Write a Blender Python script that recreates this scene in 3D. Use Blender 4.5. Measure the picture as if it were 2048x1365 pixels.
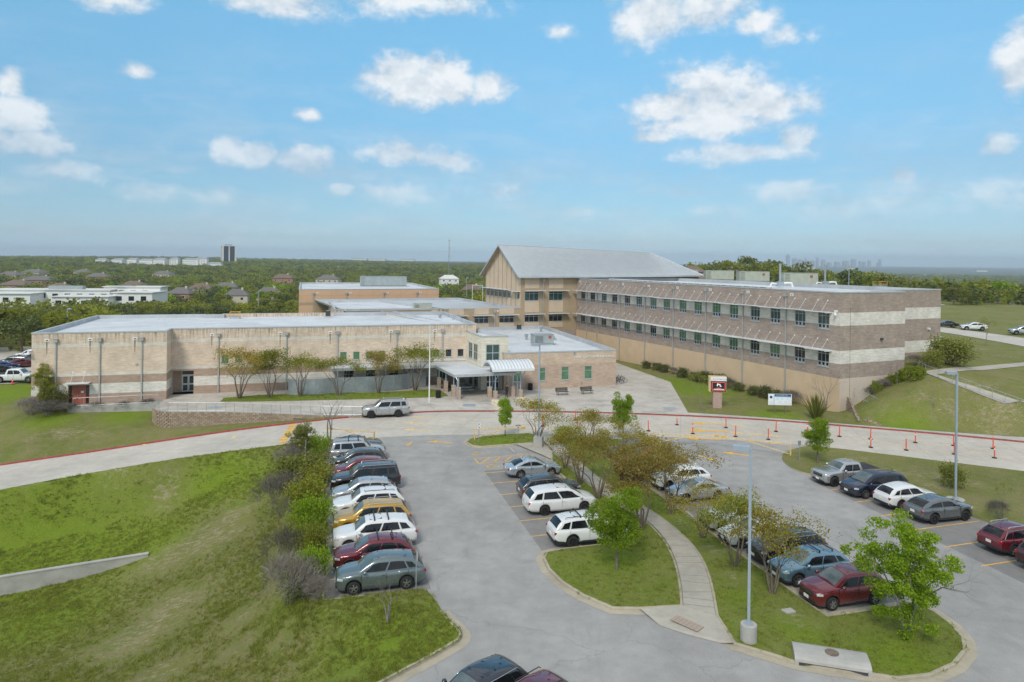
import bpy, bmesh, math, random
import numpy as np
from mathutils import Vector, Matrix
from mathutils.geometry import delaunay_2d_cdt, tessellate_polygon

for o in list(bpy.data.objects):
    bpy.data.objects.remove(o, do_unlink=True)
SC = bpy.context.scene
COL = SC.collection
R = math.radians
random.seed(7)
RNG = np.random.default_rng(7)

# ------------------------------------------------------------------ camera, sky, sun, exposure
CAM_H = 18.0; FPX = 1365.33; ROLL = 0.0115; HOR = 524.0
cam_d = bpy.data.cameras.new('camera')
cam = bpy.data.objects.new('camera', cam_d); COL.objects.link(cam)
cam.location = (0, 0, CAM_H); cam.rotation_euler = (R(90), -ROLL, 0)
cam_d.sensor_width = 36.0; cam_d.lens = 24.0
cam_d.shift_y = -(682.5 - HOR) / 2048.0
cam_d.clip_start = 0.5; cam_d.clip_end = 60000
SC.camera = cam

SUN_EL, SUN_AZ = R(45), R(197)          # azimuth from +Y towards +X (high behind the camera, a little to the left)
world = bpy.data.worlds.new('World'); SC.world = world; world.use_nodes = True
SKY_STRENGTH = 0.14
CLOUD_STRENGTH = 0.76
sun_d = bpy.data.lights.new('sun', 'SUN'); sun_d.energy = 1.5; sun_d.angle = R(14); sun_d.color = (1.0, 0.93, 0.82)
sun = bpy.data.objects.new('sun', sun_d); COL.objects.link(sun)
sdir = Vector((math.sin(SUN_AZ) * math.cos(SUN_EL), math.cos(SUN_AZ) * math.cos(SUN_EL), math.sin(SUN_EL)))
sun.rotation_euler = (-sdir).to_track_quat('-Z', 'Y').to_euler(); sun.location = sdir * 200
SC.view_settings.view_transform = 'Standard'
try: SC.view_settings.look = 'None'
except Exception: pass
SC.view_settings.exposure = 0.60; SC.view_settings.gamma = 1.0
SC.render.engine = 'CYCLES'
SC.cycles.max_bounces = 6; SC.cycles.diffuse_bounces = 3; SC.cycles.glossy_bounces = 3
SC.cycles.transmission_bounces = 3; SC.cycles.transparent_max_bounces = 6; SC.cycles.volume_bounces = 0
SC.cycles.use_denoising = True
SC.cycles.caustics_reflective = False; SC.cycles.caustics_refractive = False

def world_sky():
    nt = world.node_tree; N = nt.nodes; K = nt.links; N.clear()
    out = N.new('ShaderNodeOutputWorld')
    sky = N.new('ShaderNodeTexSky'); sky.sky_type = 'NISHITA'; sky.sun_disc = False
    sky.sun_elevation = SUN_EL; sky.sun_rotation = SUN_AZ; sky.altitude = 300
    sky.air_density = 1.0; sky.dust_density = 0.35; sky.ozone_density = 1.6
    bg = N.new('ShaderNodeBackground'); bg.inputs['Strength'].default_value = SKY_STRENGTH
    tint = N.new('ShaderNodeMix'); tint.data_type = 'RGBA'; tint.blend_type = 'MULTIPLY'; tint.inputs[0].default_value = 1
    tc = N.new('ShaderNodeTexCoord')
    sep = N.new('ShaderNodeSeparateXYZ'); K.new(tc.outputs['Generated'], sep.inputs[0])
    def M(op, a, b=None, c=None, clamp=False):
        n = N.new('ShaderNodeMath'); n.operation = op; n.use_clamp = clamp
        for i, v in enumerate((a, b, c)):
            if v is None: continue
            if isinstance(v, (int, float)): n.inputs[i].default_value = v
            else: K.new(v, n.inputs[i])
        return n.outputs[0]
    az = M('ARCTAN2', sep.outputs[0], sep.outputs[1])
    el = M('ARCSINE', sep.outputs[2])
    tr = N.new('ShaderNodeValToRGB'); K.new(el, tr.inputs[0]); te = tr.color_ramp.elements
    te[0].position = 0.0; te[0].color = (.42, .66, 1.0, 1); te[1].position = .36; te[1].color = (.62, .98, .93, 1)
    e2 = te.new(.13); e2.color = (.37, .50, .545, 1)
    for q_, c_ in ((.03, (.32, .42, .56, 1)), (.08, (.33, .45, .525, 1))): e3 = te.new(q_); e3.color = c_
    K.new(sky.outputs[0], tint.inputs[6]); K.new(tr.outputs[0], tint.inputs[7]); K.new(tint.outputs[2], bg.inputs['Color'])
    comb = N.new('ShaderNodeCombineXYZ'); K.new(az, comb.inputs[0]); K.new(M('MULTIPLY', el, 1.35), comb.inputs[1])
    def noise(scale, detail, rough, vec, off=0.0):
        n = N.new('ShaderNodeTexNoise'); n.inputs['Scale'].default_value = scale
        n.inputs['Detail'].default_value = detail; n.inputs['Roughness'].default_value = rough
        if off:
            a = N.new('ShaderNodeVectorMath'); a.operation = 'ADD'; a.inputs[1].default_value = (off, off * .7, 0)
            K.new(vec, a.inputs[0]); vec = a.outputs[0]
        K.new(vec, n.inputs['Vector']); return n.outputs[0]
    n1 = noise(8, 9, .66, comb.outputs[0])
    n2 = noise(34, 5, .6, comb.outputs[0], 3.3)
    ns = M('ADD', M('MULTIPLY', M('SUBTRACT', n1, .5), 3.4), M('MULTIPLY', M('SUBTRACT', n2, .5), 1.5))
    # clouds seen from here: picture column, row, half width, half height; thick ones first, then thin ones
    THICK = [(800, 150, 62, 40), (885, 148, 60, 40), (855, 172, 150, 40), (975, 172, 50, 34), (1435, 178, 110, 64), (1440, 215, 165, 50), (1350, 210, 85, 44), (1520, 205, 100, 44), (1420, 245, 150, 30), (1305, 272, 50, 14), (1590, 275, 44, 34), (1500, 300, 130, 22),
             (1300, 30, 90, 46), (1420, 15, 110, 50), (1500, 40, 70, 30), (545, 5, 130, 34), (450, 302, 34, 26), (500, 318, 60, 24), (605, 332, 58, 30), (800, 312, 80, 32), (890, 325, 80, 26), (685, 384, 30, 17), (617, 236, 28, 12),
             (20, 180, 36, 28), (30, 240, 70, 34), (60, 300, 95, 24), (1570, 378, 78, 24), (1990, 280, 44, 22), (1805, 342, 38, 20), (2040, 110, 55, 60)]
    THIN = [(820, 8, 170, 28), (210, 0, 90, 22), (800, 385, 140, 34), (110, 350, 120, 24), (300, 392, 60, 24), (440, 400, 70, 22), (1970, 370, 130, 40), (1680, 412, 170, 26),
            (1140, 425, 60, 24), (1430, 420, 80, 22), (280, 152, 48, 18), (1115, 62, 45, 20), (1560, 62, 70, 26), (1000, 385, 80, 28)]
    def chain(L, k):
        best = None
        for (u, v, ru, rv) in L:
            x = (u - 1024) / FPX; y = (v - HOR) / FPX
            a0 = math.atan(x); e0 = math.atan(-y * math.cos(a0)); ra = ru / FPX * math.cos(a0) ** 2 * k; re = rv / FPX * k * 1.35
            mp = N.new('ShaderNodeMapping'); mp.inputs['Location'].default_value = (-a0 / ra, -e0 * 1.35 / re, 0); mp.inputs['Scale'].default_value = (1 / ra, 1 / re, 0)
            K.new(comb.outputs[0], mp.inputs[0]); g = N.new('ShaderNodeTexGradient'); g.gradient_type = 'SPHERICAL'; K.new(mp.outputs[0], g.inputs[0])
            best = g.outputs['Fac'] if best is None else M('MAXIMUM', best, g.outputs['Fac'])
        return best
    best = M('MAXIMUM', M('MULTIPLY_ADD', chain(THICK, 2.2), 2.9, -1.38), M('MULTIPLY_ADD', chain(THIN, 2.2), 2.3, -1.3))
    # heavier cloud out of view, added so the light falls whiter and softer
    outside = M('MAXIMUM', M('MULTIPLY_ADD', M('ABSOLUTE', az), 6.0, -4.3), M('MULTIPLY_ADD', el, 6.0, -2.6))
    outside = M('MINIMUM', M('MAXIMUM', outside, 0.0), 1.0)
    gen = M('MULTIPLY_ADD', noise(3.2, 2, .5, comb.outputs[0], 9.1), 4.0, -1.15)
    allc = M('MAXIMUM', best, M('ADD', gen, M('MULTIPLY_ADD', outside, 3.0, -3.0)))
    dens = M('ADD', allc, ns)
    ss = N.new('ShaderNodeMapRange'); ss.interpolation_type = 'SMOOTHSTEP'; K.new(dens, ss.inputs[0])
    ss.inputs[1].default_value = -0.22; ss.inputs[2].default_value = 1.05; ss.inputs[3].default_value = 0; ss.inputs[4].default_value = 1
    fac = M('MULTIPLY', ss.outputs[0], .95, clamp=True)
    # clouds low over the horizon are paler: thinned by the air
    fade = N.new('ShaderNodeMapRange'); K.new(el, fade.inputs[0]); fade.inputs[1].default_value = .0; fade.inputs[2].default_value = .20
    fade.inputs[3].default_value = .12; fade.inputs[4].default_value = 1
    fac = M('MULTIPLY', fac, fade.outputs[0])
    cw = N.new('ShaderNodeCombineXYZ'); K.new(M('MULTIPLY', az, 2.2), cw.inputs[0]); K.new(M('MULTIPLY', el, 9.0), cw.inputs[1])
    wn = noise(3.0, 7, .68, cw.outputs[0], 5.7)
    wm = N.new('ShaderNodeMapRange'); K.new(wn, wm.inputs[0]); wm.inputs[1].default_value = .44; wm.inputs[2].default_value = .72; wm.inputs[3].default_value = 0; wm.inputs[4].default_value = .55
    wf = N.new('ShaderNodeMapRange'); K.new(el, wf.inputs[0]); wf.inputs[1].default_value = .30; wf.inputs[2].default_value = .06; wf.inputs[3].default_value = .1; wf.inputs[4].default_value = 1
    fac = M('MAXIMUM', fac, M('MULTIPLY', wm.outputs[0], wf.outputs[0]))
    above = M('MULTIPLY', fac, M('GREATER_THAN', el, 0.0))
    # shading of the clouds: lit tops, greyer undersides
    comb2 = N.new('ShaderNodeCombineXYZ'); K.new(az, comb2.inputs[0]); K.new(M('MULTIPLY_ADD', el, 1.35, .03), comb2.inputs[1])
    n3 = noise(8, 5, .6, comb2.outputs[0])
    sh = N.new('ShaderNodeMapRange'); K.new(M('ADD', M('SUBTRACT', n1, n3), M('MULTIPLY', ss.outputs[0], .12)), sh.inputs[0])
    sh.inputs[1].default_value = -.05; sh.inputs[2].default_value = .20; sh.inputs[3].default_value = 0; sh.inputs[4].default_value = 1
    cc = N.new('ShaderNodeMix'); cc.data_type = 'RGBA'; K.new(sh.outputs[0], cc.inputs[0])
    cc.inputs[6].default_value = (.46, .55, .64, 1); cc.inputs[7].default_value = (.82, .845, .865, 1)
    bg2 = N.new('ShaderNodeBackground'); bg2.inputs['Strength'].default_value = CLOUD_STRENGTH; K.new(cc.outputs[2], bg2.inputs['Color'])
    mx = N.new('ShaderNodeMixShader'); K.new(above, mx.inputs[0]); K.new(bg.outputs[0], mx.inputs[1]); K.new(bg2.outputs[0], mx.inputs[2])
    K.new(mx.outputs[0], out.inputs['Surface'])
    world.cycles.sampling_method = 'MANUAL'; world.cycles.sample_map_resolution = 512
world_sky()

# ------------------------------------------------------------------ from a pixel of the photograph to the place
def ray(u, v):
    x = (u - 1024) / FPX; y = (v - HOR) / FPX; c, s = math.cos(ROLL), math.sin(ROLL)
    return (x * c + y * s, 1.0, x * s - y * c)
def G(u, v, z=0.0):
    d = ray(u, v); t = (z - CAM_H) / d[2]; return Vector((d[0] * t, d[1] * t, z))
def AT(u, v, Y):
    d = ray(u, v); return Vector((d[0] * Y, Y, CAM_H + d[2] * Y))
class Frame:
    def __init__(s, ox, oy, yaw):
        s.o = Vector((ox, oy)); s.yaw = R(yaw); s.e1 = Vector((math.cos(s.yaw), math.sin(s.yaw))); s.e2 = Vector((-s.e1.y, s.e1.x))
    def w(s, a, b, z=0.0):
        p = s.o + s.e1 * a + s.e2 * b; return Vector((p.x, p.y, z))
    def loc(s, p):
        d = Vector((p[0], p[1])) - s.o; return (d @ s.e1, d @ s.e2)
FB = Frame(-41.69, 89.85, 17)      # left part of the school
FR = Frame(39.55, 82.07, 24.5)     # classroom wing: a along its short end, b along its long side
FL = Frame(-9.637, 35.943, 15.5)   # car park rows
FH = Frame(1.77, 134.4, 24.5)      # gabled hall

# ------------------------------------------------------------------ materials
MATS = {}
def nodes(name):
    m = bpy.data.materials.new(name); m.use_nodes = True; nt = m.node_tree
    b = nt.nodes.get('Principled BSDF'); MATS[name] = m
    return m, nt.nodes, nt.links, b
def vec(N, K, kind, scale):
    tc = N.new('ShaderNodeTexCoord'); mp = N.new('ShaderNodeMapping'); mp.inputs['Scale'].default_value = scale if isinstance(scale, tuple) else (scale,) * 3
    K.new(tc.outputs[kind], mp.inputs['Vector']); return mp.outputs[0]
def noise(N, K, v, scale, detail=4, rough=.55):
    n = N.new('ShaderNodeTexNoise'); n.inputs['Scale'].default_value = scale; n.inputs['Detail'].default_value = detail
    n.inputs['Roughness'].default_value = rough; K.new(v, n.inputs['Vector']); return n.outputs[0]
def ramp(N, K, f, stops, interp='LINEAR'):
    r = N.new('ShaderNodeValToRGB'); r.color_ramp.interpolation = interp; e = r.color_ramp.elements
    while len(e) < len(stops): e.new(.5)
    for i, (p, c) in enumerate(stops):
        e[i].position = p; e[i].color = (c, c, c, 1) if isinstance(c, (int, float)) else (*c, 1)
    K.new(f, r.inputs[0]); return r.outputs[0]
def mixc(N, K, f, a, b, mode='MIX'):
    n = N.new('ShaderNodeMix'); n.data_type = 'RGBA'; n.blend_type = mode
    for s, i in ((f, 0), (a, 6), (b, 7)):
        if isinstance(s, (int, float)): n.inputs[i].default_value = s
        elif isinstance(s, tuple): n.inputs[i].default_value = (*s, 1)
        else: K.new(s, n.inputs[i])
    return n.outputs[2]
def bump(N, K, b, h, strength=.3, dist=.02):
    n = N.new('ShaderNodeBump'); n.inputs['Strength'].default_value = strength; n.inputs['Distance'].default_value = dist
    K.new(h, n.inputs['Height']); K.new(n.outputs[0], b.inputs['Normal'])
def sc(c, k): return tuple(min(1, x * k) for x in c)

def pm(name, col, rough=.6, metal=0.0, var=.12, scale=1.5, detail=5, bmp=0.0, bscale=30, coat=0.0, streak=0.0, spec=.5):
    """plain surface with mottled colour, worn gloss and a little relief"""
    m, N, K, b = nodes(name)
    v = vec(N, K, 'Object', 1.0)
    n1 = noise(N, K, v, scale, detail)
    c = ramp(N, K, n1, [(.3, sc(col, 1 - var)), (.7, sc(col, 1 + var))])
    if streak:
        v2 = vec(N, K, 'Object', (6, 6, .25)); n2 = noise(N, K, v2, 1.3, 5, .7)
        c = mixc(N, K, ramp(N, K, n2, [(.52, 0.0), (.75, streak)]), c, sc(col, .35))
    K.new(c, b.inputs['Base Color'])
    rr = ramp(N, K, noise(N, K, v, scale * 3, 3), [(.3, max(.02, rough - .06)), (.7, min(1, rough + .06))])
    K.new(rr, b.inputs['Roughness']); b.inputs['Metallic'].default_value = metal
    b.inputs['Specular IOR Level'].default_value = spec
    if coat: b.inputs['Coat Weight'].default_value = coat; b.inputs['Coat Roughness'].default_value = .06
    if bmp: bump(N, K, b, noise(N, K, v, bscale, 4), bmp, .01)
    return m
def brick(name, c1, c2, mortar, bw, bh, msize=.012, rough=.85, stain=.0, var=.16, shade=.5):
    m, N, K, b = nodes(name)
    tc = N.new('ShaderNodeTexCoord')
    t = N.new('ShaderNodeTexBrick'); K.new(tc.outputs['UV'], t.inputs['Vector'])
    t.inputs['Color1'].default_value = (*c1, 1); t.inputs['Color2'].default_value = (*c2, 1); t.inputs['Mortar'].default_value = (*mortar, 1)
    t.inputs['Scale'].default_value = 1; t.inputs['Mortar Size'].default_value = msize; t.inputs['Brick Width'].default_value = bw; t.inputs['Row Height'].default_value = bh
    t.inputs['Bias'].default_value = 0.0
    v = vec(N, K, 'UV', 1.0)
    n1 = noise(N, K, v, .6, 5, .6)
    c = mixc(N, K, 1.0, t.outputs[0], ramp(N, K, n1, [(.25, 1 - var), (.75, 1 + var)]), 'MULTIPLY')
    mp = N.new('ShaderNodeMapping'); mp.inputs['Scale'].default_value = (.35 / bw, .9 / bh, 1); K.new(tc.outputs['UV'], mp.inputs[0])
    n3 = noise(N, K, mp.outputs[0], 1.0, 2, .8)
    c = mixc(N, K, 1.0, c, ramp(N, K, n3, [(.3, .86), (.7, 1.14)]), 'MULTIPLY')
    if stain:
        mp2 = N.new('ShaderNodeMapping'); mp2.inputs['Scale'].default_value = (2.2, .18, 1); K.new(tc.outputs['UV'], mp2.inputs[0])
        n2 = noise(N, K, mp2.outputs[0], 1.4, 6, .72)
        sepn = N.new('ShaderNodeSeparateXYZ'); K.new(tc.outputs['UV'], sepn.inputs[0])
        mr = N.new('ShaderNodeMapRange'); K.new(sepn.outputs[1], mr.inputs[0]); mr.inputs[1].default_value = 6.3; mr.inputs[2].default_value = 8.6
        f = N.new('ShaderNodeMath'); f.operation = 'MULTIPLY'; K.new(ramp(N, K, n2, [(.47, 0.0), (.66, stain)]), f.inputs[0]); K.new(mr.outputs[0], f.inputs[1])
        c = mixc(N, K, f.outputs[0], c, (.09, .075, .06))
    K.new(c, b.inputs['Base Color']); b.inputs['Roughness'].default_value = rough; b.inputs['Specular IOR Level'].default_value = .25
    bump(N, K, b, t.outputs['Fac'], -.35, .012)
    return m
def glass(name, col, rough=.04, spec=.6):
    m, N, K, b = nodes(name)
    v = vec(N, K, 'Object', 1.0); n = noise(N, K, v, 1.1, 3)
    K.new(ramp(N, K, n, [(.3, sc(col, .75)), (.7, sc(col, 1.25))]), b.inputs['Base Color'])
    b.inputs['Roughness'].default_value = rough; b.inputs['Specular IOR Level'].default_value = spec; b.inputs['IOR'].default_value = 1.5
    return m
def carpaint(name, col, metal=.35, rough=.22):
    m, N, K, b = nodes(name)
    v = vec(N, K, 'Object', 1.0)
    n = noise(N, K, v, 900, 1); n2 = noise(N, K, v, 1.3, 4, .6)
    sep = N.new('ShaderNodeSeparateXYZ'); K.new(v, sep.inputs[0])
    mr = N.new('ShaderNodeMapRange'); K.new(sep.outputs[2], mr.inputs[0]); mr.inputs[1].default_value = .2; mr.inputs[2].default_value = .75; mr.inputs[3].default_value = .35; mr.inputs[4].default_value = 0
    c = ramp(N, K, n, [(.35, sc(col, .93)), (.65, sc(col, 1.07))])
    f = N.new('ShaderNodeMath'); f.operation = 'MULTIPLY'; K.new(mr.outputs[0], f.inputs[0]); K.new(n2, f.inputs[1])
    c = mixc(N, K, f.outputs[0], c, (.22, .20, .17))          # road dust on the sills
    K.new(c, b.inputs['Base Color']); b.inputs['Metallic'].default_value = metal
    K.new(ramp(N, K, n2, [(.3, rough - .05), (.7, rough + .08)]), b.inputs['Roughness'])
    b.inputs['Coat Weight'].default_value = .9; b.inputs['Coat Roughness'].default_value = .05
    return m
def leafmat(name, cols, trans=.35):
    m, N, K, b = nodes(name)
    at = N.new('ShaderNodeAttribute'); at.attribute_name = 'tone'
    oi = N.new('ShaderNodeObjectInfo')
    c = ramp(N, K, at.outputs['Fac'], [(i / (len(cols) - 1), cc) for i, cc in enumerate(cols)])
    mr = N.new('ShaderNodeMapRange'); K.new(oi.outputs['Random'], mr.inputs[0]); mr.inputs[3].default_value = .78; mr.inputs[4].default_value = 1.22
    c = mixc(N, K, 1.0, c, mr.outputs[0], 'MULTIPLY')
    out = [n for n in N if n.type == 'OUTPUT_MATERIAL'][0]
    b.inputs['Roughness'].default_value = .6; b.inputs['Specular IOR Level'].default_value = .25
    K.new(c, b.inputs['Base Color'])
    tr = N.new('ShaderNodeBsdfTranslucent'); K.new(mixc(N, K, 1.0, c, (1.0, 1.1, .55), 'MULTIPLY'), tr.inputs[0])
    mx = N.new('ShaderNodeMixShader'); mx.inputs[0].default_value = trans; K.new(b.outputs[0], mx.inputs[1]); K.new(tr.outputs[0], mx.inputs[2])
    K.new(mx.outputs[0], out.inputs['Surface'])
    return m

def membrane(name, col):
    m, N, K, b = nodes(name); v = vec(N, K, 'Object', 1.0)
    c = ramp(N, K, noise(N, K, v, .22, 7, .65), [(.3, sc(col, .88)), (.7, sc(col, 1.10))])
    c = mixc(N, K, ramp(N, K, noise(N, K, v, .13, 5, .6), [(.50, 0.0), (.60, .30), (.64, .10)]), c, sc(col, .55))
    c = mixc(N, K, ramp(N, K, noise(N, K, v, 1.7, 6, .75), [(.56, 0.0), (.75, .35)]), c, sc(col, .5))
    t = N.new('ShaderNodeTexBrick'); K.new(v, t.inputs['Vector']); t.inputs['Scale'].default_value = 1; t.inputs['Brick Width'].default_value = 14; t.inputs['Row Height'].default_value = 3; t.inputs['Mortar Size'].default_value = .05; t.inputs['Mortar Smooth'].default_value = .3
    f = N.new('ShaderNodeMath'); f.operation = 'MULTIPLY'; K.new(t.outputs['Fac'], f.inputs[0]); f.inputs[1].default_value = .30
    c = mixc(N, K, f.outputs[0], c, sc(col, .55)); K.new(c, b.inputs['Base Color']); b.inputs['Roughness'].default_value = .75; bump(N, K, b, t.outputs['Fac'], .3, .02); return m
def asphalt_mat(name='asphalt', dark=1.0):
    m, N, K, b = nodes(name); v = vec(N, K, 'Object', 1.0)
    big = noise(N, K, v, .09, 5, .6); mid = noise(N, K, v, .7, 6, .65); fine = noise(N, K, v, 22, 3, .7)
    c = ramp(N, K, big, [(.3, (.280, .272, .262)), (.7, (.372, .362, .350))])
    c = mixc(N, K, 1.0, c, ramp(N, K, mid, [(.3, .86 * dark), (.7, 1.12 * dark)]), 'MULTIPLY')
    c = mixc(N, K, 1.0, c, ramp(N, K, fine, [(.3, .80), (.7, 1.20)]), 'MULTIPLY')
    # long swirls left by tyres
    v3 = vec(N, K, 'Object', (.9, .16, 1)); w = noise(N, K, v3, .9, 5, .75)
    c = mixc(N, K, ramp(N, K, w, [(.56, 0.0), (.72, .30)]), c, (.20, .20, .20))
    # cracks
    vo = N.new('ShaderNodeTexVoronoi'); vo.feature = 'DISTANCE_TO_EDGE'; vo.inputs['Scale'].default_value = .11
    dn = N.new('ShaderNodeMix'); dn.data_type = 'VECTOR'
    nn = N.new('ShaderNodeTexNoise'); nn.inputs['Scale'].default_value = .5; nn.inputs['Detail'].default_value = 6; K.new(v, nn.inputs['Vector'])
    ad = N.new('ShaderNodeVectorMath'); ad.operation = 'MULTIPLY_ADD'; K.new(nn.outputs['Color'], ad.inputs[0]); ad.inputs[1].default_value = (3, 3, 0); K.new(v, ad.inputs[2])
    K.new(ad.outputs[0], vo.inputs['Vector'])
    c = mixc(N, K, ramp(N, K, vo.outputs[0], [(.0, .30), (.004, .0)]), c, (.12, .12, .12))
    lo = noise(N, K, vec(N, K, 'Object', (1.0, 1.0, 1)), 2.2, 6, .8)
    c = mixc(N, K, ramp(N, K, lo, [(.60, 0.0), (.78, .28)]), c, (.16, .16, .16))
    # oil and water marks
    st = noise(N, K, v, .38, 3, .5)
    c = mixc(N, K, ramp(N, K, st, [(.64, 0.0), (.76, .30)]), c, (.17, .17, .17))
    K.new(c, b.inputs['Base Color']); b.inputs['Roughness'].default_value = .9; b.inputs['Specular IOR Level'].default_value = .25
    bump(N, K, b, fine, .35, .01); return m
def concrete_mat(name, col, joint=0.0, dark=.25, jrot=0.0):
    m, N, K, b = nodes(name); v = vec(N, K, 'Object', 1.0)
    big = noise(N, K, v, .16, 6, .65); mid = noise(N, K, v, 1.2, 6, .7); fine = noise(N, K, v, 30, 2, .6)
    c = ramp(N, K, big, [(.3, sc(col, .86)), (.7, sc(col, 1.10))])
    c = mixc(N, K, 1.0, c, ramp(N, K, mid, [(.25, .86), (.75, 1.10)]), 'MULTIPLY')
    c = mixc(N, K, 1.0, c, ramp(N, K, fine, [(.3, .93), (.7, 1.07)]), 'MULTIPLY')
    st = noise(N, K, vec(N, K, 'Object', (.5, .8, 1)), .45, 6, .75)
    c = mixc(N, K, ramp(N, K, st, [(.50, 0.0), (.72, dark)]), c, sc(col, .30))
    if joint:
        tc = N.new('ShaderNodeTexCoord'); t = N.new('ShaderNodeTexBrick')
        mp = N.new('ShaderNodeMapping'); mp.inputs['Rotation'].default_value = (0, 0, jrot); K.new(tc.outputs['Object'], mp.inputs[0]); K.new(mp.outputs[0], t.inputs['Vector'])
        t.offset = 0.0; t.inputs['Scale'].default_value = 1; t.inputs['Brick Width'].default_value = joint; t.inputs['Row Height'].default_value = joint; t.inputs['Mortar Size'].default_value = .022; t.inputs['Mortar Smooth'].default_value = .2
        f = N.new('ShaderNodeMath'); f.operation = 'MULTIPLY'; K.new(t.outputs['Fac'], f.inputs[0]); f.inputs[1].default_value = .5
        c = mixc(N, K, f.outputs[0], c, sc(col, .35))
    K.new(c, b.inputs['Base Color']); b.inputs['Roughness'].default_value = .88; b.inputs['Specular IOR Level'].default_value = .25
    bump(N, K, b, mid, .15, .01); return m
def grass_mat(name='grass'):
    m, N, K, b = nodes(name); v = vec(N, K, 'Object', 1.0)
    at = N.new('ShaderNodeAttribute'); at.attribute_name = 'bare'
    al = N.new('ShaderNodeAttribute'); al.attribute_name = 'lush'
    af = N.new('ShaderNodeAttribute'); af.attribute_name = 'far'
    big = noise(N, K, v, .11, 6, .65); mid = noise(N, K, v, .9, 6, .7); fine = noise(N, K, v, 9, 5, .75); tiny = noise(N, K, v, 40, 3, .7)
    c = ramp(N, K, big, [(.28, (.135, .150, .040)), (.5, (.180, .192, .055)), (.72, (.225, .212, .085))])
    c = mixc(N, K, ramp(N, K, mid, [(.44, 0.0), (.68, .7)]), c, (.250, .210, .120))
    c = mixc(N, K, ramp(N, K, noise(N, K, v, .33, 4, .6), [(.56, 0.0), (.70, .6)]), c, (.105, .165, .022))
    c = mixc(N, K, al.outputs['Fac'], c, mixc(N, K, mid, (.120, .190, .018), (.205, .270, .024)))
    c = mixc(N, K, 1.0, c, ramp(N, K, fine, [(.25, .62), (.75, 1.35)]), 'MULTIPLY')
    c = mixc(N, K, 1.0, c, ramp(N, K, tiny, [(.3, .72), (.7, 1.28)]), 'MULTIPLY')
    # bare caliche showing through
    bn = N.new('ShaderNodeMath'); bn.operation = 'ADD'; K.new(noise(N, K, vec(N, K, 'Object', (1.2, 2.0, 1)), 1.5, 8, .82), bn.inputs[0])
    am = N.new('ShaderNodeMath'); am.operation = 'MULTIPLY_ADD'; K.new(at.outputs['Fac'], am.inputs[0]); am.inputs[1].default_value = .30; am.inputs[2].default_value = -.22
    K.new(am.outputs[0], bn.inputs[1])
    c = mixc(N, K, ramp(N, K, bn.outputs[0], [(.54, 0.0), (.68, .8)]), c, mixc(N, K, fine, (.25, .20, .12), (.50, .43, .31)))
    # far land: woodland seen from a distance
    fn = noise(N, K, vec(N, K, 'Object', .02), 1.0, 8, .75); fn2 = noise(N, K, vec(N, K, 'Object', .0022), 1.0, 6, .65)
    fc = ramp(N, K, fn, [(.3, (.035, .050, .018)), (.5, (.075, .098, .032)), (.7, (.135, .150, .052))])
    fc = mixc(N, K, ramp(N, K, fn2, [(.5, 0.0), (.62, .5)]), fc, (.14, .145, .085))
    c = mixc(N, K, af.outputs['Fac'], c, fc)
    K.new(c, b.inputs['Base Color']); b.inputs['Roughness'].default_value = .95; b.inputs['Specular IOR Level'].default_value = .12
    h = N.new('ShaderNodeMath'); h.operation = 'ADD'; K.new(fine, h.inputs[0]); K.new(tiny, h.inputs[1])
    bump(N, K, b, h.outputs[0], .8, .05); return m

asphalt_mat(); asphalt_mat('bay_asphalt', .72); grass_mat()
concrete_mat('road_concrete', (.50, .465, .41), joint=4.6, dark=.14, jrot=R(14))
concrete_mat('plaza_concrete', (.50, .465, .415), joint=3.05, dark=.55, jrot=R(-17))
concrete_mat('walk_concrete', (.43, .40, .345), joint=0, dark=.35)
concrete_mat('kerb_concrete', (.42, .375, .29), joint=0, dark=.4)
concrete_mat('old_concrete', (.42, .41, .385), joint=0, dark=.45)
pm('red_paint', (.36, .065, .06), .7, var=.3, scale=2.5, streak=.5)
pm('yellow_paint', (.72, .40, .055), .75, var=.28, scale=4)
pm('faded_yellow', (.68, .50, .24), .8, var=.25, scale=3)
pm('white_paint', (.74, .73, .70), .7, var=.15, scale=5)
pm('white_metal', (.78, .79, .79), .45, var=.05)
pm('galvanised', (.40, .44, .475), .42, .55, var=.13, scale=3)
pm('shade_metal', (.70, .73, .75), .5, .15, var=.05, scale=1)
pm('light_metal', (.55, .59, .62), .38, .55, var=.10, scale=2)
pm('roof_metal', (.50, .53, .55), .45, .3, var=.07, scale=.8)
membrane('roof_membrane', (.575, .60, .625))
membrane('roof_membrane_grey', (.46, .485, .51))
pm('parapet_metal', (.50, .52, .53), .5, .35, var=.1)
pm('pole_blue_grey', (.36, .43, .50), .5, .3, var=.08)
pm('downspout_metal', (.47, .48, .475), .45, .4, var=.1)
pm('black_metal', (.018, .018, .02), .45, .2, var=.2)
pm('rubber', (.016, .016, .017), .85, var=.3, scale=6)
pm('hvac_paint', (.44, .47, .40), .6, var=.1, scale=1, streak=.25)
pm('hvac_grey', (.34, .385, .39), .55, .1, var=.1, scale=1, streak=.2)
pm('dark_louver', (.05, .055, .06), .6, var=.3)
pm('stucco_tan', (.60, .45, .30), .9, var=.07, scale=.5, bmp=.1, streak=.10)
pm('stucco_end', (.56, .475, .40), .9, var=.05, scale=.5, bmp=.1, streak=.06)
pm('stucco_hall', (.40, .305, .20), .9, var=.09, scale=.6, bmp=.1, streak=.08)
pm('stucco_panel', (.56, .445, .325), .9, var=.07, scale=.6, bmp=.1, streak=.07)
pm('stucco_peach', (.60, .40, .26), .9, var=.05, scale=.3, bmp=.08)
brick('brick_tan', (.690, .560, .440), (.610, .480, .365), (.62, .55, .47), .40, .10, .010, stain=.85)
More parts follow.
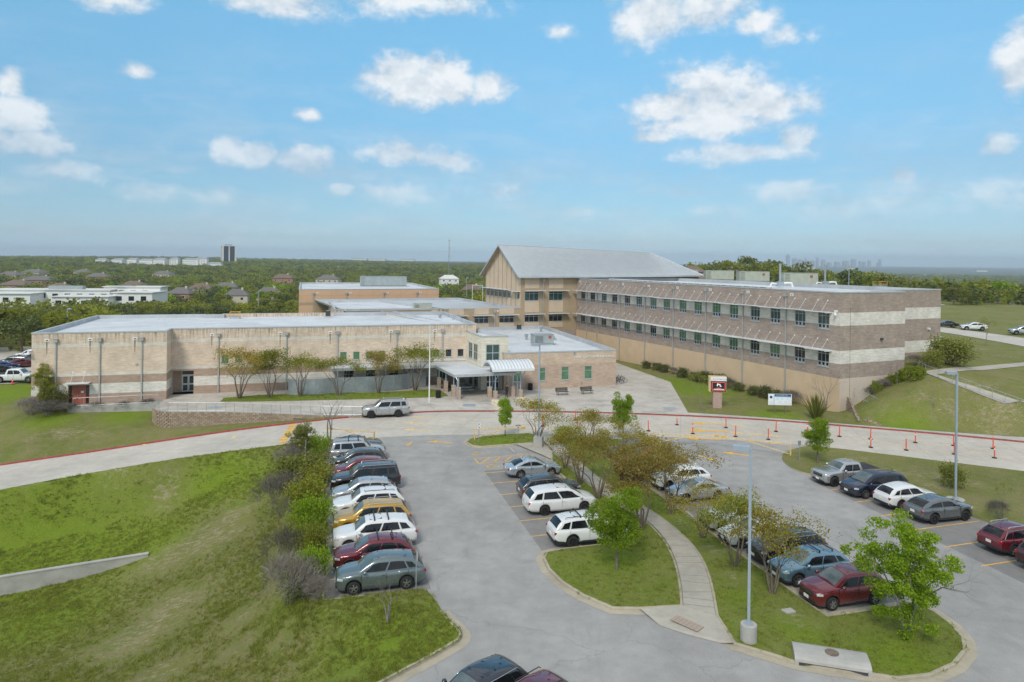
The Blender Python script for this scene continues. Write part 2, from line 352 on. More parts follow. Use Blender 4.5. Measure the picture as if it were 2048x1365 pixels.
brick('brick_office', (.600, .475, .360), (.520, .400, .300), (.47, .41, .33), .40, .10, .010)
brick('brick_pinkbrown', (.440, .315, .245), (.375, .265, .200), (.38, .31, .255), .40, .10, .010)
brick('brick_light', (.510, .385, .300), (.440, .325, .250), (.45, .38, .31), .40, .10, .010)
brick('block_white', (.72, .685, .625), (.655, .625, .57), (.56, .54, .50), .40, .20, .014)
brick('block_brown', (.395, .322, .275), (.335, .268, .226), (.300, .250, .215), .40, .20, .016)
brick('stone_white', (.70, .655, .54), (.655, .61, .50), (.58, .54, .45), .60, .30, .010, var=.08)
brick('band_white', (.68, .64, .565), (.62, .58, .51), (.58, .54, .48), .40, .10, .010, stain=.35)
glass('window_dark', (.022, .027, .030)); glass('window_green', (.10, .215, .115), .12); glass('window_teal', (.045, .085, .075)); glass('window_blue', (.05, .09, .12))
glass('car_glass', (.010, .012, .014), .03, .45); glass('car_glass_light', (.085, .115, .12), .03, .8)
pm('water_stain', (.20, .165, .13), .95, var=.35, scale=6)
pm('frame_metal', (.50, .535, .55), .45, .4, var=.06)
pm('door_red', (.36, .105, .07), .6, var=.08, scale=2)
pm('bark', (.17, .135, .105), .9, var=.3, scale=6, bmp=.4)
pm('bark_grey', (.22, .205, .19), .9, var=.25, scale=6, bmp=.4)
pm('twig_grey', (.21, .185, .165), .9, var=.25, scale=6)
leafmat('leaf_green', [(.160, .225, .014), (.290, .410, .026), (.420, .540, .050)], .6)
leafmat('leaf_oak', [(.120, .135, .034), (.250, .260, .064), (.390, .370, .110)], .55)
leafmat('leaf_olive', [(.170, .150, .025), (.300, .250, .040), (.430, .330, .070)], .5)
leafmat('leaf_rust', [(.220, .170, .045), (.360, .275, .070), (.480, .365, .110)], .55)
leafmat('leaf_yellowgreen', [(.165, .175, .026), (.290, .300, .042), (.420, .400, .075)], .55)
leafmat('leaf_red', [(.10, .02, .015), (.18, .03, .02), (.25, .05, .03)], .3)
leafmat('leaf_dark', [(.060, .080, .030), (.130, .155, .054), (.220, .235, .090)], .4)
leafmat('leaf_lime', [(.130, .165, .014), (.225, .280, .022), (.330, .380, .040)], .45)
leafmat('twig_leaf', [(.115, .10, .085), (.175, .155, .135), (.24, .215, .185)], .1)
leafmat('blade', [(.185, .205, .045), (.265, .295, .062), (.370, .365, .130)], .6)

# ------------------------------------------------------------------ mesh helpers
class MB:
    def __init__(s): s.v = []; s.f = []; s.m = []; s.u = []; s.mats = []; s.tone = []; s.hasuv = False
    def slot(s, mat):
        if mat not in s.mats: s.mats.append(mat)
        return s.mats.index(mat)
    def face(s, pts, mat, uv=None, tone=0.0):
        b = len(s.v); s.v.extend([tuple(p) for p in pts]); s.f.append(tuple(range(b, b + len(pts)))); s.m.append(s.slot(mat)); s.u.append(uv); s.tone.append(tone)
        if uv: s.hasuv = True
    def grid(s, rows, mat, closed=False, tone=0.0):
        """rows: equal-length point rings joined by shared vertices"""
        b = len(s.v); n = len(rows[0]); k = s.slot(mat)
        for r in rows: s.v.extend([tuple(p) for p in r])
        for i in range(len(rows) - 1):
            for j in range(n if closed else n - 1):
                j2 = (j + 1) % n
                s.f.append((b + i * n + j, b + i * n + j2, b + (i + 1) * n + j2, b + (i + 1) * n + j)); s.m.append(k); s.u.append(None); s.tone.append(tone)
    def box(s, c, size, mat, rz=0.0, rx=0.0, ry=0.0, uvbox=False):
        hx, hy, hz = size[0] / 2, size[1] / 2, size[2] / 2
        Mx = Matrix.Rotation(rz, 3, 'Z') @ Matrix.Rotation(ry, 3, 'Y') @ Matrix.Rotation(rx, 3, 'X'); c = Vector(c)
        P = [c + Mx @ Vector((x * hx, y * hy, z * hz)) for x in (-1, 1) for y in (-1, 1) for z in (-1, 1)]
        for q in ((0, 1, 3, 2), (4, 6, 7, 5), (0, 4, 5, 1), (2, 3, 7, 6), (0, 2, 6, 4), (1, 5, 7, 3)):
            uv = None
            if uvbox:
                a, b2, c2, d = [P[i] for i in q]; w = (b2 - a).length; h = (d - a).length
                uv = [(0, 0), (0, w), (h, w), (h, 0)] if abs((b2 - a).z) > .5 * w else [(0, 0), (w, 0), (w, h), (0, h)]
            s.face([P[i] for i in q], mat, uv)
    def tube(s, pts, rad, n, mat, caps=True, tone=0.0):
        pts = [Vector(p) for p in pts]
        if not isinstance(rad, (list, tuple)): rad = [rad] * len(pts)
        rows = []; ref = None
        for i, p in enumerate(pts):
            d = (pts[min(i + 1, len(pts) - 1)] - pts[max(i - 1, 0)])
            if d.length < 1e-9: d = Vector((0, 0, 1))
            d.normalize()
            if ref is None: ref = Vector((1, 0, 0)) if abs(d.x) < .8 else Vector((0, 1, 0))
            a = (ref - d * ref.dot(d)).normalized(); ref = a; b = d.cross(a)
            rows.append([p + (a * math.cos(2 * math.pi * k / n) + b * math.sin(2 * math.pi * k / n)) * rad[i] for k in range(n)])
        s.grid(rows, mat, True, tone)
        if caps:
            s.face(rows[0][::-1], mat, None, tone); s.face(rows[-1], mat, None, tone)
    def disc(s, c, r, ax, n, mat, r0=0.0):
        c = Vector(c); ax = Vector(ax).normalized(); a = ax.orthogonal().normalized(); b = ax.cross(a)
        ring = [c + (a * math.cos(2 * math.pi * k / n) + b * math.sin(2 * math.pi * k / n)) * r for k in range(n)]
        if r0 <= 0: s.face(ring, mat)
        else:
            r2 = [c + (p - c) * (r0 / r) for p in ring]; s.grid([ring, r2], mat, True)
    def mesh(s, name, smooth=False):
        me = bpy.data.meshes.new(name); me.from_pydata(s.v, [], s.f)
        for k in s.mats: me.materials.append(MATS[k])
        if len(s.mats) > 1: me.polygons.foreach_set('material_index', s.m)
        if smooth: me.polygons.foreach_set('use_smooth', [True] * len(s.f))
        if s.hasuv:
            ul = me.uv_layers.new(name='UVMap'); arr = []
            for f, u in zip(s.f, s.u): arr.extend(u if u else [(0, 0)] * len(f))
            ul.data.foreach_set('uv', np.array(arr, dtype=np.float32).ravel())
        if any(s.tone):
            a = me.attributes.new('tone', 'FLOAT', 'FACE'); a.data.foreach_set('value', s.tone)
        me.validate(); me.update(); return me
    def build(s, name, parent=None, smooth=False, loc=None, rz=0.0):
        return link(name, s.mesh(name, smooth), parent, loc, rz)
def link(name, data, parent=None, loc=None, rz=0.0):
    o = bpy.data.objects.new(name, data); COL.objects.link(o)
    if parent is not None: o.parent = parent
    if loc is not None: o.location = loc
    if rz: o.rotation_euler = (0, 0, rz)
    return o
def tag(o, label=None, cat=None, group=None, kind=None):
    if label: o['label'] = label
    if cat: o['category'] = cat
    if group: o['group'] = group
    if kind: o['kind'] = kind
    return o
def thing(name, label, cat, loc=(0, 0, 0), rz=0.0, group=None):
    o = link(name, None, None, loc, rz); o.empty_display_size = .3
    return tag(o, label, cat, group)
def dup(root, loc=None, rz=None, scale=None, label=None):
    def cp(o, par):
        c = o.copy(); COL.objects.link(c); c.parent = par
        for ch in o.children: cp(ch, c)
        return c
    r = cp(root, None)
    if loc is not None: r.location = loc
    if rz is not None: r.rotation_euler = (0, 0, rz)
    if scale is not None: r.scale = scale if isinstance(scale, tuple) else (scale,) * 3
    if label: r['label'] = label
    return r
def struct(name, mb, smooth=False, parent=None):
    o = mb.build(name, parent, smooth)
    if parent is None: o['kind'] = 'structure'
    return o
def text_mesh(name, txt, size, mat, parent, mtx, extrude=.01, align='LEFT'):
    cu = bpy.data.curves.new(name, 'FONT'); cu.body = txt; cu.size = size; cu.extrude = extrude; cu.align_x = align; cu.resolution_u = 2
    t = bpy.data.objects.new(name, cu); me = bpy.data.meshes.new_from_object(t); bpy.data.objects.remove(t); bpy.data.curves.remove(cu)
    me.materials.clear(); me.materials.append(MATS[mat]); o = link(name, me, parent); o.matrix_local = mtx; return o
def resample(pl, step):
    out = [Vector(pl[0])]
    for a, b in zip(pl[:-1], pl[1:]):
        a = Vector(a); b = Vector(b); n = max(1, int(round((b - a).length / step)))
        for i in range(1, n + 1): out.append(a.lerp(b, i / n))
    return out
def smoothpl(pl, it=2):
    pl = [Vector(p) for p in pl]
    for _ in range(it):
        q = [pl[0]]
        for a, b in zip(pl[:-1], pl[1:]): q += [a.lerp(b, .25), a.lerp(b, .75)]
        pl = q + [pl[-1]]
    return pl
def offset(pl, d):
    """2D offset of a polyline to its left by d"""
    out = []
    for i, p in enumerate(pl):
        a = pl[max(i - 1, 0)]; b = pl[min(i + 1, len(pl) - 1)]
        t = Vector((b[0] - a[0], b[1] - a[1])); t = t.normalized() if t.length > 1e-6 else Vector((1, 0))
        out.append(Vector((p[0] - t.y * d, p[1] + t.x * d, p[2] if len(p) > 2 else 0)))
    return out
def inpoly(x, y, poly):
    px = np.array([p[0] for p in poly]); py = np.array([p[1] for p in poly]); ins = np.zeros(x.shape, bool); j = len(px) - 1
    for i in range(len(px)):
        c = ((py[i] > y) != (py[j] > y)) & (x < (px[j] - px[i]) * (y - py[i]) / (py[j] - py[i] + 1e-12) + px[i]); ins ^= c; j = i
    return ins
def sheet(mb, poly, z, mat):
    P = [Vector((p[0], p[1], 0)) for p in poly]
    b = len(mb.v); k = mb.slot(mat); mb.v.extend([(p.x, p.y, z(p.x, p.y) if callable(z) else z) for p in P])
    for t in tessellate_polygon([P]): mb.f.append(tuple(b + i for i in t)); mb.m.append(k); mb.u.append(None); mb.tone.append(0)

# ------------------------------------------------------------------ the lie of the land
def zroad(x):
    if x > -16: return 0.0
    t = -16 - x; return -(.0022 * t * t) if t < 22 else -(.0022 * 22 * 22 + .0968 * (t - 22))
def GR(u, v, up=0.0):
    z = 0.0
    for _ in range(30):
        p = G(u, v, z + up); z = .5 * z + .5 * zroad(p.x)
    return G(u, v, zroad(p.x) + up)
def PX(lst, z=0.0): return [G(u, v, z) for u, v in lst]

far_edge = smoothpl([GR(*p) for p in ((2300, 911), (2048, 886), (1850, 867), (1680, 853), (1540, 842), (1400, 834.5), (1250, 828.5), (1100, 825), (960, 824), (870, 824.5), (800, 828.5), (720, 834), (640, 842), (560, 851), (440, 866.5), (330, 883), (200, 903), (100, 917.5), (0, 932), (-200, 962))], 1)
near_edge = smoothpl([GR(*p) for p in ((2300, 976), (2048, 943), (1850, 919), (1640, 893), (1500, 882), (1300, 873), (1100, 869), (930, 869.5), (820, 872), (742, 877), (640, 882), (560, 890.5), (440, 905.5), (330, 921), (200, 943), (100, 961), (0, 980), (-200, 1019))], 1)
lawn_kerb = [FL.w(0, 30.0), FL.w(0, 0)] + smoothpl(PX([(650, 1203.5), (700, 1197.5), (828, 1183), (852, 1184.5), (868, 1201), (888, 1234), (913, 1257), (925, 1271), (921, 1284), (900, 1297), (860, 1320), (800, 1352), (760, 1374), (690, 1412), (600, 1470)]), 1)[1:]
tip_kerb = smoothpl([FL.w(0, 30.0)] + PX([(700, 898), (745, 894), (760, 890), (764, 885), (757, 880), (742, 877)]), 1)
right_kerb = smoothpl([FL.w(44.9, -30), FL.w(44.9, -10), FL.w(44.88, 0), FL.w(44.85, 11.6)], 0) + smoothpl([FL.w(44.6, 11.75)] + PX([(1652, 955), (1610, 949), (1582, 938), (1564, 922), (1565, 910), (1580, 901), (1612, 893.5), (1640, 893)]), 1)
asphalt_poly = tip_kerb[::-1][:] + lawn_kerb[1:] + [Vector((-24, 8, 0)), Vector((60, 4, 0))] + right_kerb + PX([(1640, 888), (1500, 876), (1300, 868), (1100, 864), (930, 864), (820, 867), (745, 873)])
road_poly = far_edge + near_edge[::-1]
Z15 = .15
plaza_front = [Vector((p.x, p.y, 0)) for p in far_edge if p.x > -22.5]
kb = offset(plaza_front, -.16) if False else plaza_front
walk_back = PX([(1376, 825.5), (1480, 832), (1600, 841), (1680, 847.5), (1850, 861), (2048, 875), (2300, 899)], Z15)
plaza_poly = kb[::-1][:]   # left to right along the kerb
plaza_poly = sorted(plaza_poly, key=lambda p: p.x)
ramp_top = PX([(725, 832.5), (640, 831.5), (560, 828), (450, 824.5), (335, 824.5), (316, 822), (308, 817)], Z15)
plaza_poly = [p for p in plaza_poly if p.x > -19.5]
plaza_poly = plaza_poly + walk_back[::-1] + [G(1341, 764.6, Z15), G(1233, 726, Z15), Vector((8, 130, Z15)), Vector((0, 118, Z15)), FB.w(36, 2), FB.w(-2.5, 4), FB.w(-2.9, -3.0)] + ramp_top[::-1]

CTRL = []
def C(u, v, z): p = G(u, v, z); CTRL.append((p.x, p.y, z))
for u, v, z in ((100, 862, -1.5), (250, 858, -1.5), (20, 862, -1.5), (200, 838, -1.0), (300, 850, -1.5), (60, 830, -.7), (10, 800, -.4), (5, 772, .3), (-60, 772, .3), (-60, 880, -2.6),
                (560, 935, -1.1), (480, 960, -1.9), (350, 960, -2.9), (200, 985, -4.0), (60, 1010, -4.8), (560, 1000, -1.6), (450, 1030, -3.0), (330, 1060, -4.3), (200, 1085, -5.1), (80, 1105, -5.3), (-40, 1115, -5.3),
                (560, 1080, -1.9), (450, 1100, -3.3), (370, 1120, -4.2), (260, 1150, -5.2), (120, 1200, -5.9), (0, 1240, -6.2), (600, 1150, -1.2), (500, 1180, -2.6), (400, 1220, -3.7), (250, 1280, -4.8), (80, 1320, -5.6),
                (640, 1240, -.35), (560, 1270, -1.3), (450, 1310, -2.7), (300, 1345, -3.9), (760, 1260, .08), (860, 1290, .13), (700, 1330, -.3), (620, 1365, -.9)):
    C(u, v, z)
for p in ((-85, 70, -4.5), (-85, 85, -1.5), (-85, 95, .3), (-75, 100, .5), (-65, 97, .3), (-85, 115, 0), (-85, 40, -6.5), (-60, 20, -5.5), (-85, 18, -6.5), (-30, 16, -1.5), (-20, 16, -.5),
          (-62, 85, -.2), (-58, 84, -.3), (-52, 85.5, -.5), (-47, 85, -.7), (-60, 100, .2), (-40, 100, .1), (0, 110, .15), (20, 125, .15), (-60, 122, 0), (-20, 122, .15)):
    CTRL.append(p)
for a, b, z in ((0, -.3, .35), (3, -.5, 1.2), (6, -.5, 2.6), (9, -.5, 4.0), (11.6, -.5, 4.9), (14, 3.5, 5.3), (20, 4, 5.6), (26, 4, 5.6), (26, 30, 5.5), (-.4, 10, .35), (-.4, 25, .35), (-.4, 40, .3), (-4, 12, .25), (-5, 25, .2), (32, 20, 5.2), (40, -3, 5.0)):
    p = FR.w(a, b); CTRL.append((p.x, p.y, z))
for u, v, z in ((1851, 745, 5.0), (1950, 737, 5.0), (2048, 729, 5.0), (2150, 720, 5.0), (1900, 763, 4.4), (1960, 785, 3.7), (2048, 818, 2.6), (2150, 855, 1.6), (1760, 800, 2.4), (1830, 800, 2.8), (1900, 830, 1.6), (1980, 850, 1.3), (1720, 830, .9), (1800, 835, 1.0),
                (1540, 815, .3), (1430, 805, .22), (1480, 780, .3), (1620, 825, .35), (1330, 752, .25), (1270, 728, .25),
                (2048, 690, 5.0), (1900, 665, 5.0), (2048, 660, 5.2), (1900, 640, 5.3), (1700, 960, .2), (1900, 960, .3), (2000, 990, .4), (2048, 1010, .5), (1800, 940, .2), (2200, 1050, .5), (2300, 1000, .4)):
    C(u, v, z)
for p in ((60, 30, .4), (70, 40, .6), (85, 25, .8), (88, 60, 1.5), (88, 85, 5), (88, 110, 5), (88, 124, 5)): CTRL.append(p)
CT = np.array(CTRL)
def tps(r2): return .5 * r2 * np.log(r2 + 1e-9)
_d2 = ((CT[:, None, :2] - CT[None, :, :2]) ** 2).sum(-1); _n = len(CT)
_A = np.zeros((_n + 3, _n + 3)); _A[:_n, :_n] = tps(_d2) + np.eye(_n) * .8; _A[:_n, _n] = 1; _A[:_n, _n + 1:] = CT[:, :2]; _A[_n:, :_n] = _A[:_n, _n:].T
_w = np.linalg.solve(_A, np.concatenate([CT[:, 2], [0, 0, 0]]))
def rbf(x, y):
    out = np.zeros_like(x)
    for i in range(0, len(x), 8000):
        xx, yy = x[i:i + 8000], y[i:i + 8000]; d2 = (xx[:, None] - CT[None, :, 0]) ** 2 + (yy[:, None] - CT[None, :, 1]) ** 2
        out[i:i + 8000] = tps(d2) @ _w[:_n] + _w[_n] + _w[_n + 1] * xx + _w[_n + 2] * yy
    return np.clip(out, -7.5, 6.5)
def vnoise(x, y, s, seed=0):
    x = x / s + seed * 17.3; y = y / s - seed * 9.1; xi = np.floor(x); yi = np.floor(y); fx = x - xi; fy = y - yi
    h = lambda a, b: np.modf(np.abs(np.sin(a * 127.1 + b * 311.7 + seed * 3.7) * 43758.5453))[0]
    fx = fx * fx * (3 - 2 * fx); fy = fy * fy * (3 - 2 * fy)
    return (h(xi, yi) * (1 - fx) + h(xi + 1, yi) * fx) * (1 - fy) + (h(xi, yi + 1) * (1 - fx) + h(xi + 1, yi + 1) * fx) * fy
def hfar(x, y):
    r = np.hypot(x, y); t = np.arctan2(x, np.maximum(y, 1))
    rr = [0, 120, 200, 300, 450, 800, 1500, 2500, 3500, 5000, 7000, 12000, 20000, 40000]
    left = np.interp(r, rr, [0, 0, -3, -6, -8, -9, -4, 0, 3, 8, 10, 14, 16, 16])
    midl = np.interp(r, rr, [0, 0, 0, -4, -8, -12, -12, -10, -6, 0, 6, 12, 16, 16])
    right = np.interp(r, rr, [5, 5, 5, 4, -4, -18, -30, -36, -38, -38, -34, -8, 14, 16])
    a = np.clip((t + .45) / .35, 0, 1); b = np.clip((t - .12) / .2, 0, 1)
    z = left * (1 - a) + midl * a; z = z * (1 - b) + right * b
    amp = np.clip((r - 200) / 1500, 0, 1)
    z = z + amp * ((vnoise(x, y, 700, 1) - .5) * 10 + (vnoise(x, y, 240, 2) - .5) * 6) * np.clip(1.3 - r / 9000, .25, 1)
    z = z + 14 * np.exp(-(((x - 120) / 80) ** 2 + ((y - 380) / 80) ** 2))
    ridge = np.clip((r - 2600) / 900, 0, 1) * np.clip((6500 - r) / 1500, 0, 1) * np.clip((-.0 - t) / .1, 0, 1)
    return z + ridge * (np.maximum(vnoise(x, y, 1300, 5) - .45, 0)) * 30
NX0, NX1, NY0, NY1 = -85.0, 90.0, 14.0, 126.0
def hraw(x, y):
    x = np.asarray(x, float); y = np.asarray(y, float)
    cx = np.clip(x, NX0, NX1); cy = np.clip(y, NY0, NY1); d = np.hypot(x - cx, y - cy)
    w = np.exp(-(d / 45.0) ** 2)
    return rbf(cx, cy) * w + hfar(x, y) * (1 - w)
KLINES = [(lawn_kerb, .14), (tip_kerb, .14), (right_kerb, .14), (far_edge, .14), (near_edge, .03), (walk_back, .16)]
pl_edge = [G(1341, 764.6, Z15), G(1233, 726, Z15), Vector((8, 130, Z15))]
KLINES.append(([walk_back[0]] + pl_edge, .15))
KP = []
for pl, up in KLINES:
    for p in resample(pl, .6): KP.append((p.x, p.y, (zroad(p.x) if pl is far_edge or pl is near_edge else 0.0) + up))
KP = np.array(KP)
def hground(x, y):
    x = np.atleast_1d(np.asarray(x, float)); y = np.atleast_1d(np.asarray(y, float)); z = hraw(x, y)
    near = (x > NX0 - 6) & (x < NX1 + 6) & (y > NY0 - 6) & (y < NY1 + 6); idx = np.nonzero(near)[0]
    for i in range(0, len(idx), 4000):
        k = idx[i:i + 4000]; d2 = (x[k][:, None] - KP[None, :, 0]) ** 2 + (y[k][:, None] - KP[None, :, 1]) ** 2
        j = d2.argmin(1); d = np.sqrt(d2[np.arange(len(k)), j]); t = np.clip(d / 3.2, 0, 1); t = t * t * (3 - 2 * t)
        z[k] = KP[j, 2] * (1 - t) + z[k] * t
    return z
def hg(x, y): return float(hground([x], [y])[0])

BARE = []   # places where the turf has worn through
for u, v, r, z in ((420, 1060, 4.5, -3.0), (340, 1100, 3.5, -4), (470, 1010, 2.6, -2), (300, 1240, 3.2, -4), (260, 1275, 3, -4.5), (345, 1200, 3, -4), (480, 1230, 1.5, -2.4), (470, 1290, 1.3, -2.2), (560, 1285, .8, -1.2), (700, 1350, .8, -.3), (320, 1340, 2, -3.5), (330, 990, 2.5, -3), (60, 1040, 2.0, -4.6), (230, 1000, 2.2, -3.6),
                   (130, 870, 3.0, -1.8), (60, 875, 1.6, -1.8), (180, 862, 2.2, -1.4), (780, 1288, .5, .1), (1960, 800, 4.0, 2.6), (2000, 830, 3.5, 1.8), (1990, 850, 3, 1.2), (1900, 815, 2.5, 2.2), (1930, 765, 3, 4.4), (1990, 790, 2.5, 4), (2020, 790, 3, 4), (1840, 818, 2.0, 1.6), (1960, 700, 2.5, 5), (2010, 715, 3, 5),
                   (1800, 940, 2.2, .2), (1860, 950, 3, .3), (1930, 965, 2.5, .3), (1880, 975, 2.2, .3), (1720, 915, 2, .2), (1650, 903, 1.2, .15), (1830, 930, 1.5, .2), (1420, 823, 2.0, .2), (1380, 826, 1.2, .2), (1560, 834, 1.5, .2), (1640, 842, .9, .2)):
    p = G(u, v, z); BARE.append((p.x, p.y, r))
LUSH = []
for u, v, r, z in ((60, 1110, 9, -5.2), (180, 1090, 6, -5), (280, 1080, 4, -4.6), (20, 1140, 6, -5.2), (90, 1230, 4.5, -5.8), (450, 960, 4, -2), (540, 950, 4, -1.3), (650, 1180, 3, -.4), (640, 900, 2.5, .1), (20, 790, 6, -.3), (1400, 780, 5, .2), (1340, 765, 4, .2), (1550, 830, 3, .3), (1820, 840, 3, 1.2), (800, 1280, 4, .1), (880, 1270, 2, .13), (100, 840, 3, -1), (250, 832, 3, -1)):
    p = G(u, v, z); LUSH.append((p.x, p.y, r))
def blobs(x, y, L):
    o = np.zeros_like(x)
    for bx, by, r in L: o = np.maximum(o, np.clip(1.0 - ((x - bx) ** 2 + (y - by) ** 2) / (1.7 * r * r), 0, 1))
    return o
def ground_attrs(me, x, y):
    r = np.hypot(x, y); fa = np.clip((r - 180) / 160, 0, 1)
    onfield = ((x > 45) & (y < 290)) | ((np.abs(x + 30) < 55) & (y > 150) & (y < 330))
    fa = np.where(onfield, 0, fa)
    for n, val in (('bare', blobs(x, y, BARE)), ('lush', blobs(x, y, LUSH)), ('far', fa)):
        a = me.attributes.new(n, 'FLOAT', 'POINT'); a.data.foreach_set('value', val.astype(np.float32))
def build_ground():
    pts = []; edges = []
    def addline(pl, close=False):
        rs = resample(pl, .8); b = len(pts); pts.extend([Vector((p.x, p.y)) for p in rs])
        edges.extend([(b + i, b + i + 1) for i in range(len(rs) - 1)])
        if close: edges.append((b + len(rs) - 1, b))
    addline(asphalt_poly, True); addline(road_poly, True); addline(plaza_poly, True)
    lines = np.array([(p.x, p.y) for p in pts])
    gx = np.arange(NX0, NX1 + .1, 1.25); gy = np.arange(NY0, NY1 + .1, 1.25); XX, YY = np.meshgrid(gx, gy); X = XX.ravel(); Y = YY.ravel()
    X = X + RNG.uniform(-.3, .3, len(X)) * ((X > NX0) & (X < NX1)); Y = Y + RNG.uniform(-.3, .3, len(Y)) * ((Y > NY0) & (Y < NY1))
    keep = np.ones(len(X), bool)
    for i in range(0, len(X), 4000):
        d2 = ((X[i:i + 4000, None] - lines[None, :, 0]) ** 2 + (Y[i:i + 4000, None] - lines[None, :, 1]) ** 2).min(1); keep[i:i + 4000] = d2 > .35 ** 2
    pts.extend([Vector((a, b)) for a, b in zip(X[keep], Y[keep])])
    r = delaunay_2d_cdt(pts, edges, [], 0, 1e-4)
    V = np.array([(p.x, p.y) for p in r[0]]); F = np.array([list(f) for f in r[2]])
    cen = V[F].mean(1); pav = inpoly(cen[:, 0], cen[:, 1], asphalt_poly) | inpoly(cen[:, 0], cen[:, 1], road_poly) | inpoly(cen[:, 0], cen[:, 1], plaza_poly)
    inside = (cen[:, 0] > NX0) & (cen[:, 0] < NX1) & (cen[:, 1] > NY0) & (cen[:, 1] < NY1)
    F = F[~pav & inside]; z = hground(V[:, 0], V[:, 1])
    # the rest of the land, to the horizon, joined on as part of the same sheet
    def axis(lo, hi, far_lo, far_hi):
        a = [lo]; s = 4.0
        while a[-1] > far_lo: a.append(a[-1] - s); s *= 1.09
        b = [hi]; s = 4.0
        while b[-1] < far_hi: b.append(b[-1] + s); s *= 1.09
        return np.array(sorted(a)[:-1] + list(np.arange(lo, hi + .1, 5.0)) + b[1:])
    ax = axis(NX0, NX1, -15000, 15000); ay = axis(NY0, NY1, -300, 15500)
    AX, AY = np.meshgrid(ax, ay); fx = AX.ravel(); fy = AY.ravel(); fz = hground(fx, fy); n0 = len(V); nx = len(ax)
    FF = []
    for j in range(len(ay) - 1):
        for i in range(nx - 1):
            if NX0 - .1 <= ax[i] and ax[i + 1] <= NX1 + .1 and NY0 - .1 <= ay[j] and ay[j + 1] <= NY1 + .1: continue
            FF.append((n0 + j * nx + i, n0 + j * nx + i + 1, n0 + (j + 1) * nx + i + 1, n0 + (j + 1) * nx + i))
    allv = np.concatenate([np.column_stack([V, z]), np.column_stack([fx, fy, fz])])
    me = bpy.data.meshes.new('ground'); me.from_pydata(allv.tolist(), [], F.tolist() + FF)
    me.polygons.foreach_set('use_smooth', [True] * len(me.polygons)); me.materials.append(MATS['grass']); ground_attrs(me, allv[:, 0], allv[:, 1]); me.update()
    o = link('ground', me); o['kind'] = 'structure'; return o
GROUND = build_ground()

# ------------------------------------------------------------------ car park, road, plaza
mb = MB(); sheet(mb, asphalt_poly, 0.0, 'asphalt'); LOT = struct('car_park_asphalt', mb)
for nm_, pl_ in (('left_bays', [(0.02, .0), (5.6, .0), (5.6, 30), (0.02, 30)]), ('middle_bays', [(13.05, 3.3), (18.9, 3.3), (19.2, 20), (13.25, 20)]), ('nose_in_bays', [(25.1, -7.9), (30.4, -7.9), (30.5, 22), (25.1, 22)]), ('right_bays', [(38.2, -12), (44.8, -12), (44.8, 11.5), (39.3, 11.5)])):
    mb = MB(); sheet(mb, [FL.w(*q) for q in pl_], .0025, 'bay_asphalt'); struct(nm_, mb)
mb = MB()
fe = resample(far_edge, 1.5); 
def strip(mb, A, B, mat, z=0.0, n=90):
    def even(pl, n):
        L = [0.0]
        for a, b in zip(pl[:-1], pl[1:]): L.append(L[-1] + (Vector(b) - Vector(a)).length)
        out = []
        for k in range(n + 1):
            t = L[-1] * k / n; i = max(0, min(len(pl) - 2, int(np.searchsorted(L, t)) - 1)); u = (t - L[i]) / max(L[i + 1] - L[i], 1e-9); out.append(Vector(pl[i]).lerp(Vector(pl[i + 1]), u))
        return out
    a = even(A, n); b = even(B, n); up = Vector((0, 0, z)); mb.grid([[p + up for p in a], [p + up for p in b]], mat)
strip(mb, far_edge, near_edge, 'road_concrete', .006); ROAD = struct('concrete_road', mb)
mb = MB(); sheet(mb, plaza_poly, Z15, 'plaza_concrete'); PLAZA = struct('plaza_pavement', mb)

def kerb(name, pl, mat, side=1, w=.16, h=.14, base=0.0, gutter=0.0, step=.7, parent=None):
    """pl: face line of the kerb; side=+1 puts the kerb to the left of it"""
    pl = resample([Vector((p.x, p.y, (p.z if base is None else base))) for p in pl], step); mb = MB(); rows = []
    for d, z in ((0, -.05), (.015, h - .02), (.045, h), (w, h), (w, -.25)):
        rows.append([Vector((p.x, p.y, p.z + z)) for p in offset(pl, side * d)])
    mb.grid(rows, mat)
    if gutter:
        mb.grid([[Vector((p.x, p.y, p.z + .012)) for p in offset(pl, side * .0)], [Vector((p.x, p.y, p.z + .010)) for p in offset(pl, -side * gutter)]], 'kerb_concrete')
    return struct(name, mb, parent=parent)
kerb('lawn_kerb', lawn_kerb, 'kerb_concrete', -1, gutter=0.0, base=0.0)
kerb('lawn_gutter_kerb', lawn_kerb[len(lawn_kerb) - 20:], 'kerb_concrete', -1, base=0.0, gutter=.45, h=.145)
kerb('tip_kerb', tip_kerb, 'kerb_concrete', 1, base=0.0, gutter=.3)
kerb('right_lawn_kerb', right_kerb, 'kerb_concrete', -1, base=0.0)
RED_KERB = kerb('red_kerb', [Vector((p.x, p.y, zroad(p.x))) for p in far_edge], 'red_paint', -1, base=None, w=.17, h=.15)

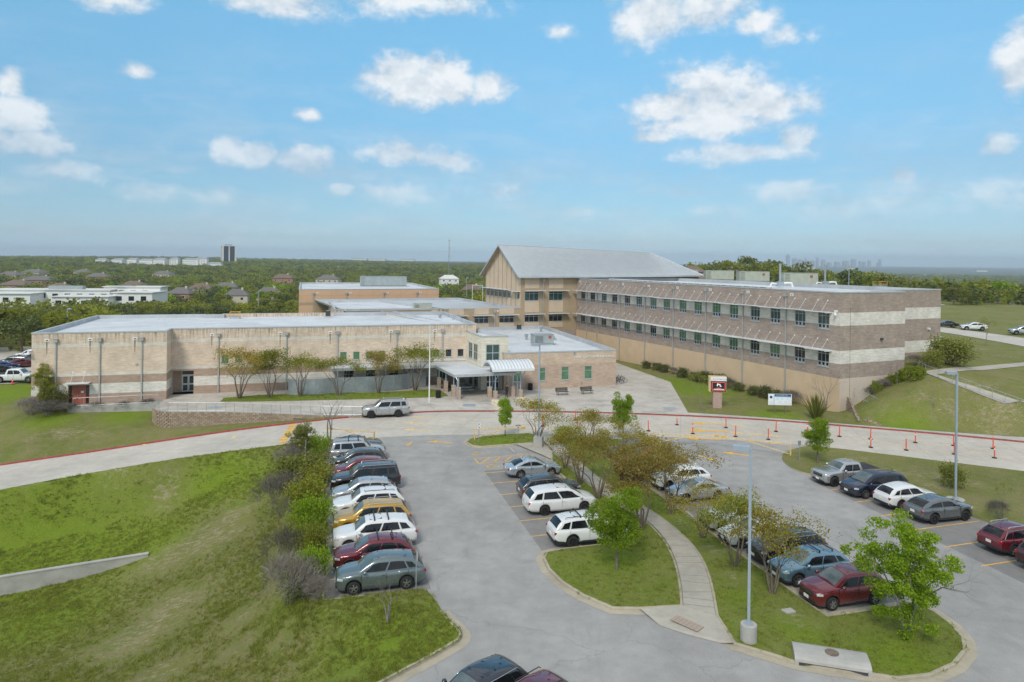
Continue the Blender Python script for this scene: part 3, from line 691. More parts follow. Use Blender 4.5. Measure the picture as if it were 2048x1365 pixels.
LAWN_POLYS = []
def island(name, px, gutter=.32, z=.13, smooth=1, rim=True):
    pl = px if isinstance(px[0], Vector) else PX(px)
    pl = smoothpl(pl + [pl[0]], smooth)[:-1]
    area = sum(a.x * b.y - b.x * a.y for a, b in zip(pl, pl[1:] + pl[:1]))
    if area < 0: pl = pl[::-1]
    cl = pl + [pl[0]]; rs = resample(cl, .6)[:-1]
    inner = offset(rs + [rs[0]], .14)[:-1]
    # turf with a gently uneven surface
    pts = [Vector((p.x, p.y)) for p in inner]; n = len(pts); ed = [(i, (i + 1) % n) for i in range(n)]
    xs = [p.x for p in pts]; ys = [p.y for p in pts]
    gx = np.arange(min(xs), max(xs), .9); gy = np.arange(min(ys), max(ys), .9); X, Y = [a.ravel() for a in np.meshgrid(gx, gy)]
    ok = inpoly(X, Y, pts); lines = np.array([(p.x, p.y) for p in pts]); X = X[ok]; Y = Y[ok]
    if len(X):
        k = ((X[:, None] - lines[None, :, 0]) ** 2 + (Y[:, None] - lines[None, :, 1]) ** 2).min(1); X = X[k > .16]; Y = Y[k > .16]; k = np.sqrt(k[k > .16])
    pts += [Vector((a, b)) for a, b in zip(X, Y)]
    r = delaunay_2d_cdt(pts, ed, [], 1, 1e-5); V = np.array([(p.x, p.y) for p in r[0]])
    dd = np.sqrt(((V[:, None, 0] - lines[None, :, 0]) ** 2 + (V[:, None, 1] - lines[None, :, 1]) ** 2).min(1))
    zz = z - .015 + np.clip(dd / 2.5, 0, 1) * (.05 + .10 * vnoise(V[:, 0], V[:, 1], 2.5, 4))
    me = bpy.data.meshes.new(name); me.from_pydata(np.column_stack([V, zz]).tolist(), [], [tuple(f) for f in r[2]])
    me.materials.append(MATS['grass']); me.polygons.foreach_set('use_smooth', [True] * len(me.polygons)); ground_attrs(me, V[:, 0], V[:, 1]); me.attributes['lush'].data.foreach_set('value', np.maximum(blobs(V[:, 0], V[:, 1], LUSH), .25 + .5 * vnoise(V[:, 0], V[:, 1], 3.5, 3)).astype(np.float32)); me.update()
    o = link(name, me); o['kind'] = 'structure'; LAWN_POLYS.append((pl, z))
    if rim: kerb(name + '_kerb', cl, 'kerb_concrete', 1, base=0.0, gutter=gutter, h=z)
    return pl
for u, v, r in ((1350, 1040, 1.0), (1360, 1055, 1.2), (1385, 1066, .8), (1430, 1105, 1.6), (1470, 1160, 1.2), (1330, 1150, .4), (1170, 985, 1.2), (1190, 960, 1.0), (1600, 1250, 1.5), (1500, 1060, 1)): 
    p = G(u, v); BARE.append((p.x, p.y, r))
for u, v, r in ((1235, 1130, 2.2), (1000, 885, 2.5), (1600, 1270, 1.6), (1800, 1320, 2.5), (1480, 1200, 1.2)):
    p = G(u, v); LUSH.append((p.x, p.y, r))
# long island between the two car parks, split by the footpath
path_l = smoothpl(PX([(1066, 867), (1098, 895), (1128, 925), (1168, 962), (1215, 1000), (1290, 1040), (1330, 1080), (1353, 1125), (1364, 1175), (1367, 1217)]), 2)
path_r = smoothpl(PX([(1096, 868), (1130, 900), (1158, 928), (1196, 960), (1245, 992), (1312, 1032), (1360, 1070), (1398, 1112), (1419, 1165), (1431, 1236)]), 2)
isl_left = path_l[6:] + PX([(1280, 1222), (1225, 1221), (1165, 1195), (1122, 1168), (1096, 1142), (1085, 1119), (1092, 1107), (1108, 1103)]) + [FL.w(14.6, 3.1), FL.w(17, 3.15), FL.w(18.9, 3.2), FL.w(19.1, 6), FL.w(19.2, 12), FL.w(19.2, 19.6)]
island('centre_lawn', isl_left, .42, smooth=0)
isl_right = path_r[3:] + PX([(1467, 1292), (1530, 1311), (1590, 1330), (1660, 1342), (1745, 1355), (1800, 1363), (1862, 1356), (1910, 1335), (1934, 1306), (1930, 1280), (1903, 1250), (1870, 1226), (1840, 1212)]) + [FL.w(30.6, -7.93), FL.w(27, -7.93), FL.w(24.75, -7.93), FL.w(24.85, 0), FL.w(25.05, 8), FL.w(25.1, 22.5)] + PX([(1300, 884), (1270, 882), (1180, 876)])
island('path_side_lawn', isl_right, .42, smooth=0)
island('pole_island_lawn', PX([(932, 887), (936, 881), (950, 876), (1000, 871), (1058, 868)]) + path_l[2:5] + PX([(1094, 898), (1062, 888.5), (1040, 890), (1000, 893), (962, 896), (944, 894)]), .3, smooth=0)
mb = MB(); strip(mb, path_l, path_r, 'walk_concrete', .155, 40)
rp_ = PX([(1280, 1222), (1367, 1217), (1431, 1236), (1467, 1291), (1440, 1287), (1375, 1270), (1320, 1252)]); rz_ = dict(zip([(round(p.x, 3), round(p.y, 3)) for p in rp_], (.12, .15, .15, .12, .018, .016, .018))); sheet(mb, rp_, lambda x, y: rz_[(round(x, 3), round(y, 3))], 'walk_concrete'); sheet(mb, PX([(1030, 890), (1062, 887), (1096, 898), (1130, 925), (1128, 933), (1090, 915), (1060, 902)]), .1, 'walk_concrete'); struct('footpath', mb)
mb = MB()
for i in range(1, 26):
    a = path_l[min(len(path_l) - 1, int(len(path_l) * i / 26))]; b = min(path_r, key=lambda p: (p - a).length); d = (b - a).normalized(); n = Vector((-d.y, d.x, 0)) * .012
    mb.face([a + n + Vector((0, 0, .159)), b + n + Vector((0, 0, .159)), b - n + Vector((0, 0, .159)), a - n + Vector((0, 0, .159))], 'dark_louver')
struct('footpath_joints', mb)
mb = MB(); sheet(mb, PX([(440, 803.5), (448, 796), (520, 790), (640, 787.5), (780, 784), (862, 779), (880, 780), (897, 792), (860, 795), (760, 798), (600, 801.5), (500, 803.5)], .17), .175, 'grass'); o = struct('planting_strip', mb)
ground_attrs(o.data, np.array([v.co.x for v in o.data.vertices]), np.array([v.co.y for v in o.data.vertices]))
o.data.attributes['lush'].data.foreach_set('value', [.75] * len(o.data.vertices)); LAWN_POLYS.append((PX([(440, 803.5), (448, 796), (520, 790), (640, 787.5), (780, 784), (862, 779), (880, 780), (897, 792), (860, 795), (760, 798), (600, 801.5), (500, 803.5)], .17), .175))
LAWN_POLYS.append((smoothpl([Vector((p.x, p.y, 0)) for p in lawn_kerb], 0) + [Vector((-40, 20, 0)), Vector((-80, 30, 0)), Vector((-80, 62, 0))] + [p for p in near_edge[::-1] if p.x < -15], None))

# ------------------------------------------------------------------ buildings
def hit(F, b, u, v):
    """where the line of sight through a pixel meets the upright plane b = const of a frame: (a, z)"""
    d = ray(u, v); n = F.e2; t = (n @ F.o + b) / (n.x * d[0] + n.y * d[1]); p = Vector((d[0] * t, d[1] * t)); return ((p - F.o) @ F.e1, CAM_H + d[2] * t)
class Wall:
    def __init__(s, p0, p1):
        s.p0 = Vector((p0[0], p0[1])); d = Vector((p1[0], p1[1])) - s.p0; s.L = d.length; s.d = d / s.L; s.n = Vector((s.d.y, -s.d.x)); s.rz = math.atan2(s.d.y, s.d.x)
    def T(s, a, z, out=0.0):
        p = s.p0 + s.d * a + s.n * out; return Vector((p.x, p.y, z))
    def mesh(s, mb, bands, openings=(), depth=.16, s0=0.0, uoff=0.0):
        S = sorted({s0, s.L} | {o[0] for o in openings} | {o[1] for o in openings})
        Zs = sorted({b[0] for b in bands} | {b[1] for b in bands} | {o[2] for o in openings} | {o[3] for o in openings})
        for a0, a1 in zip(S[:-1], S[1:]):
            for z0, z1 in zip(Zs[:-1], Zs[1:]):
                am, zm = (a0 + a1) / 2, (z0 + z1) / 2
                if any(o[0] < am < o[1] and o[2] < zm < o[3] for o in openings): continue
                m = [b[2] for b in bands if b[0] < zm < b[1]]
                if m: mb.face([s.T(a0, z0), s.T(a1, z0), s.T(a1, z1), s.T(a0, z1)], m[0], [(a0 + uoff, z0), (a1 + uoff, z0), (a1 + uoff, z1), (a0 + uoff, z1)])
        for o in openings:
            a0, a1, z0, z1 = o[:4]; dp = o[4] if len(o) > 4 else depth; m = [b[2] for b in bands if b[0] <= (z0 + z1) / 2 < b[1]]; m = m[0] if m else bands[0][2]
            for A, B in (((a0, z0), (a1, z0)), ((a1, z0), (a1, z1)), ((a1, z1), (a0, z1)), ((a0, z1), (a0, z0))):
                mb.face([s.T(*A), s.T(*B), s.T(*B, -dp), s.T(*A, -dp)], m, [(0, 0), (1, 0), (1, dp), (0, dp)])
    def bar(s, mb, a0, a1, z0, z1, out0, out1, mat):
        c = s.T((a0 + a1) / 2, (z0 + z1) / 2, (out0 + out1) / 2); mb.box(c, (abs(a1 - a0), abs(out1 - out0), abs(z1 - z0)), mat, s.rz)
def window(parent, W, a0, a1, z0, z1, cols, rows, glassm, frame='frame_metal', bar=.06, depth=.12, sill=True, lower=None, name='window'):
    """frame bars round and between the panes; rows: heights (0..1) of the cross bars; lower: a heavier bottom row below that height"""
    mb = MB(); o0, o1 = -depth, -depth + .07
    H = z1 - z0; Wd = a1 - a0
    for z in [0.0, 1.0] + list(rows):
        zc = z0 + z * H; k = bar if 0 < z < 1 else bar * 1.2
        if z == 0: W.bar(mb, a0, a1, zc, zc + k, o0, o1, frame)
        elif z == 1: W.bar(mb, a0, a1, zc - k, zc, o0, o1, frame)
        else: W.bar(mb, a0 + bar, a1 - bar, zc - k / 2, zc + k / 2, o0, o1 - .005, frame)
    for c in range(cols + 1):
        ac = a0 + Wd * c / cols; k = bar if 0 < c < cols else bar * 1.2
        if c == 0: W.bar(mb, ac, ac + k, z0 + bar * 1.2, z1 - bar * 1.2, o0, o1 - .003, frame)
        elif c == cols: W.bar(mb, ac - k, ac, z0 + bar * 1.2, z1 - bar * 1.2, o0, o1 - .003, frame)
        else: W.bar(mb, ac - k / 2, ac + k / 2, z0 + bar * 1.2, z1 - bar * 1.2, o0, o1 - .008, frame)
    if lower:
        zc = z0 + lower * H
        for c in range(cols):
            b0 = a0 + Wd * c / cols; b1 = a0 + Wd * (c + 1) / cols; f = .10
            for q in ((b0 + .02, b0 + f, z0 + .08, zc), (b1 - f, b1 - .02, z0 + .08, zc), (b0 + f, b1 - f, z0 + .08, z0 + .15), (b0 + f, b1 - f, zc - .09, zc)):
                W.bar(mb, *q, o0 + .003, o1 + .012, 'light_metal')
    if sill: W.bar(mb, a0 - .06, a1 + .06, z0 - .08, z0 - .002, -depth, .06, 'light_metal')
    w = mb.build(name, parent)
    gs = glassm if isinstance(glassm, (list, tuple)) else [glassm]
    g = MB(); g.face([W.T(a0, z0 if not lower else z0 + lower * H, -depth + .02), W.T(a1, z0 if not lower else z0 + lower * H, -depth + .02), W.T(a1, z1, -depth + .02), W.T(a0, z1, -depth + .02)], gs[0]); g.build('pane', w)
    if lower:
        for c in range(cols):
            b0 = a0 + Wd * c / cols; b1 = a0 + Wd * (c + 1) / cols; g = MB()
            g.face([W.T(b0, z0, -depth + .02), W.T(b1, z0, -depth + .02), W.T(b1, z0 + lower * H, -depth + .02), W.T(b0, z0 + lower * H, -depth + .02)], gs[-1]); g.build('pane', w)
    return w
def poly_off(poly, d):
    """inset a counter-clockwise polygon by d (mitred)"""
    n = len(poly); out = []
    for i in range(n):
        a, b, c = [Vector((q[0], q[1])) for q in (poly[i - 1], poly[i], poly[(i + 1) % n])]
        e, f = (b - a).normalized(), (c - b).normalized(); n1 = Vector((-e.y, e.x)); n2 = Vector((-f.y, f.x)); m = n1 + n2; k = m.dot(n1)
        out.append(b + m * (d / max(k, .2)))
    return out
def roof_and_coping(parent, poly, z1, ph=.55, roof='roof_membrane', inner='roof_membrane_grey', cop='parapet_metal', zf=None):
    zf = zf or (lambda p: z1)
    A = poly_off(poly, -.05); B = poly_off(poly, .28); mb = MB(); n = len(poly)
    P = lambda q, dz: Vector((q[0], q[1], zf(q) + dz))
    for i in range(n):
        j = (i + 1) % n
        mb.face([P(A[i], -.14), P(A[j], -.14), P(A[j], .02), P(A[i], .02)], cop); mb.face([P(A[i], .02), P(A[j], .02), P(B[j], .02), P(B[i], .02)], cop)
        mb.face([P(A[i], -.14), P(A[j], -.14), P(poly[j], -.14), P(poly[i], -.14)], cop)
        mb.face([P(B[i], .02), P(B[j], .02), P(B[j], -ph), P(B[i], -ph)], inner)
    mb.build('parapet', parent)
    mb = MB(); sheet(mb, B, lambda x, y: zf((x, y)) - ph, roof); return mb.build('roof', parent)
def downspout(parent, W, a, zt, zb, scup=None, lean=True):
    mb = MB(); W.bar(mb, a - .2, a + .2, zt - .22, zt + .14, .003, .34, 'downspout_metal'); W.bar(mb, a - .26, a + .26, zt + .14, zt + .2, .002, .38, 'downspout_metal')
    W.bar(mb, a - .075, a + .075, zb, zt - .22, .02, .16, 'downspout_metal')
    for z in np.arange(zb + 1.2, zt - .6, 2.2): W.bar(mb, a - .11, a + .11, z, z + .05, .002, .175, 'downspout_metal')
    d = mb.build('downspout', parent)
    if scup is not None:
        mb = MB(); W.bar(mb, scup - .26, scup + .26, zt - .14, zt + .2, .002, .05, 'white_metal'); W.bar(mb, scup - .14, scup + .14, zt - .04, zt + .07, .05, .062, 'dark_louver'); mb.build('overflow_scupper', parent)
        if zt < 9:
            mb = MB(); n = 7; rl, rr_ = [], []
            for k in range(n + 1):
                z = zt - .16 - 1.5 * k / n; w_ = (.085 - .055 * k / n) * random.uniform(.7, 1.2); rl.append(W.T(scup - .02 - w_, z, .004)); rr_.append(W.T(scup - .02 + w_, z, .004))
            mb.grid([rl, rr_], 'water_stain'); mb.build('water_streak', parent)
    return d
def sunshade(parent, W, a0, a1, z, out, rodz, rods, tilt=.06, mat='shade_metal', slats=True):
    mb = MB(); n = 7
    for i in range(n):
        o0 = .05 + (out - .1) * i / n; o1 = .05 + (out - .1) * (i + .93) / n; zz = z + tilt * (i + .5) / n
        W.bar(mb, a0 + .04, a1 - .04, zz, zz + .035, o0, o1, mat)
    W.bar(mb, a0, a1, z + tilt - .03, z + tilt + .09, out - .05, out + .02, mat); W.bar(mb, a0, a1, z - .03, z + .06, .003, .05, mat)
    for a in (a0, a1 - .05): W.bar(mb, a, a + .05, z - .02, z + .055, .05, out - .05, mat)
    s_ = mb.build('sunshade', parent)
    for r in rods:
        mb = MB(); mb.tube([W.T(r, z + .08, out - .15), W.T(r, rodz, .03)], .014, 6, 'white_metal'); W.bar(mb, r - .08, r + .08, rodz - .08, rodz + .08, .003, .035, 'white_metal'); mb.build('tie_rod', s_)
    return s_
def building(name, label, F): return thing(name, label, 'building', (F.o.x, F.o.y, 0), F.yaw)

BB = [(-3, 1.2, 'brick_pinkbrown'), (1.2, 2.45, 'block_white'), (2.45, 3.43, 'brick_pinkbrown'), (3.43, 3.8, 'band_white'), (3.8, 6.97, 'brick_tan'), (6.97, 7.4, 'band_white'), (7.4, 8.8, 'brick_tan')]
# --- long left wing
LW = building('school_left_wing', 'long tan brick school wing with pale bands, left of the entrance canopy', FB)
mb = MB()
Wl = Wall((-17.46, -3), (-2.75, -3)); Wj = Wall((-2.75, -3), (-2.75, 0)); Wm = Wall((-2.75, 0), (38.2, 0))
dl, dr = hit(FB, -3, 136.4, 780)[0] + 17.46, hit(FB, -3, 179, 780)[0] + 17.46
Wl.mesh(mb, BB, [(dl, dr, 0.0, 2.32, .12)], uoff=0); Wj.mesh(mb, BB)
mo = lambda s: s + 2.75
wins = [(3.33, 4.25), (5.0, 5.9), (6.68, 7.56), (8.32, 9.2), (18.65, 19.58), (20.44, 21.35), (22.2, 23.13), (23.95, 24.87), (29.98, 30.92), (31.82, 32.74), (33.6, 34.52), (35.4, 36.32)]
low = [(19.2, 20.6), (22.2, 23.6), (25.4, 26.8), (32.4, 34.0), (34.8, 36.6)]
ops = [(mo(a), mo(b), 4.0, 5.12) for a, b in wins] + [(0.02, 2.72, .15, 3.2, 1.6)] + [(mo(a), mo(b), .8, 2.75) for a, b in low]
Wm.mesh(mb, BB, ops, uoff=20)
Wall((38.2, 0), (38.2, 24.2)).mesh(mb, BB); Wall((-17.46, 24), (-17.46, -3)).mesh(mb, BB); Wall((38.2, 24.2), (-17.46, 24)).mesh(mb, BB)
Wd = Wall((-2.75, 1.6), (0, 1.6)); Wd.mesh(mb, [(0, 3.4, 'brick_pinkbrown')], [(1.05, 2.7, .15, 3.15, .05)])
mb.build('wall', LW)
roof_and_coping(LW, [(-17.46, -3), (-2.75, -3), (-2.75, 0), (38.2, 0), (38.2, 24.2), (1.0, 24.6), (1.0, 23), (-1.6, 23), (-1.6, 24), (-17.46, 24)], 8.8)
for i, (a, b) in enumerate(wins): window(LW, Wm, mo(a), mo(b), 4.0, 5.12, 1, [], 'window_dark' if i >= 10 else 'window_green', bar=.05)
for a, b in low: window(LW, Wm, mo(a), mo(b), .8, 2.75, 2, [.6], 'window_teal', bar=.05)
for a, sc_ in ((2.97, 2.14), (11.55, 10.72), (18.31, 17.31), (26.53, 25.66), (33.13, 32.01)): downspout(LW, Wm, mo(a), 7.85, .17 if a < 15 else 3.3, mo(sc_))
for u, su in ((112, 94), (200, 180.5), (284, 270)):
    downspout(LW, Wl, hit(FB, -3, u, 700)[0] + 17.46, 7.85, .1, hit(FB, -3, su, 700)[0] + 17.46)
def doubledoor(parent, W, a0, a1, z0, z1, mat, glassm=None, frame='frame_metal', out=-.1, side=0.0, transom=None):
    mb = MB(); zt = z1 if not transom else transom
    W.bar(mb, a0, a1, z1 - .06, z1 - .001, out - .03, out + .05, frame); W.bar(mb, a0 + .001, a0 + .06, z0, z1 - .06, out - .03, out + .05, frame); W.bar(mb, a1 - .06, a1 - .001, z0, z1 - .06, out - .03, out + .05, frame)
    if transom: W.bar(mb, a0 + .06, a1 - .06, zt - .03, zt + .03, out - .03, out + .05, frame); W.bar(mb, a0 + .06, a1 - .06, zt + .03, z1 - .06, out - .02, out, 'window_dark')
    f = mb.build('door_frame', parent); b0, b1 = a0 + .06 + side, a1 - .06 - side; mid = (b0 + b1) / 2
    for q0, q1 in ((b0, mid - .008), (mid + .008, b1)):
        mb = MB(); W.bar(mb, q0, q1, z0 + .02, zt - .04, out - .02, out + .03, mat); dd = mb.build('door', parent)
        mb = MB(); hx = q1 - .12 if q1 < mid + .01 else q0 + .12; mb.tube([W.T(hx, z0 + .85, out + .03), W.T(hx, z0 + .85, out + .09), W.T(hx, z0 + 1.25, out + .09), W.T(hx, z0 + 1.25, out + .03)], .014, 6, 'light_metal'); mb.build('handle', dd)
        if glassm:
            mb = MB(); hh = (zt - z0)
            for za, zb in ((.09, .42), (.50, .90)): W.bar(mb, q0 + .11, q1 - .11, z0 + hh * za, z0 + hh * zb, out + .03, out + .036, glassm)
            mb.build('pane', dd)
    if side:
        for q0, q1 in ((a0 + .06, b0 - .01), (b1 + .01, a1 - .06)):
            mb = MB(); W.bar(mb, q0, q1, z0 + .02, zt - .04, out - .02, out + .0, 'window_dark'); W.bar(mb, q0, q1, z0 + .85, z0 + .93, out, out + .02, frame); mb.build('sidelight', f)
doubledoor(LW, Wl, dl, dr, 0.0, 2.32, 'door_red', None, 'door_red', -.08, side=.34)
doubledoor(LW, Wd, 1.05, 2.7, .15, 3.15, 'light_metal', 'window_dark', 'light_metal', -.02, transom=2.45)
mb = MB(); q = (dl + dr) / 2 + .2; Wl.bar(mb, q, q + .32, 1.35, 1.6, -.06, -.045, 'white_paint'); mb.build('door_notice', LW)
ca, cb = hit(FB, -4.2, 129, 760)[0] + 17.46, hit(FB, -4.2, 172, 760)[0] + 17.46
sunshade(LW, Wl, dl - .2, dr + .15, 2.62, 1.25, 3.9, [dl + .5, dr - .5])
for W_, a, z in ((Wl, .1, 6.6),):
    mb = MB(); mb.tube([W_.T(a, z, .0), W_.T(a - .1, z + .1, .35), W_.T(a - .25, z + .1, .5)], .05, 8, 'white_metal'); mb.tube([W_.T(a - .25, z + .1, .5), W_.T(a - .25, z - .3, .5)], [.1, .2], 10, 'white_metal'); mb.build('dome_camera', LW)
mb = MB(); Wl.bar(mb, 11.2, 11.45, 4.6, 4.85, .002, .1, 'light_metal'); mb.build('wall_lamp', LW)

# --- covered walk: low roof on brick piers in front of the left wing
CV = thing('entrance_canopy', 'flat white entrance canopy roof carried on brick piers with slim steel posts', 'canopy', (FB.o.x, FB.o.y, 0), FB.yaw)
cp = [(17.4, -3.3), (31.5, -3.35), (32.4, -11.75), (40.7, -11.75), (40.6, -7.4), (40.2, -6.5), (37.3, -6.5), (36.6, -.02), (17.4, -.02)]
mb = MB(); sheet(mb, cp, 3.28, 'roof_membrane'); sheet(mb, cp, 3.06, 'parapet_metal'); mb.build('canopy_roof', CV)
mb = MB()
A = poly_off(cp, -.08); n = len(cp)
for i in range(n):
    j = (i + 1) % n
    mb.face([(*A[i], 3.0), (*A[j], 3.0), (*A[j], 3.34), (*A[i], 3.34)], 'parapet_metal'); mb.face([(*A[i], 3.34), (*A[j], 3.34), (*cp[j], 3.34), (*cp[i], 3.34)], 'parapet_metal'); mb.face([(*cp[i], 3.34), (*cp[j], 3.34), (*cp[j], 3.281), (*cp[i], 3.281)], 'parapet_metal')
    mb.face([(*A[i], 3.0), (*A[j], 3.0), (*cp[j], 3.0), (*cp[i], 3.0)], 'parapet_metal')
mb.build('fascia', CV)
for a, b, h in ((31.95, -3.75, 1.6), (32.35, -6.6, 1.6), (32.7, -10.0, 1.6), (33.0, -11.6, 1.6), (37.2, -11.5, 1.45), (40.35, -9.4, 1.5), (40.4, -11.5, 1.45), (24.6, -3.1, 1.2), (18.2, -3.1, 1.2)):
    mb = MB(); mb.box((a, b, (h + .15) / 2), (.5, .5, h - .15), 'brick_light', 0, uvbox=True); mb.box((a, b, h + .04), (.56, .56, .08), 'plaza_concrete'); p = mb.build('pier', CV)
    mb = MB(); mb.box((a, b, (h + .08 + 3.06) / 2), (.12, .12, 3.06 - h - .08), 'light_metal'); mb.box((a, b, h + .09), (.3, .3, .02), 'light_metal'); mb.build('post', CV)
for q in ([(32.6, -11.8, 3.0), (32.75, -12.0, 2.7), (32.75, -12.0, .2)], [(40.75, -11.8, 3.0), (40.85, -12.0, 2.8), (40.85, -12.0, .2)]):
    mb = MB(); mb.tube(q, .06, 8, 'light_metal'); mb.build('canopy_drainpipe', CV)
# --- barrel vaulted porch in front
BV = thing('barrel_porch', 'curved grey metal barrel porch on four braced posts in front of the main doors', 'porch', (FB.o.x, FB.o.y, 0), FB.yaw)
mb = MB(); n = 16; rows = []; a0, a1 = 36.9, 42.6; b0, b1 = -9.0, -13.9; zb, rise = 3.85, .85
arc = lambda k, dz: (b0 + (b1 - b0) * k / n, zb + dz + rise * (1 - (2 * k / n - 1) ** 2))
mb.grid([[(a, *arc(k, .30)) for k in range(n + 1)] for a in (a0, a1)], 'shade_metal'); mb.grid([[(a, *arc(k, 0)) for k in range(n + 1)] for a in (a0, a1)], 'parapet_metal')
for a in (a0, a1): mb.grid([[(a, *arc(k, .30)) for k in range(n + 1)], [(a, *arc(k, 0)) for k in range(n + 1)]], 'shade_metal')
for k in (0, n): mb.face([(a0, *arc(k, .3)), (a1, *arc(k, .3)), (a1, *arc(k, 0)), (a0, *arc(k, 0))], 'shade_metal')
mb.build('vault', BV)
for i in range(1, 13):
    mb = MB(); a = a0 + (a1 - a0) * i / 13
    for k in range(n): 
        p, q = arc(k, .30), arc(k + 1, .30); mb.face([(a - .02, p[0], p[1]), (a - .02, q[0], q[1]), (a - .02, q[0], q[1] + .05), (a - .02, p[0], p[1] + .05)], 'galvanised'); mb.face([(a + .02, p[0], p[1]), (a + .02, q[0], q[1]), (a + .02, q[0], q[1] + .05), (a + .02, p[0], p[1] + .05)], 'galvanised'); mb.face([(a - .02, p[0], p[1] + .05), (a - .02, q[0], q[1] + .05), (a + .02, q[0], q[1] + .05), (a + .02, p[0], p[1] + .05)], 'galvanised')
    mb.build('seam', BV)
for a, b in ((37.75, -12.3), (41.2, -12.3), (37.75, -10.0), (41.2, -10.0)):
    if b < -11:
        mb = MB(); mb.box((a, b, .6), (.48, .48, .9), 'brick_light', 0, uvbox=True); mb.box((a, b, 1.08), (.54, .54, .06), 'plaza_concrete'); mb.build('pier', BV)
    mb = MB(); mb.tube([(a, b, 1.1 if b < -11 else 3.34), (a, b, 4.5)], .085, 10, 'pole_blue_grey'); mb.build('post', BV)
    if b < -11:
        mb = MB(); mb.tube([(a, b, 2.4), (a + .9, b - .3, 4.25)], .06, 8, 'pole_blue_grey'); mb.build('brace', BV)

# --- entrance tower and the spine wall behind it
TW = building('entrance_tower', 'pale stone entrance tower with tall windows above the canopy', FB)
tp = [(37.35, -6.35), (41.25, -6.35), (41.25, -6.0), (28.6, 29.0), (26, 29), (36.6, .02)]
zt = lambda p: 7.62 + .036 * max(0.0, p[1] + 6.35)
mb = MB(); TB = [(0, 9, 'stone_white')]
Wt = Wall(tp[0], tp[1]); Wt.mesh(mb, [(.1, 7.62, 'stone_white')], [(.66, 2.67, 4.05, 6.45), (.72, 2.7, .15, 2.5, .3)])
Ws = Wall(tp[5], tp[0]); L = Ws.L; Ws.mesh(mb, [(.1, 7.62, 'stone_white')], [(L - 5.2, L - 3.6, 4.0, 6.3), (L - 3.15, L - 1.5, 4.0, 6.3), (L - 5.0, L - 3.4, .2, 2.5), (L - 2.9, L - 1.3, .2, 2.5)])
mb.face([(41.25, -6.35, .1), (41.25, -6.0, .1), (41.25, -6.0, zt((0, -6.0))), (41.25, -6.35, 7.62)], 'stone_white', [(0, 0), (.3, 0), (.3, 7), (0, 7)])
mb.face([(41.25, -6.0, .1), (28.6, 29, .1), (28.6, 29, zt((0, 29))), (41.25, -6.0, zt((0, -6.0)))], 'stone_white', [(0, 0), (37, 0), (37, 8), (0, 7)])
mb.face([(36.6, .02, 7.5), (26, 29, 7.5), (26, 29, zt((0, 29))), (36.6, .02, zt((0, 0)))], 'stone_white', [(0, 0), (30, 0), (30, 1), (0, 1)])
mb.build('wall', TW)
roof_and_coping(TW, tp, 7.62, .5, zf=zt)
window(TW, Wt, .66, 2.67, 4.05, 6.45, 2, [.5], 'window_teal', bar=.09)
window(TW, Ws, L - 5.2, L - 3.6, 4.0, 6.3, 2, [.5], 'window_teal', bar=.08); window(TW, Ws, L - 3.15, L - 1.5, 4.0, 6.3, 2, [.5], 'window_teal', bar=.08)
window(TW, Ws, L - 5.0, L - 3.4, .2, 2.5, 2, [.5], 'window_dark', bar=.08, sill=False); window(TW, Ws, L - 2.9, L - 1.3, .2, 2.5, 2, [.5], 'window_dark', bar=.08, sill=False)
doubledoor(TW, Wt, .72, 2.7, .15, 2.5, 'light_metal', 'window_dark', 'light_metal', -.2)

# --- office block with the school's name
OF = building('office_block', 'low brick office block with four green windows and raised school lettering', FB)
po = FB.loc(Vector((6.4, 136.5))); pm1 = FH.w(-9.0, -.05); po2 = FB.loc(pm1)
op = [(40.4, -7.26), (57.45, -7.26), (po[0], po[1] - .05), po2, (41.3, -6.3), (40.4, -6.36)]
mb = MB(); Wo = Wall(op[0], op[1]); OB = [(-.3, 3.53, 'brick_light'), (3.53, 5.35, 'brick_office')]
ow = [(1.35, 2.6), (5.0, 6.15), (8.5, 9.7), (12.05, 13.28)]
Wo.mesh(mb, OB, [(a, b, 1.24, 3.13) for a, b in ow]); Wo2 = Wall(op[1], op[2]); Wo2.mesh(mb, OB); Wall(op[5], op[0]).mesh(mb, OB)
mb.build('wall', OF); roof_and_coping(OF, op, 5.35, .6)
for a, b in ow: window(OF, Wo, a, b, 1.24, 3.13, 1, [.66], 'window_green', bar=.07)
Mx = Matrix.Translation(Wo.T(10.5, 4.28, .03)) @ Matrix.Rotation(R(90), 4, 'X')
t = text_mesh('lettering', 'DIANE GORZYCKI MIDDLE SCHOOL', .46, 'white_metal', OF, Mx, .03); t.scale = (6.3 / max(.1, t.dimensions.x),) * 1 + (1, 1) if False else (1, 1, 1)
wdt = max(v.co.x for v in t.data.vertices); t.matrix_local = Mx @ Matrix.Diagonal((6.35 / wdt, 1, 1, 1)); t['label'] = 'raised white metal letters spelling the school name'
mb = MB(); c = Wo.T(10.55, 4.98, 0); 
for k in range(5): mb.tube([Wo.T(10.55 + .17 * math.cos(2 * math.pi * k / 5), 4.98 + .17 * math.sin(2 * math.pi * k / 5), .02), Wo.T(10.55 + .17 * math.cos(2 * math.pi * (k + 1) / 5), 4.98 + .17 * math.sin(2 * math.pi * (k + 1) / 5), .02)], .03, 5, 'galvanised')
mb.tube([Wo.T(10.55, 4.98, .002), Wo.T(10.55, 4.98, .05)], .1, 12, 'galvanised'); mb.build('emblem', OF)
mb = MB(); Wo.bar(mb, 11.55, 11.75, .75, .95, .002, .1, 'brick_pinkbrown'); mb.tube([Wo.T(11.65, .78, .05), Wo.T(11.65, .6, .12)], .05, 6, 'galvanised'); mb.build('hose_connection', OF)

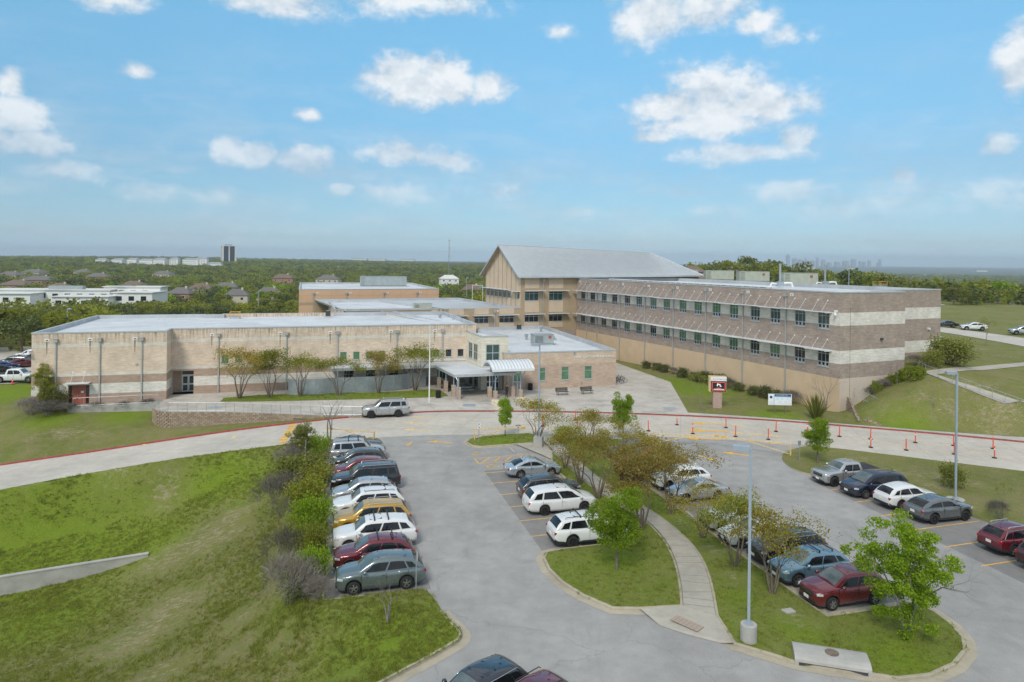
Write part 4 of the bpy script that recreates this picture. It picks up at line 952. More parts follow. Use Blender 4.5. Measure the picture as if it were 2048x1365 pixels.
# --- middle block below the gable
MBK = building('middle_block', 'two-tone stucco block with grey flat roof behind the office roof', FH)
mb = MB(); Wp = Wall((-34, 0), (0, 0)); mwin = [(-4.56, -1.35), (-9.75, -6.75), (-14.9, -11.9)]
Wp.mesh(mb, [(0, 9.05, 'stucco_hall')], [(34 + a, 34 + b, 6.1, 7.5) for a, b in mwin]); mb.build('wall', MBK); mb = MB(); Wall((0, 36), (-34, 36)).mesh(mb, [(0, 9.05, 'stucco_hall')]); mb.build('wall', MBK)
for a, b in mwin:
    for z0_, z1_ in ((7.8, 8.95), (5.0, 6.06)): mb = MB(); Wp.bar(mb, 34 + a, 34 + b, z0_, z1_, .002, .06, 'stucco_panel'); mb.build('spandrel_panel', MBK)
    window(MBK, Wp, 34 + a, 34 + b, 6.1, 7.5, 3, [.68], 'window_dark', bar=.07); sunshade(MBK, Wp, 34 + a - .3, 34 + b + .6, 7.62, 1.2, 8.6, [])
downspout(MBK, Wp, 34 - 5.62, 8.35, 5.0, 34 - 4.7)
roof_and_coping(MBK, [(-34, 0), (0, 0), (0, 36), (-34, 36)], 9.05, .5, roof='roof_membrane_grey')

# --- gabled hall
HL = building('gabled_hall', 'tall gabled hall with grey standing seam metal roof behind the other roofs', FH)
EA, RA = -1.0, 37.3
ze = lambda a: 15.06 + .4 * (a + 1) / 46; zr = lambda a: 21.5 - 1.1 * (a + 1) / 38.3
rb, eb, eb2 = 9.1, -1.07, 19.27; HIPA = 44.4
mb = MB()
Wh = Wall((0, 0), (44, 0)); hw = [(.9, 4.0), (6.27, 9.42)]
Wh.mesh(mb, [(4.4, 15.6, 'stucco_hall'), (0, 4.4, 'block_brown')], [(a, b, 10.3, 12.13) for a, b in hw] + [(a, b, 6.1, 7.53) for a, b in hw])
gz = lambda b: ze(0) + (zr(0) - ze(0)) * ((b - eb) / (rb - eb) if b < rb else (eb2 - b) / (eb2 - rb)) - .12
Wg = Wall((0, 18.2), (0, 0)); gwin = [(18.2 - 17.6 + k * 2.24, 18.2 - 17.6 + k * 2.24 + 1.9) for k in range(6)] + [(16.6, 17.7)]
Wg.mesh(mb, [(0, 15.4, 'stucco_panel')], [(a, b, 10.6, 12.1) for a, b in gwin])
mb.face([(0, 18.2, 15.4), (0, 0, 15.4), (0, 0, gz(0)), (0, rb, gz(rb)), (0, 18.2, gz(18.2))], 'stucco_panel')
Wall((44, 0), (44, 18.2)).mesh(mb, [(0, 15.6, 'stucco_hall')]); Wall((44, 18.2), (0, 18.2)).mesh(mb, [(0, 15.6, 'stucco_hall')])
mb.build('wall', HL)
for a, b in hw:
    for z0, z1 in ((12.75, 15.2), (8.0, 10.2), (4.9, 6.05)):
        mb = MB(); Wh.bar(mb, a - .02, b + .05, z0, z1, .002, .06, 'stucco_panel'); mb.build('spandrel_panel', HL)
    for z0, z1, g_ in ((10.3, 12.13, 'window_teal'), (6.1, 7.53, 'window_dark')):
        window(HL, Wh, a, b, z0, z1, 3, [.76], g_, bar=.07); sunshade(HL, Wh, a - .1, b + 1.0, z1 + .12, 1.2, z1 + 1, [])
for a, b in gwin: window(HL, Wg, a, b, 10.6, 12.1, 1 if b - a < 1.5 else 3, [.75], 'window_teal', bar=.06, sill=False)
sunshade(HL, Wg, 0, 13.6, 12.3, 1.5, 13, []); sunshade(HL, Wg, 14.6, 18.2, 12.1, 1.1, 13, [])
for k in range(8):
    b = 17.9 - k * 2.24; mb = MB(); Wg.bar(mb, 18.2 - b - .09, 18.2 - b + .09, 9.1, gz(b) - .05, .003, .07, 'stucco_hall'); mb.build('pilaster', HL)
downspout(HL, Wh, 4.97, 14.4, 5.0)
P_ = lambda a, b, z: Vector((a, b, z))
mb = MB(); E0, E1, R0, R1, B0, B1 = P_(EA, eb, ze(EA)), P_(HIPA, eb, ze(HIPA)), P_(EA, rb, zr(EA)), P_(RA, rb, zr(RA)), P_(EA, eb2, ze(EA)), P_(HIPA, eb2, ze(HIPA))
mb.face([E0, E1, R1, R0], 'roof_metal'); rf = mb.build('roof_slope', HL)
mb2 = MB()
def seams(mb2, n, lo, hi):
    for i in range(n):
        p, q = lo(i / (n - 1)), hi(i / (n - 1)); d = (q - p)
        if d.length < .3: continue
        t = Vector((.035, 0, 0)) if abs(d.x) < abs(d.y) else Vector((0, .035, 0)); up = Vector((0, 0, .07))
        mb2.face([p - t, q - t, q - t + up, p - t + up], 'roof_metal'); mb2.face([p + t, q + t, q + t + up, p + t + up], 'roof_metal'); mb2.face([p - t + up, q - t + up, q + t + up, p + t + up], 'light_metal')
def topof(f): 
    a = EA + (HIPA - EA) * f; return P_(a, rb, zr(a)) if a <= RA else R1.lerp(E1, (a - RA) / (HIPA - RA))
seams(mb2, 92, lambda f: P_(EA + (HIPA - EA) * f, eb, ze(EA + (HIPA - EA) * f)), topof); o = mb2.build('standing_seams', rf); o['kind'] = 'stuff'
mb = MB(); mb.face([B1, B0, R0, R1], 'roof_metal'); mb.build('roof_slope', HL); mb = MB(); mb.face([E1, B1, R1], 'roof_metal'); mb.build('roof_slope', HL)
mb = MB()
for p, q in ((E0, R0), (R0, B0)):
    d = Vector((0, 0, -.35)); x = Vector((-.03, 0, .06)); mb.face([p + x, q + x, q + x + d, p + x + d], 'light_metal'); y = Vector((1.0, 0, -.2)); mb.face([p + d, q + d, q + y, p + y], 'stucco_hall')
    mb.face([p + x, q + x, q + Vector((.25, 0, .06)), p + Vector((.25, 0, .06))], 'light_metal')
d = Vector((0, 0, -.3)); y = Vector((0, -.08, .05)); mb.face([E0 + y, E1 + y, E1 + y + d, E0 + y + d], 'light_metal'); mb.face([E0 + d, E1 + d, E1 + Vector((0, 1.07, 0)) + d, E0 + Vector((0, 1.07, 0)) + d], 'stucco_hall')
mb.tube([R0 + Vector((0, 0, .05)), R1 + Vector((0, 0, .05))], .09, 6, 'light_metal'); mb.tube([R1 + Vector((0, 0, .05)), E1 + Vector((0, 0, .05))], .09, 6, 'light_metal'); mb.build('eave_and_ridge_trim', HL)

# --- classroom wing
CW = building('classroom_wing', 'long brown and white block classroom wing with two rows of shaded windows', FR)
RB = [(-1, 4.37, 'stucco_tan'), (4.37, 6.13, 'block_brown'), (6.13, 7.72, 'block_white'), (7.72, 10.72, 'block_brown'), (10.72, 12.3, 'block_white'), (12.3, 14.8, 'block_brown')]
RE = [(-1, 4.37, 'stucco_end')] + RB[1:]
rp = [(0, 0), (11.6, 0), (11.6, 4.5), (25.4, 4.5), (25.4, 63.3), (0, 63.3)]
mb = MB(); Wr = Wall((0, 63.3), (0, 0)); starts = []
for k in range(8): starts += [1.56 + 7.8 * k, 5.2 + 7.8 * k]
rops = []
for st in starts:
    for z0, z1 in ((10.18, 12.2), (5.55, 7.55)): rops.append((63.3 - st - 1.7, 63.3 - st, z0, z1))
Wr.mesh(mb, RB, rops); We = Wall((0, 0), (11.6, 0)); We.mesh(mb, RE); Wall((11.6, 0), (11.6, 4.5)).mesh(mb, RE); We2 = Wall((11.6, 4.5), (25.4, 4.5)); We2.mesh(mb, RE)
Wall((25.4, 4.5), (25.4, 63.3)).mesh(mb, RB); Wall((25.4, 63.3), (0, 63.3)).mesh(mb, RB)
mb.build('wall', CW); roof_and_coping(CW, rp, 14.8, .6)
for i, (a0, a1, z0, z1) in enumerate(rops):
    g_ = random.choice(['window_dark', 'window_green', 'window_teal'])
    k = i // 2
    up = i % 2 == 0
    if up: g_ = 'window_green' if k in (4, 5, 6, 7, 8, 9) and k not in () else ('window_teal' if k < 4 or k in (10, 13) else 'window_dark')
    else: g_ = 'window_green' if k in (2, 4, 5, 6, 7, 8, 10, 11) else 'window_dark'
    window(CW, Wr, a0, a1, z0, z1, 3, [.80], [g_, 'window_dark'], bar=.05, lower=.31)
for i, st in enumerate(starts):
    c = 63.3 - st - .85; half = 1.96 if i % 2 else 1.94
    lo, hi = (c - 2.15, c + 1.8) if i % 2 else (c - 1.8, c + 1.28 if i == 0 else c + 2.15)
    for z, rz_ in ((12.22, 13.7), (7.56, 8.93)): sunshade(CW, Wr, lo + .02, hi - .02, z + (.05 if i % 2 else 0), 1.3, rz_, [c - .85, c + .85 if i else c + .6], tilt=.1)
for k in range(8): downspout(CW, Wr, 63.3 - min(8.33 + 7.8 * k, 59.0), 14.1, .3, 63.3 - (7.42 + 7.8 * k))
mb = MB(); Wr.bar(mb, 62.75, 62.95, 12.35, 12.6, .002, .4, 'white_metal'); mb.tube([Wr.T(62.85, 12.35, .32), Wr.T(62.85, 12.0, .32)], [.1, .17], 10, 'white_metal'); mb.build('dome_camera', CW)
for W_, a, z in ((We, 7.0, 8.8), (We2, 11.0, 9.2)):
    mb = MB(); W_.bar(mb, a, a + .25, z, z + .25, .002, .3, 'dark_louver' if W_ is We else 'white_metal'); mb.build('wall_lamp', CW)
for z in (12.6, 8.0):
    mb = MB(); mb.box((25.9, 5.2, z), (1.0, 1.2, .12), 'light_metal'); mb.build('end_sunshade', CW)
mb = MB(); We.bar(mb, 1.7, 1.73, .8, 12.9, .0, .012, 'dark_louver'); mb.build('conduit', CW)
mb = MB(); mb.box((12.1, 3.3, 7.8), (1.0, 2.3, .14), 'light_metal'); mb.tube([(11.65, 2.6, 8.7), (12.4, 2.4, 7.87)], .025, 6, 'light_metal'); mb.build('door_canopy', CW)

# --- flat roofed blocks behind
RBk = building('rear_flat_block', 'flat white-roofed block behind the long left wing', FB)
mb = MB(); rq = [(19, 27.5), (38.5, 27.5), (30, 56), (19, 56)]
for i in range(4): Wall(rq[i], rq[(i + 1) % 4]).mesh(mb, [(0, 9.2, 'brick_tan')])
mb.build('wall', RBk); roof_and_coping(RBk, rq, 9.2, .5)
GY = building('rear_gym', 'peach coloured gymnasium block with flat roof at the back of the school', FB)
mb = MB(); gq = [(12.7, 69), (46.5, 72.5), (46.5, 118), (12.7, 118)]; Wgy = Wall(gq[0], gq[1])
Wgy.mesh(mb, [(-2, 7.2, 'stucco_peach'), (7.2, 7.9, 'stucco_hall'), (7.9, 11, 'stucco_peach')], [(4.9, 6.2, 4.8, 6.3), (11.5, 12.8, 6.0, 7.0), (21.5, 22.9, 6.0, 7.0)])
for i in (1, 2, 3): Wall(gq[i], gq[(i + 1) % 4]).mesh(mb, [(-2, 11, 'stucco_peach')])
mb.build('wall', GY); roof_and_coping(GY, gq, 11, .5)
for a, b, z0, z1 in ((4.9, 6.2, 4.8, 6.3), (11.5, 12.8, 6.0, 7.0), (21.5, 22.9, 6.0, 7.0)): window(GY, Wgy, a, b, z0, z1, 2, [.5], 'window_blue', bar=.09)
for a in (3.3, 11, 20, 28.3): downspout(GY, Wgy, a, 10.0, 0, a + .9)
mb = MB()
for a in np.arange(7.4, 34, 3.35): Wgy.bar(mb, a, a + .04, 0, 10.85, .0, .008, 'stucco_hall')
Wgy.bar(mb, 0, 33.9, 9.45, 9.49, .0, .009, 'stucco_hall'); mb.build('control_joint', GY)

# ------------------------------------------------------------------ things on the roofs
def hvac(label, F, a, b, z, size, mat='hvac_paint', red=False, hood=False, rz=0.0, louver=True, name='rooftop_air_unit', group='air units on the school roofs', leg=.25):
    p = F.w(a, b, z); t = thing(name, label, 'air unit', p, F.yaw + rz, group); sx, sy, sz = size
    mb = MB(); mb.box((0, 0, leg / 2), (sx * .96, sy * .9, leg), 'roof_membrane_grey'); mb.build('kerb_frame', t)
    mb = MB(); mb.box((0, 0, leg + sz / 2), (sx, sy, sz), mat); mb.box((0, 0, leg + sz + .03), (sx + .12, sy + .12, .06), mat); c = mb.build('cabinet', t)
    n = max(2, int(sx / 1.1))
    for i in range(n):
        x0 = -sx / 2 + sx * i / n + .05; x1 = -sx / 2 + sx * (i + 1) / n - .05
        mb = MB(); mb.box(((x0 + x1) / 2, -sy / 2 - .012, leg + sz / 2), (x1 - x0, .024, sz - .16), mat)
        if louver and i == 0:
            for k in range(7): mb.box(((x0 + x1) / 2, -sy / 2 - .03, leg + .25 + k * (sz - .5) / 6), (x1 - x0 - .2, .02, .06), 'dark_louver')
        mb.build('access_panel', t)
    if red: mb = MB(); mb.box((sx * .3, -sy / 2 - .04, leg + sz * .72), (.5, .05, .45), 'door_red'); mb.build('fan_cover', t)
    if hood:
        mb = MB(); h = sz * .7; mb.face([(sx / 2, -sy * .4, leg + sz * .95), (sx / 2, sy * .4, leg + sz * .95), (sx / 2 + .7, sy * .4, leg + sz * .35), (sx / 2 + .7, -sy * .4, leg + sz * .35)], mat)
        for s_ in (-1, 1): mb.face([(sx / 2, s_ * sy * .4, leg + sz * .95), (sx / 2 + .7, s_ * sy * .4, leg + sz * .35), (sx / 2, s_ * sy * .4, leg + sz * .35)], mat)
        mb.build('intake_hood', t)
    return t
def atroof(F, u, v, z): p = G(u, v, z); return F.loc(p)
a, b = atroof(FB, 1091, 691, 4.75); hvac('grey office roof air unit with red fan cover and sloping hood', FB, a - .3, b + .8, 4.75, (3.3, 1.8, 1.45), 'hvac_grey', True, True)
a, b = atroof(FB, 846, 626.5, 8.25); hvac('pale green boxy air unit on the left wing roof', FB, a, b + .8, 8.25, (3.4, 1.6, 1.5), 'hvac_paint')
for i, (u0, u1, v, lab, red) in enumerate(((1195, 1230, 556.5, 'small pale air unit at the far end of the classroom roof', False), (1268, 1306, 556, 'pale air unit beside a red vent box, second from the hall', False), (1344, 1398, 559, 'pale air unit in front of the hip end of the metal roof', False), (1411, 1470, 561.5, 'pale air unit in front of the brown house with the chimney', False), (1478, 1541, 565, 'pale air unit with red cover left of the first flue', True), (1566, 1638, 571.5, 'nearest large pale air unit with red cover between two flues', True))):
    a, b = atroof(FR, (u0 + u1) / 2, v, 14.25); p = FR.w(a, b); wd = (u1 - u0) / FPX * p.y
    hvac(lab, FR, a, b + .6, 14.25, (wd * .95, 2.2, 2.0 if i > 1 else 1.6), 'hvac_paint', red, False, R(-24.5 + 0), True)
def flue(label, u, v):
    a, b = atroof(FR, u, v, 14.25); p = FR.w(a, b, 14.25); t = thing('roof_flue', label, 'flue', p, 0, 'flues on the classroom roof')
    mb = MB(); mb.tube([(0, 0, .9), (0, 0, 3.9)], .17, 12, 'galvanised'); mb.tube([(0, 0, 3.6), (0, 0, 3.95)], .21, 12, 'galvanised'); mb.build('stack', t)
    mb = MB(); mb.box((0, 0, .55), (1.0, .9, .8), 'galvanised'); mb.build('fan_box', t)
    mb = MB(); mb.tube([(.4, 0, .6), (1.2, 0, .75), (1.9, 0, .7), (2.1, 0, .05)], .2, 10, 'white_metal'); mb.tube([(-.4, .2, .5), (-1.3, .2, .65), (-1.6, .2, .05)], .16, 10, 'white_metal'); mb.build('duct', t)
flue('galvanised flue stack with white ducts left of the nearest large air unit', 1560, 575); flue('galvanised flue stack with white ducts right of the nearest large air unit', 1650, 573)
t = thing('pipe_rack', 'long white pipe rack running along the classroom wing roof edge', 'pipe rack', FR.w(.9, 12, 14.2), FR.yaw)
mb = MB(); mb.box((0, 20, .75), (.9, 40, .1), 'white_metal'); mb.build('tray', t); mb = MB(); mb.box((.3, 20, .35), (.06, 40, .6), 'roof_membrane_grey'); mb.build('backing', t)
for k in range(27): mb = MB(); mb.box((0, .2 + k * 1.52, .35), (.9, .14, .7), 'white_metal'); mb.build('support', t)
def hatch(label, F, u, v, z, w=1.5):
    a, b = atroof(F, u, v, z); t = thing('roof_hatch', label, 'roof hatch', F.w(a, b, z), F.yaw)
    mb = MB(); mb.box((0, 0, .2), (w, 1.2, .4), 'roof_membrane_grey'); mb.box((0, 0, .43), (w + .1, 1.3, .06), 'galvanised'); mb.build('kerb_box', t)
    mb = MB()
    for x in (-w / 2, w / 2):
        for y in (-.6, .6): mb.tube([(x, y, 0), (x, y, 1.15)], .03, 6, 'yellow_paint')
    for z_ in (.65, 1.12):
        for s_ in (-.6, .6): mb.tube([(-w / 2, s_, z_), (w / 2, s_, z_)], .03, 6, 'yellow_paint')
        mb.tube([(w / 2, -.6, z_), (w / 2, .6, z_)], .03, 6, 'yellow_paint')
    mb.build('guard_rail', t)
hatch('yellow railed roof hatch on the left wing roof', FB, 470, 638, 8.25); hatch('yellow railed roof hatch near the classroom wing corner', FR, 1760, 576.5, 14.2, 2.0)
def vent(label, F, u, v, z, h=.7, r=.25, mat='galvanised'):
    a, b = atroof(F, u, v, z); t = thing('roof_vent', label, 'roof vent', F.w(a, b, z), F.yaw, 'small roof vents')
    mb = MB(); mb.tube([(0, 0, 0), (0, 0, h * .6)], r * .75, 10, mat); mb.build('neck', t); mb = MB(); mb.tube([(0, 0, h * .55), (0, 0, h * .62), (0, 0, h * .95), (0, 0, h)], [r, r * 1.3, r * 1.3, r * .8], 12, mat); mb.build('cowl', t)
vent('round roof vent on the left wing behind the condenser', FB, 880, 637, 8.25); vent('white vent stack at mid office roof', FB, 1053, 680, 4.75, 1.0); vent('white vent near the back of the office roof', FB, 1082, 664, 4.75, .9)
for u, v, z, F_, lab in ((656, 635, 8.25, FB, 'dark condenser on the left wing roof above the second downpipe'), (1038, 661, 4.75, FB, 'dark condenser at the back of the office roof')):
    a, b = atroof(F_, u, v, z); t = thing('roof_condenser', lab, 'condenser', F_.w(a, b, z), F_.yaw)
    mb = MB(); mb.box((0, 0, .65), (.8, .6, .9), 'dark_louver'); mb.build('case', t); mb = MB(); mb.box((0, 0, .1), (1.1, .9, .2), 'roof_membrane_grey'); mb.build('stand', t); mb = MB(); mb.tube([(0, 0, 1.1), (0, 0, 1.16)], .3, 14, 'galvanised'); mb.build('fan_guard', t)
a, b = atroof(FB, 757, 573.5, 10.5); t = hvac('big grey ribbed chiller on the gymnasium roof', FB, a + 1.5, b + 1.5, 10.5, (13, 3, 2.6), 'hvac_grey', name='roof_chiller', group=None)
for u, v, z in ((911, 640, 7.9), ):
    a, b = atroof(FB, u, v + 4, z); t = thing('roof_ladder_loop', 'grey metal access loop standing on the roof left of the windows', 'ladder', FB.w(a, b, 8.2), FB.yaw)
    mb = MB(); mb.tube([(-.45, 0, 0), (-.45, 0, 1.7), (.45, 0, 1.7), (.45, 0, 0)], .07, 8, 'pole_blue_grey'); mb.build('loop', t); mb = MB(); mb.tube([(-.45, 0, .8), (.45, 0, .8)], .03, 6, 'pole_blue_grey'); mb.build('rung', t)

# ------------------------------------------------------------------ cars
for n_, c_, m_ in (('greygreen', (.150, .185, .190), .5), ('wine', (.150, .014, .024), .35), ('white', (.66, .67, .67), .0), ('mustard', (.50, .285, .035), .3), ('silver', (.44, .445, .45), .6), ('black', (.012, .013, .016), .2), ('charcoal', (.050, .055, .060), .4), ('bluegrey_dark', (.030, .036, .048), .4), ('silverblue', (.42, .475, .52), .55), ('navy', (.016, .022, .050), .4), ('skyblue', (.150, .265, .345), .5), ('steel', (.155, .170, .182), .55), ('orange', (.40, .10, .03), .3), ('maroon', (.055, .012, .018), .35), ('midgrey', (.25, .26, .265), .5), ('blue', (.03, .09, .30), .4), ('olivegrey', (.14, .15, .14), .5)):
    carpaint('paint_' + n_, c_, m_)
pm('rim_silver', (.50, .51, .52), .3, .8, var=.08); pm('rim_dark', (.05, .05, .055), .35, .6, var=.1); pm('trim_black', (.020, .021, .022), .55, var=.15); pm('chrome', (.62, .63, .64), .15, .95, var=.04)
glass('lamp_clear', (.55, .57, .58), .08, .7); glass('lamp_red', (.32, .012, .012), .1, .6); glass('lamp_amber', (.5, .18, .02), .1, .6)
_wheels = {}
def wheel_meshes(r, rim):
    k = (round(r, 3), rim)
    if k in _wheels: return _wheels[k]
    w = .235; mb = MB(); n = 28; prof = [(r * .62, -w / 2), (r * .9, -w / 2), (r * .985, -w * .36), (r, -w * .2), (r, w * .2), (r * .985, w * .36), (r * .9, w / 2), (r * .62, w / 2)]
    mb.grid([[(pr * math.cos(2 * math.pi * i / n), py, pr * math.sin(2 * math.pi * i / n)) for pr, py in prof] for i in range(n + 1)], 'rubber'); tyre = mb.mesh('tyre', True)
    mb = MB(); R1 = r * .64
    mb.grid([[(R1 * math.cos(2 * math.pi * i / n), y, R1 * math.sin(2 * math.pi * i / n)) for y in (.03, w / 2 - .012)] for i in range(n + 1)], rim)
    mb.grid([[(q * math.cos(2 * math.pi * i / n), w / 2 - .012, q * math.sin(2 * math.pi * i / n)) for q in (R1, R1 * .90)] for i in range(n + 1)], rim)
    mb.disc((0, .035, 0), R1, (0, 1, 0), 20, 'trim_black'); mb.disc((0, w / 2 - .005, 0), R1 * .2, (0, 1, 0), 12, rim)
    for k5 in range(5):
        for sp in (-.13, .13):
            a = 2 * math.pi * k5 / 5 + sp; d = Vector((math.cos(a), 0, math.sin(a))); t = Vector((-d.z, 0, d.x)); p0 = d * R1 * .12 + Vector((0, w / 2 - .012, 0)); p1 = d * R1 * .95 + Vector((0, w / 2 - .022, 0)); ww = R1 * .075
            mb.face([p0 - t * ww, p1 - t * ww * .8, p1 + t * ww * .8, p0 + t * ww], rim)
            for s_ in (-1, 1): mb.face([p0 + t * ww * s_, p1 + t * ww * .8 * s_, p1 + t * ww * .8 * s_ - Vector((0, .05, 0)), p0 + t * ww * s_ - Vector((0, .05, 0))], rim)
    rimm = mb.mesh('rim', False); _wheels[k] = (tyre, rimm); return tyre, rimm
def pw(x, pts):
    pts = sorted(pts); return float(np.interp(x, [p[0] for p in pts], [p[1] for p in pts]))
TYPES = {
    'suv':     dict(L=4.75, W=1.88, H=1.70, wb=2.80, fo=.92, zh=1.0, zc=1.13, zb=1.07, xw0=1.18, xw1=.38, xr1=-1.72, xr0=-2.27, r=.36, clad=True, n=3, rails=True),
    'bigsuv':  dict(L=5.15, W=1.98, H=1.80, wb=3.00, fo=.98, zh=1.08, zc=1.20, zb=1.13, xw0=1.28, xw1=.55, xr1=-2.02, xr0=-2.47, r=.385, clad=True, n=3, rails=True),
    'fullsuv': dict(L=5.33, W=2.05, H=1.92, wb=3.07, fo=1.0, zh=1.16, zc=1.27, zb=1.21, xw0=1.22, xw1=.55, xr1=-2.40, xr0=-2.58, r=.405, clad=False, n=3, rails=True),
    'boxsuv':  dict(L=4.85, W=1.99, H=1.84, wb=2.78, fo=.98, zh=1.08, zc=1.19, zb=1.13, xw0=1.16, xw1=.55, xr1=-2.12, xr0=-2.32, r=.37, clad=False, n=3, rails=True),
    'coupesuv':dict(L=4.66, W=1.88, H=1.63, wb=2.78, fo=.88, zh=1.0, zc=1.11, zb=1.07, xw0=1.10, xw1=.25, xr1=-1.40, xr0=-2.18, r=.37, clad=True, n=2, rails=False),
    'compactsuv': dict(L=4.58, W=1.83, H=1.68, wb=2.65, fo=.93, zh=1.0, zc=1.12, zb=1.06, xw0=1.10, xw1=.28, xr1=-1.62, xr0=-2.16, r=.35, clad=True, n=3, rails=False),
    'minivan': dict(L=5.20, W=2.0, H=1.74, wb=3.0, fo=1.02, zh=.95, zc=1.10, zb=1.04, xw0=1.56, xw1=.58, xr1=-2.08, xr0=-2.52, r=.355, clad=False, n=3, rails=False),
    'sedan':   dict(L=4.70, W=1.83, H=1.45, wb=2.70, fo=.92, zh=.83, zc=.97, zb=.94, xw0=1.02, xw1=.15, xr1=-.95, xr0=-1.82, r=.335, clad=False, n=2, rails=False),
    'pickup':  dict(L=5.75, W=1.97, H=1.85, wb=3.55, fo=.95, zh=1.10, zc=1.20, zb=1.14, xw0=1.25, xw1=.65, xr1=-.92, xr0=-1.10, r=.40, clad=False, n=2, rails=False),
}
def car(kind, label, paint, loc, rz, group, rim='rim_silver', sunroof=None, bars=False, chrome=False, cat='car', name='parked_car', L=None, H=None, clad=None, rails=None, plate=True, roofm=None, cover=False, detail=True):
    P = dict(TYPES[kind]); 
    if L: k = L / P['L']; [P.__setitem__(q, P[q] * k) for q in ('L', 'wb', 'fo', 'xw0', 'xw1', 'xr1', 'xr0')]
    if H: P['H'] = H
    if clad is not None: P['clad'] = clad
    if rails is not None: P['rails'] = rails
    L, W, H, r = P['L'], P['W'] / 2, P['H'], P['r']; zh, zc, zb = P['zh'], P['zc'], P['zb']; X0, X1 = -L / 2, L / 2; xf = X1 - P['fo']; xr = xf - P['wb']; paint = 'paint_' + paint
    xw0, xw1, xr1, xr0 = P['xw0'], P['xw1'], P['xr1'], P['xr0']; pick = kind == 'pickup'; sed = kind == 'sedan'
    t = thing(name, label, cat, loc, rz, group); RA = r + .075
    if pick: top = [(X1, zh - .22), (X1 - .06, zh - .05), (X1 - .3, zh + .02), (xw0, zc), (xr0, zb), (xr0 - .02, zb), (X0, zb)]
    elif sed: top = [(X1, zh - .26), (X1 - .08, zh - .10), (X1 - .4, zh), (xw0, zc), (0, zb), (xr0, zb + .04), (X0 + .12, zb - .02), (X0, zb - .16)]
    else: top = [(X1, zh - .30), (X1 - .06, zh - .10), (X1 - .32, zh), (xw0, zc), (0, zb), (xr0, zb + .02), (X0 + .07, zb - .02), (X0, zb - .18)]
    wid = [(X1, .58), (X1 - .05, .70), (X1 - .14, .82), (X1 - .35, .925), (X1 - .8, .985), (0, 1), (X0 + .7, 1), (X0 + .25, .965), (X0 + .06, .91), (X0, .84)]
    if pick: wid = [(X1, .80), (X1 - .1, .90), (X1 - .4, .98), (0, 1), (X0 + .1, .99), (X0, .97)]
    bot = [(X1, .42), (X1 - .15, .25), (X1 - .6, .24), (0, .25), (X0 + .6, .28), (X0 + .15, .34), (X0, .48)]
    if kind in ('fullsuv', 'pickup', 'bigsuv', 'boxsuv'): bot = [(a, b + .06) for a, b in bot]
    xs = set(np.round(np.linspace(X0, X1, 26), 3)) | {round(X1 - q, 3) for q in (.03, .06, .1, .2)} | {round(X0 + q, 3) for q in (.03, .06, .1, .2)}
    for c in (xf, xr): xs |= {round(c + RA * math.sin(q), 3) for q in np.linspace(-math.pi / 2, math.pi / 2, 15)} | {round(c - RA - .015, 3), round(c + RA + .015, 3)}
    xs = sorted(x for x in xs if X0 <= x <= X1); xs = [x for i, x in enumerate(xs) if i == 0 or x - xs[i - 1] > .008]
    def zbot(x):
        z = pw(x, bot)
        for c in (xf, xr):
            d = RA * RA - (x - c) ** 2
            if d > 0: z = max(z, r + math.sqrt(d))
        return z
    rows = []; up = []
    for x in xs:
        w = W * pw(x, wid); h = pw(x, top); b = min(zbot(x), h - .08); half = [(w * .80, b), (w * .975, b + .02)]
        for q, k in ((.25, .995), (.5, 1.0), (.74, .985), (.90, .955)): half.append((w * k, b + (h - b) * q))
        half += [(w * .90, h - .012), (w * .72, h + .018), (0, h + .035)]
        rows.append([(x, -y, z) for y, z in half] + [(x, y, z) for y, z in half[::-1][1:]])
    mb = MB(); mb.grid(rows, paint)
    if not pick: mb.face(rows[0], paint)
    else: mb.face(rows[0], paint)
    mb.face(rows[-1][::-1], paint); body = mb.build('body', t, True)
    mb = MB(); mb.grid([[(x, y * W * .8 * pw(x, wid), min(zbot(x), pw(x, top) - .08)) for y in (-1, 1)] for x in xs], 'rubber'); mb.build('underbody', t)
    if P['clad']:
        for s_ in (-1, 1):
            mb = MB(); rr = []
            for x in xs:
                w = W * pw(x, wid); b = min(zbot(x), pw(x, top) - .1); near = min(abs(x - xf), abs(x - xr)); hgt = .085 if near < RA + .06 else .13
                rr.append([(x, s_ * (w * .975 + .004), b + .005), (x, s_ * (w + .014), b + .02), (x, s_ * (w + .014), b + hgt), (x, s_ * (w + .0), b + hgt + .012)])
            mb.grid(rr, 'trim_black'); mb.build('cladding', t)
    # cabin
    wb_, wr_ = W * .915, W * .70
    dr = 0.0 if pick or kind in ('boxsuv', 'fullsuv') else (.07 if not sed else .03)
    hr = [(xr0, zb + .03), (xr0 + (xr1 - xr0) * .5, zb + (H - zb) * .50), (xr1, H - .09 - dr), (xr1 + .25, H - .045 - dr), (xr1 + .75, H - .012 - dr * .45), (xw1 - .75, H), (xw1 - .35, H - .012), (xw1, H - .07), (xw1 + (xw0 - xw1) * .5, zc + (H - zc) * .53), (xw0, zc + .02)]
    yz = lambda z: wb_ + (wr_ - wb_) * max(0, (z - zb)) / (H - zb)
    xc_, xh_ = (xw0 + xr0) / 2, (xw0 - xr0) / 2; pl = lambda x: 1 - .085 * abs((x - xc_) / xh_) ** 3
    gx = sorted(set(np.round(np.linspace(xr0, xw0, 20), 3)) | {round(v, 3) for v in (xr1, xw1, xr1 + .1, xw1 - .1, xr1 + .35, xw1 - .3)}); rows = []
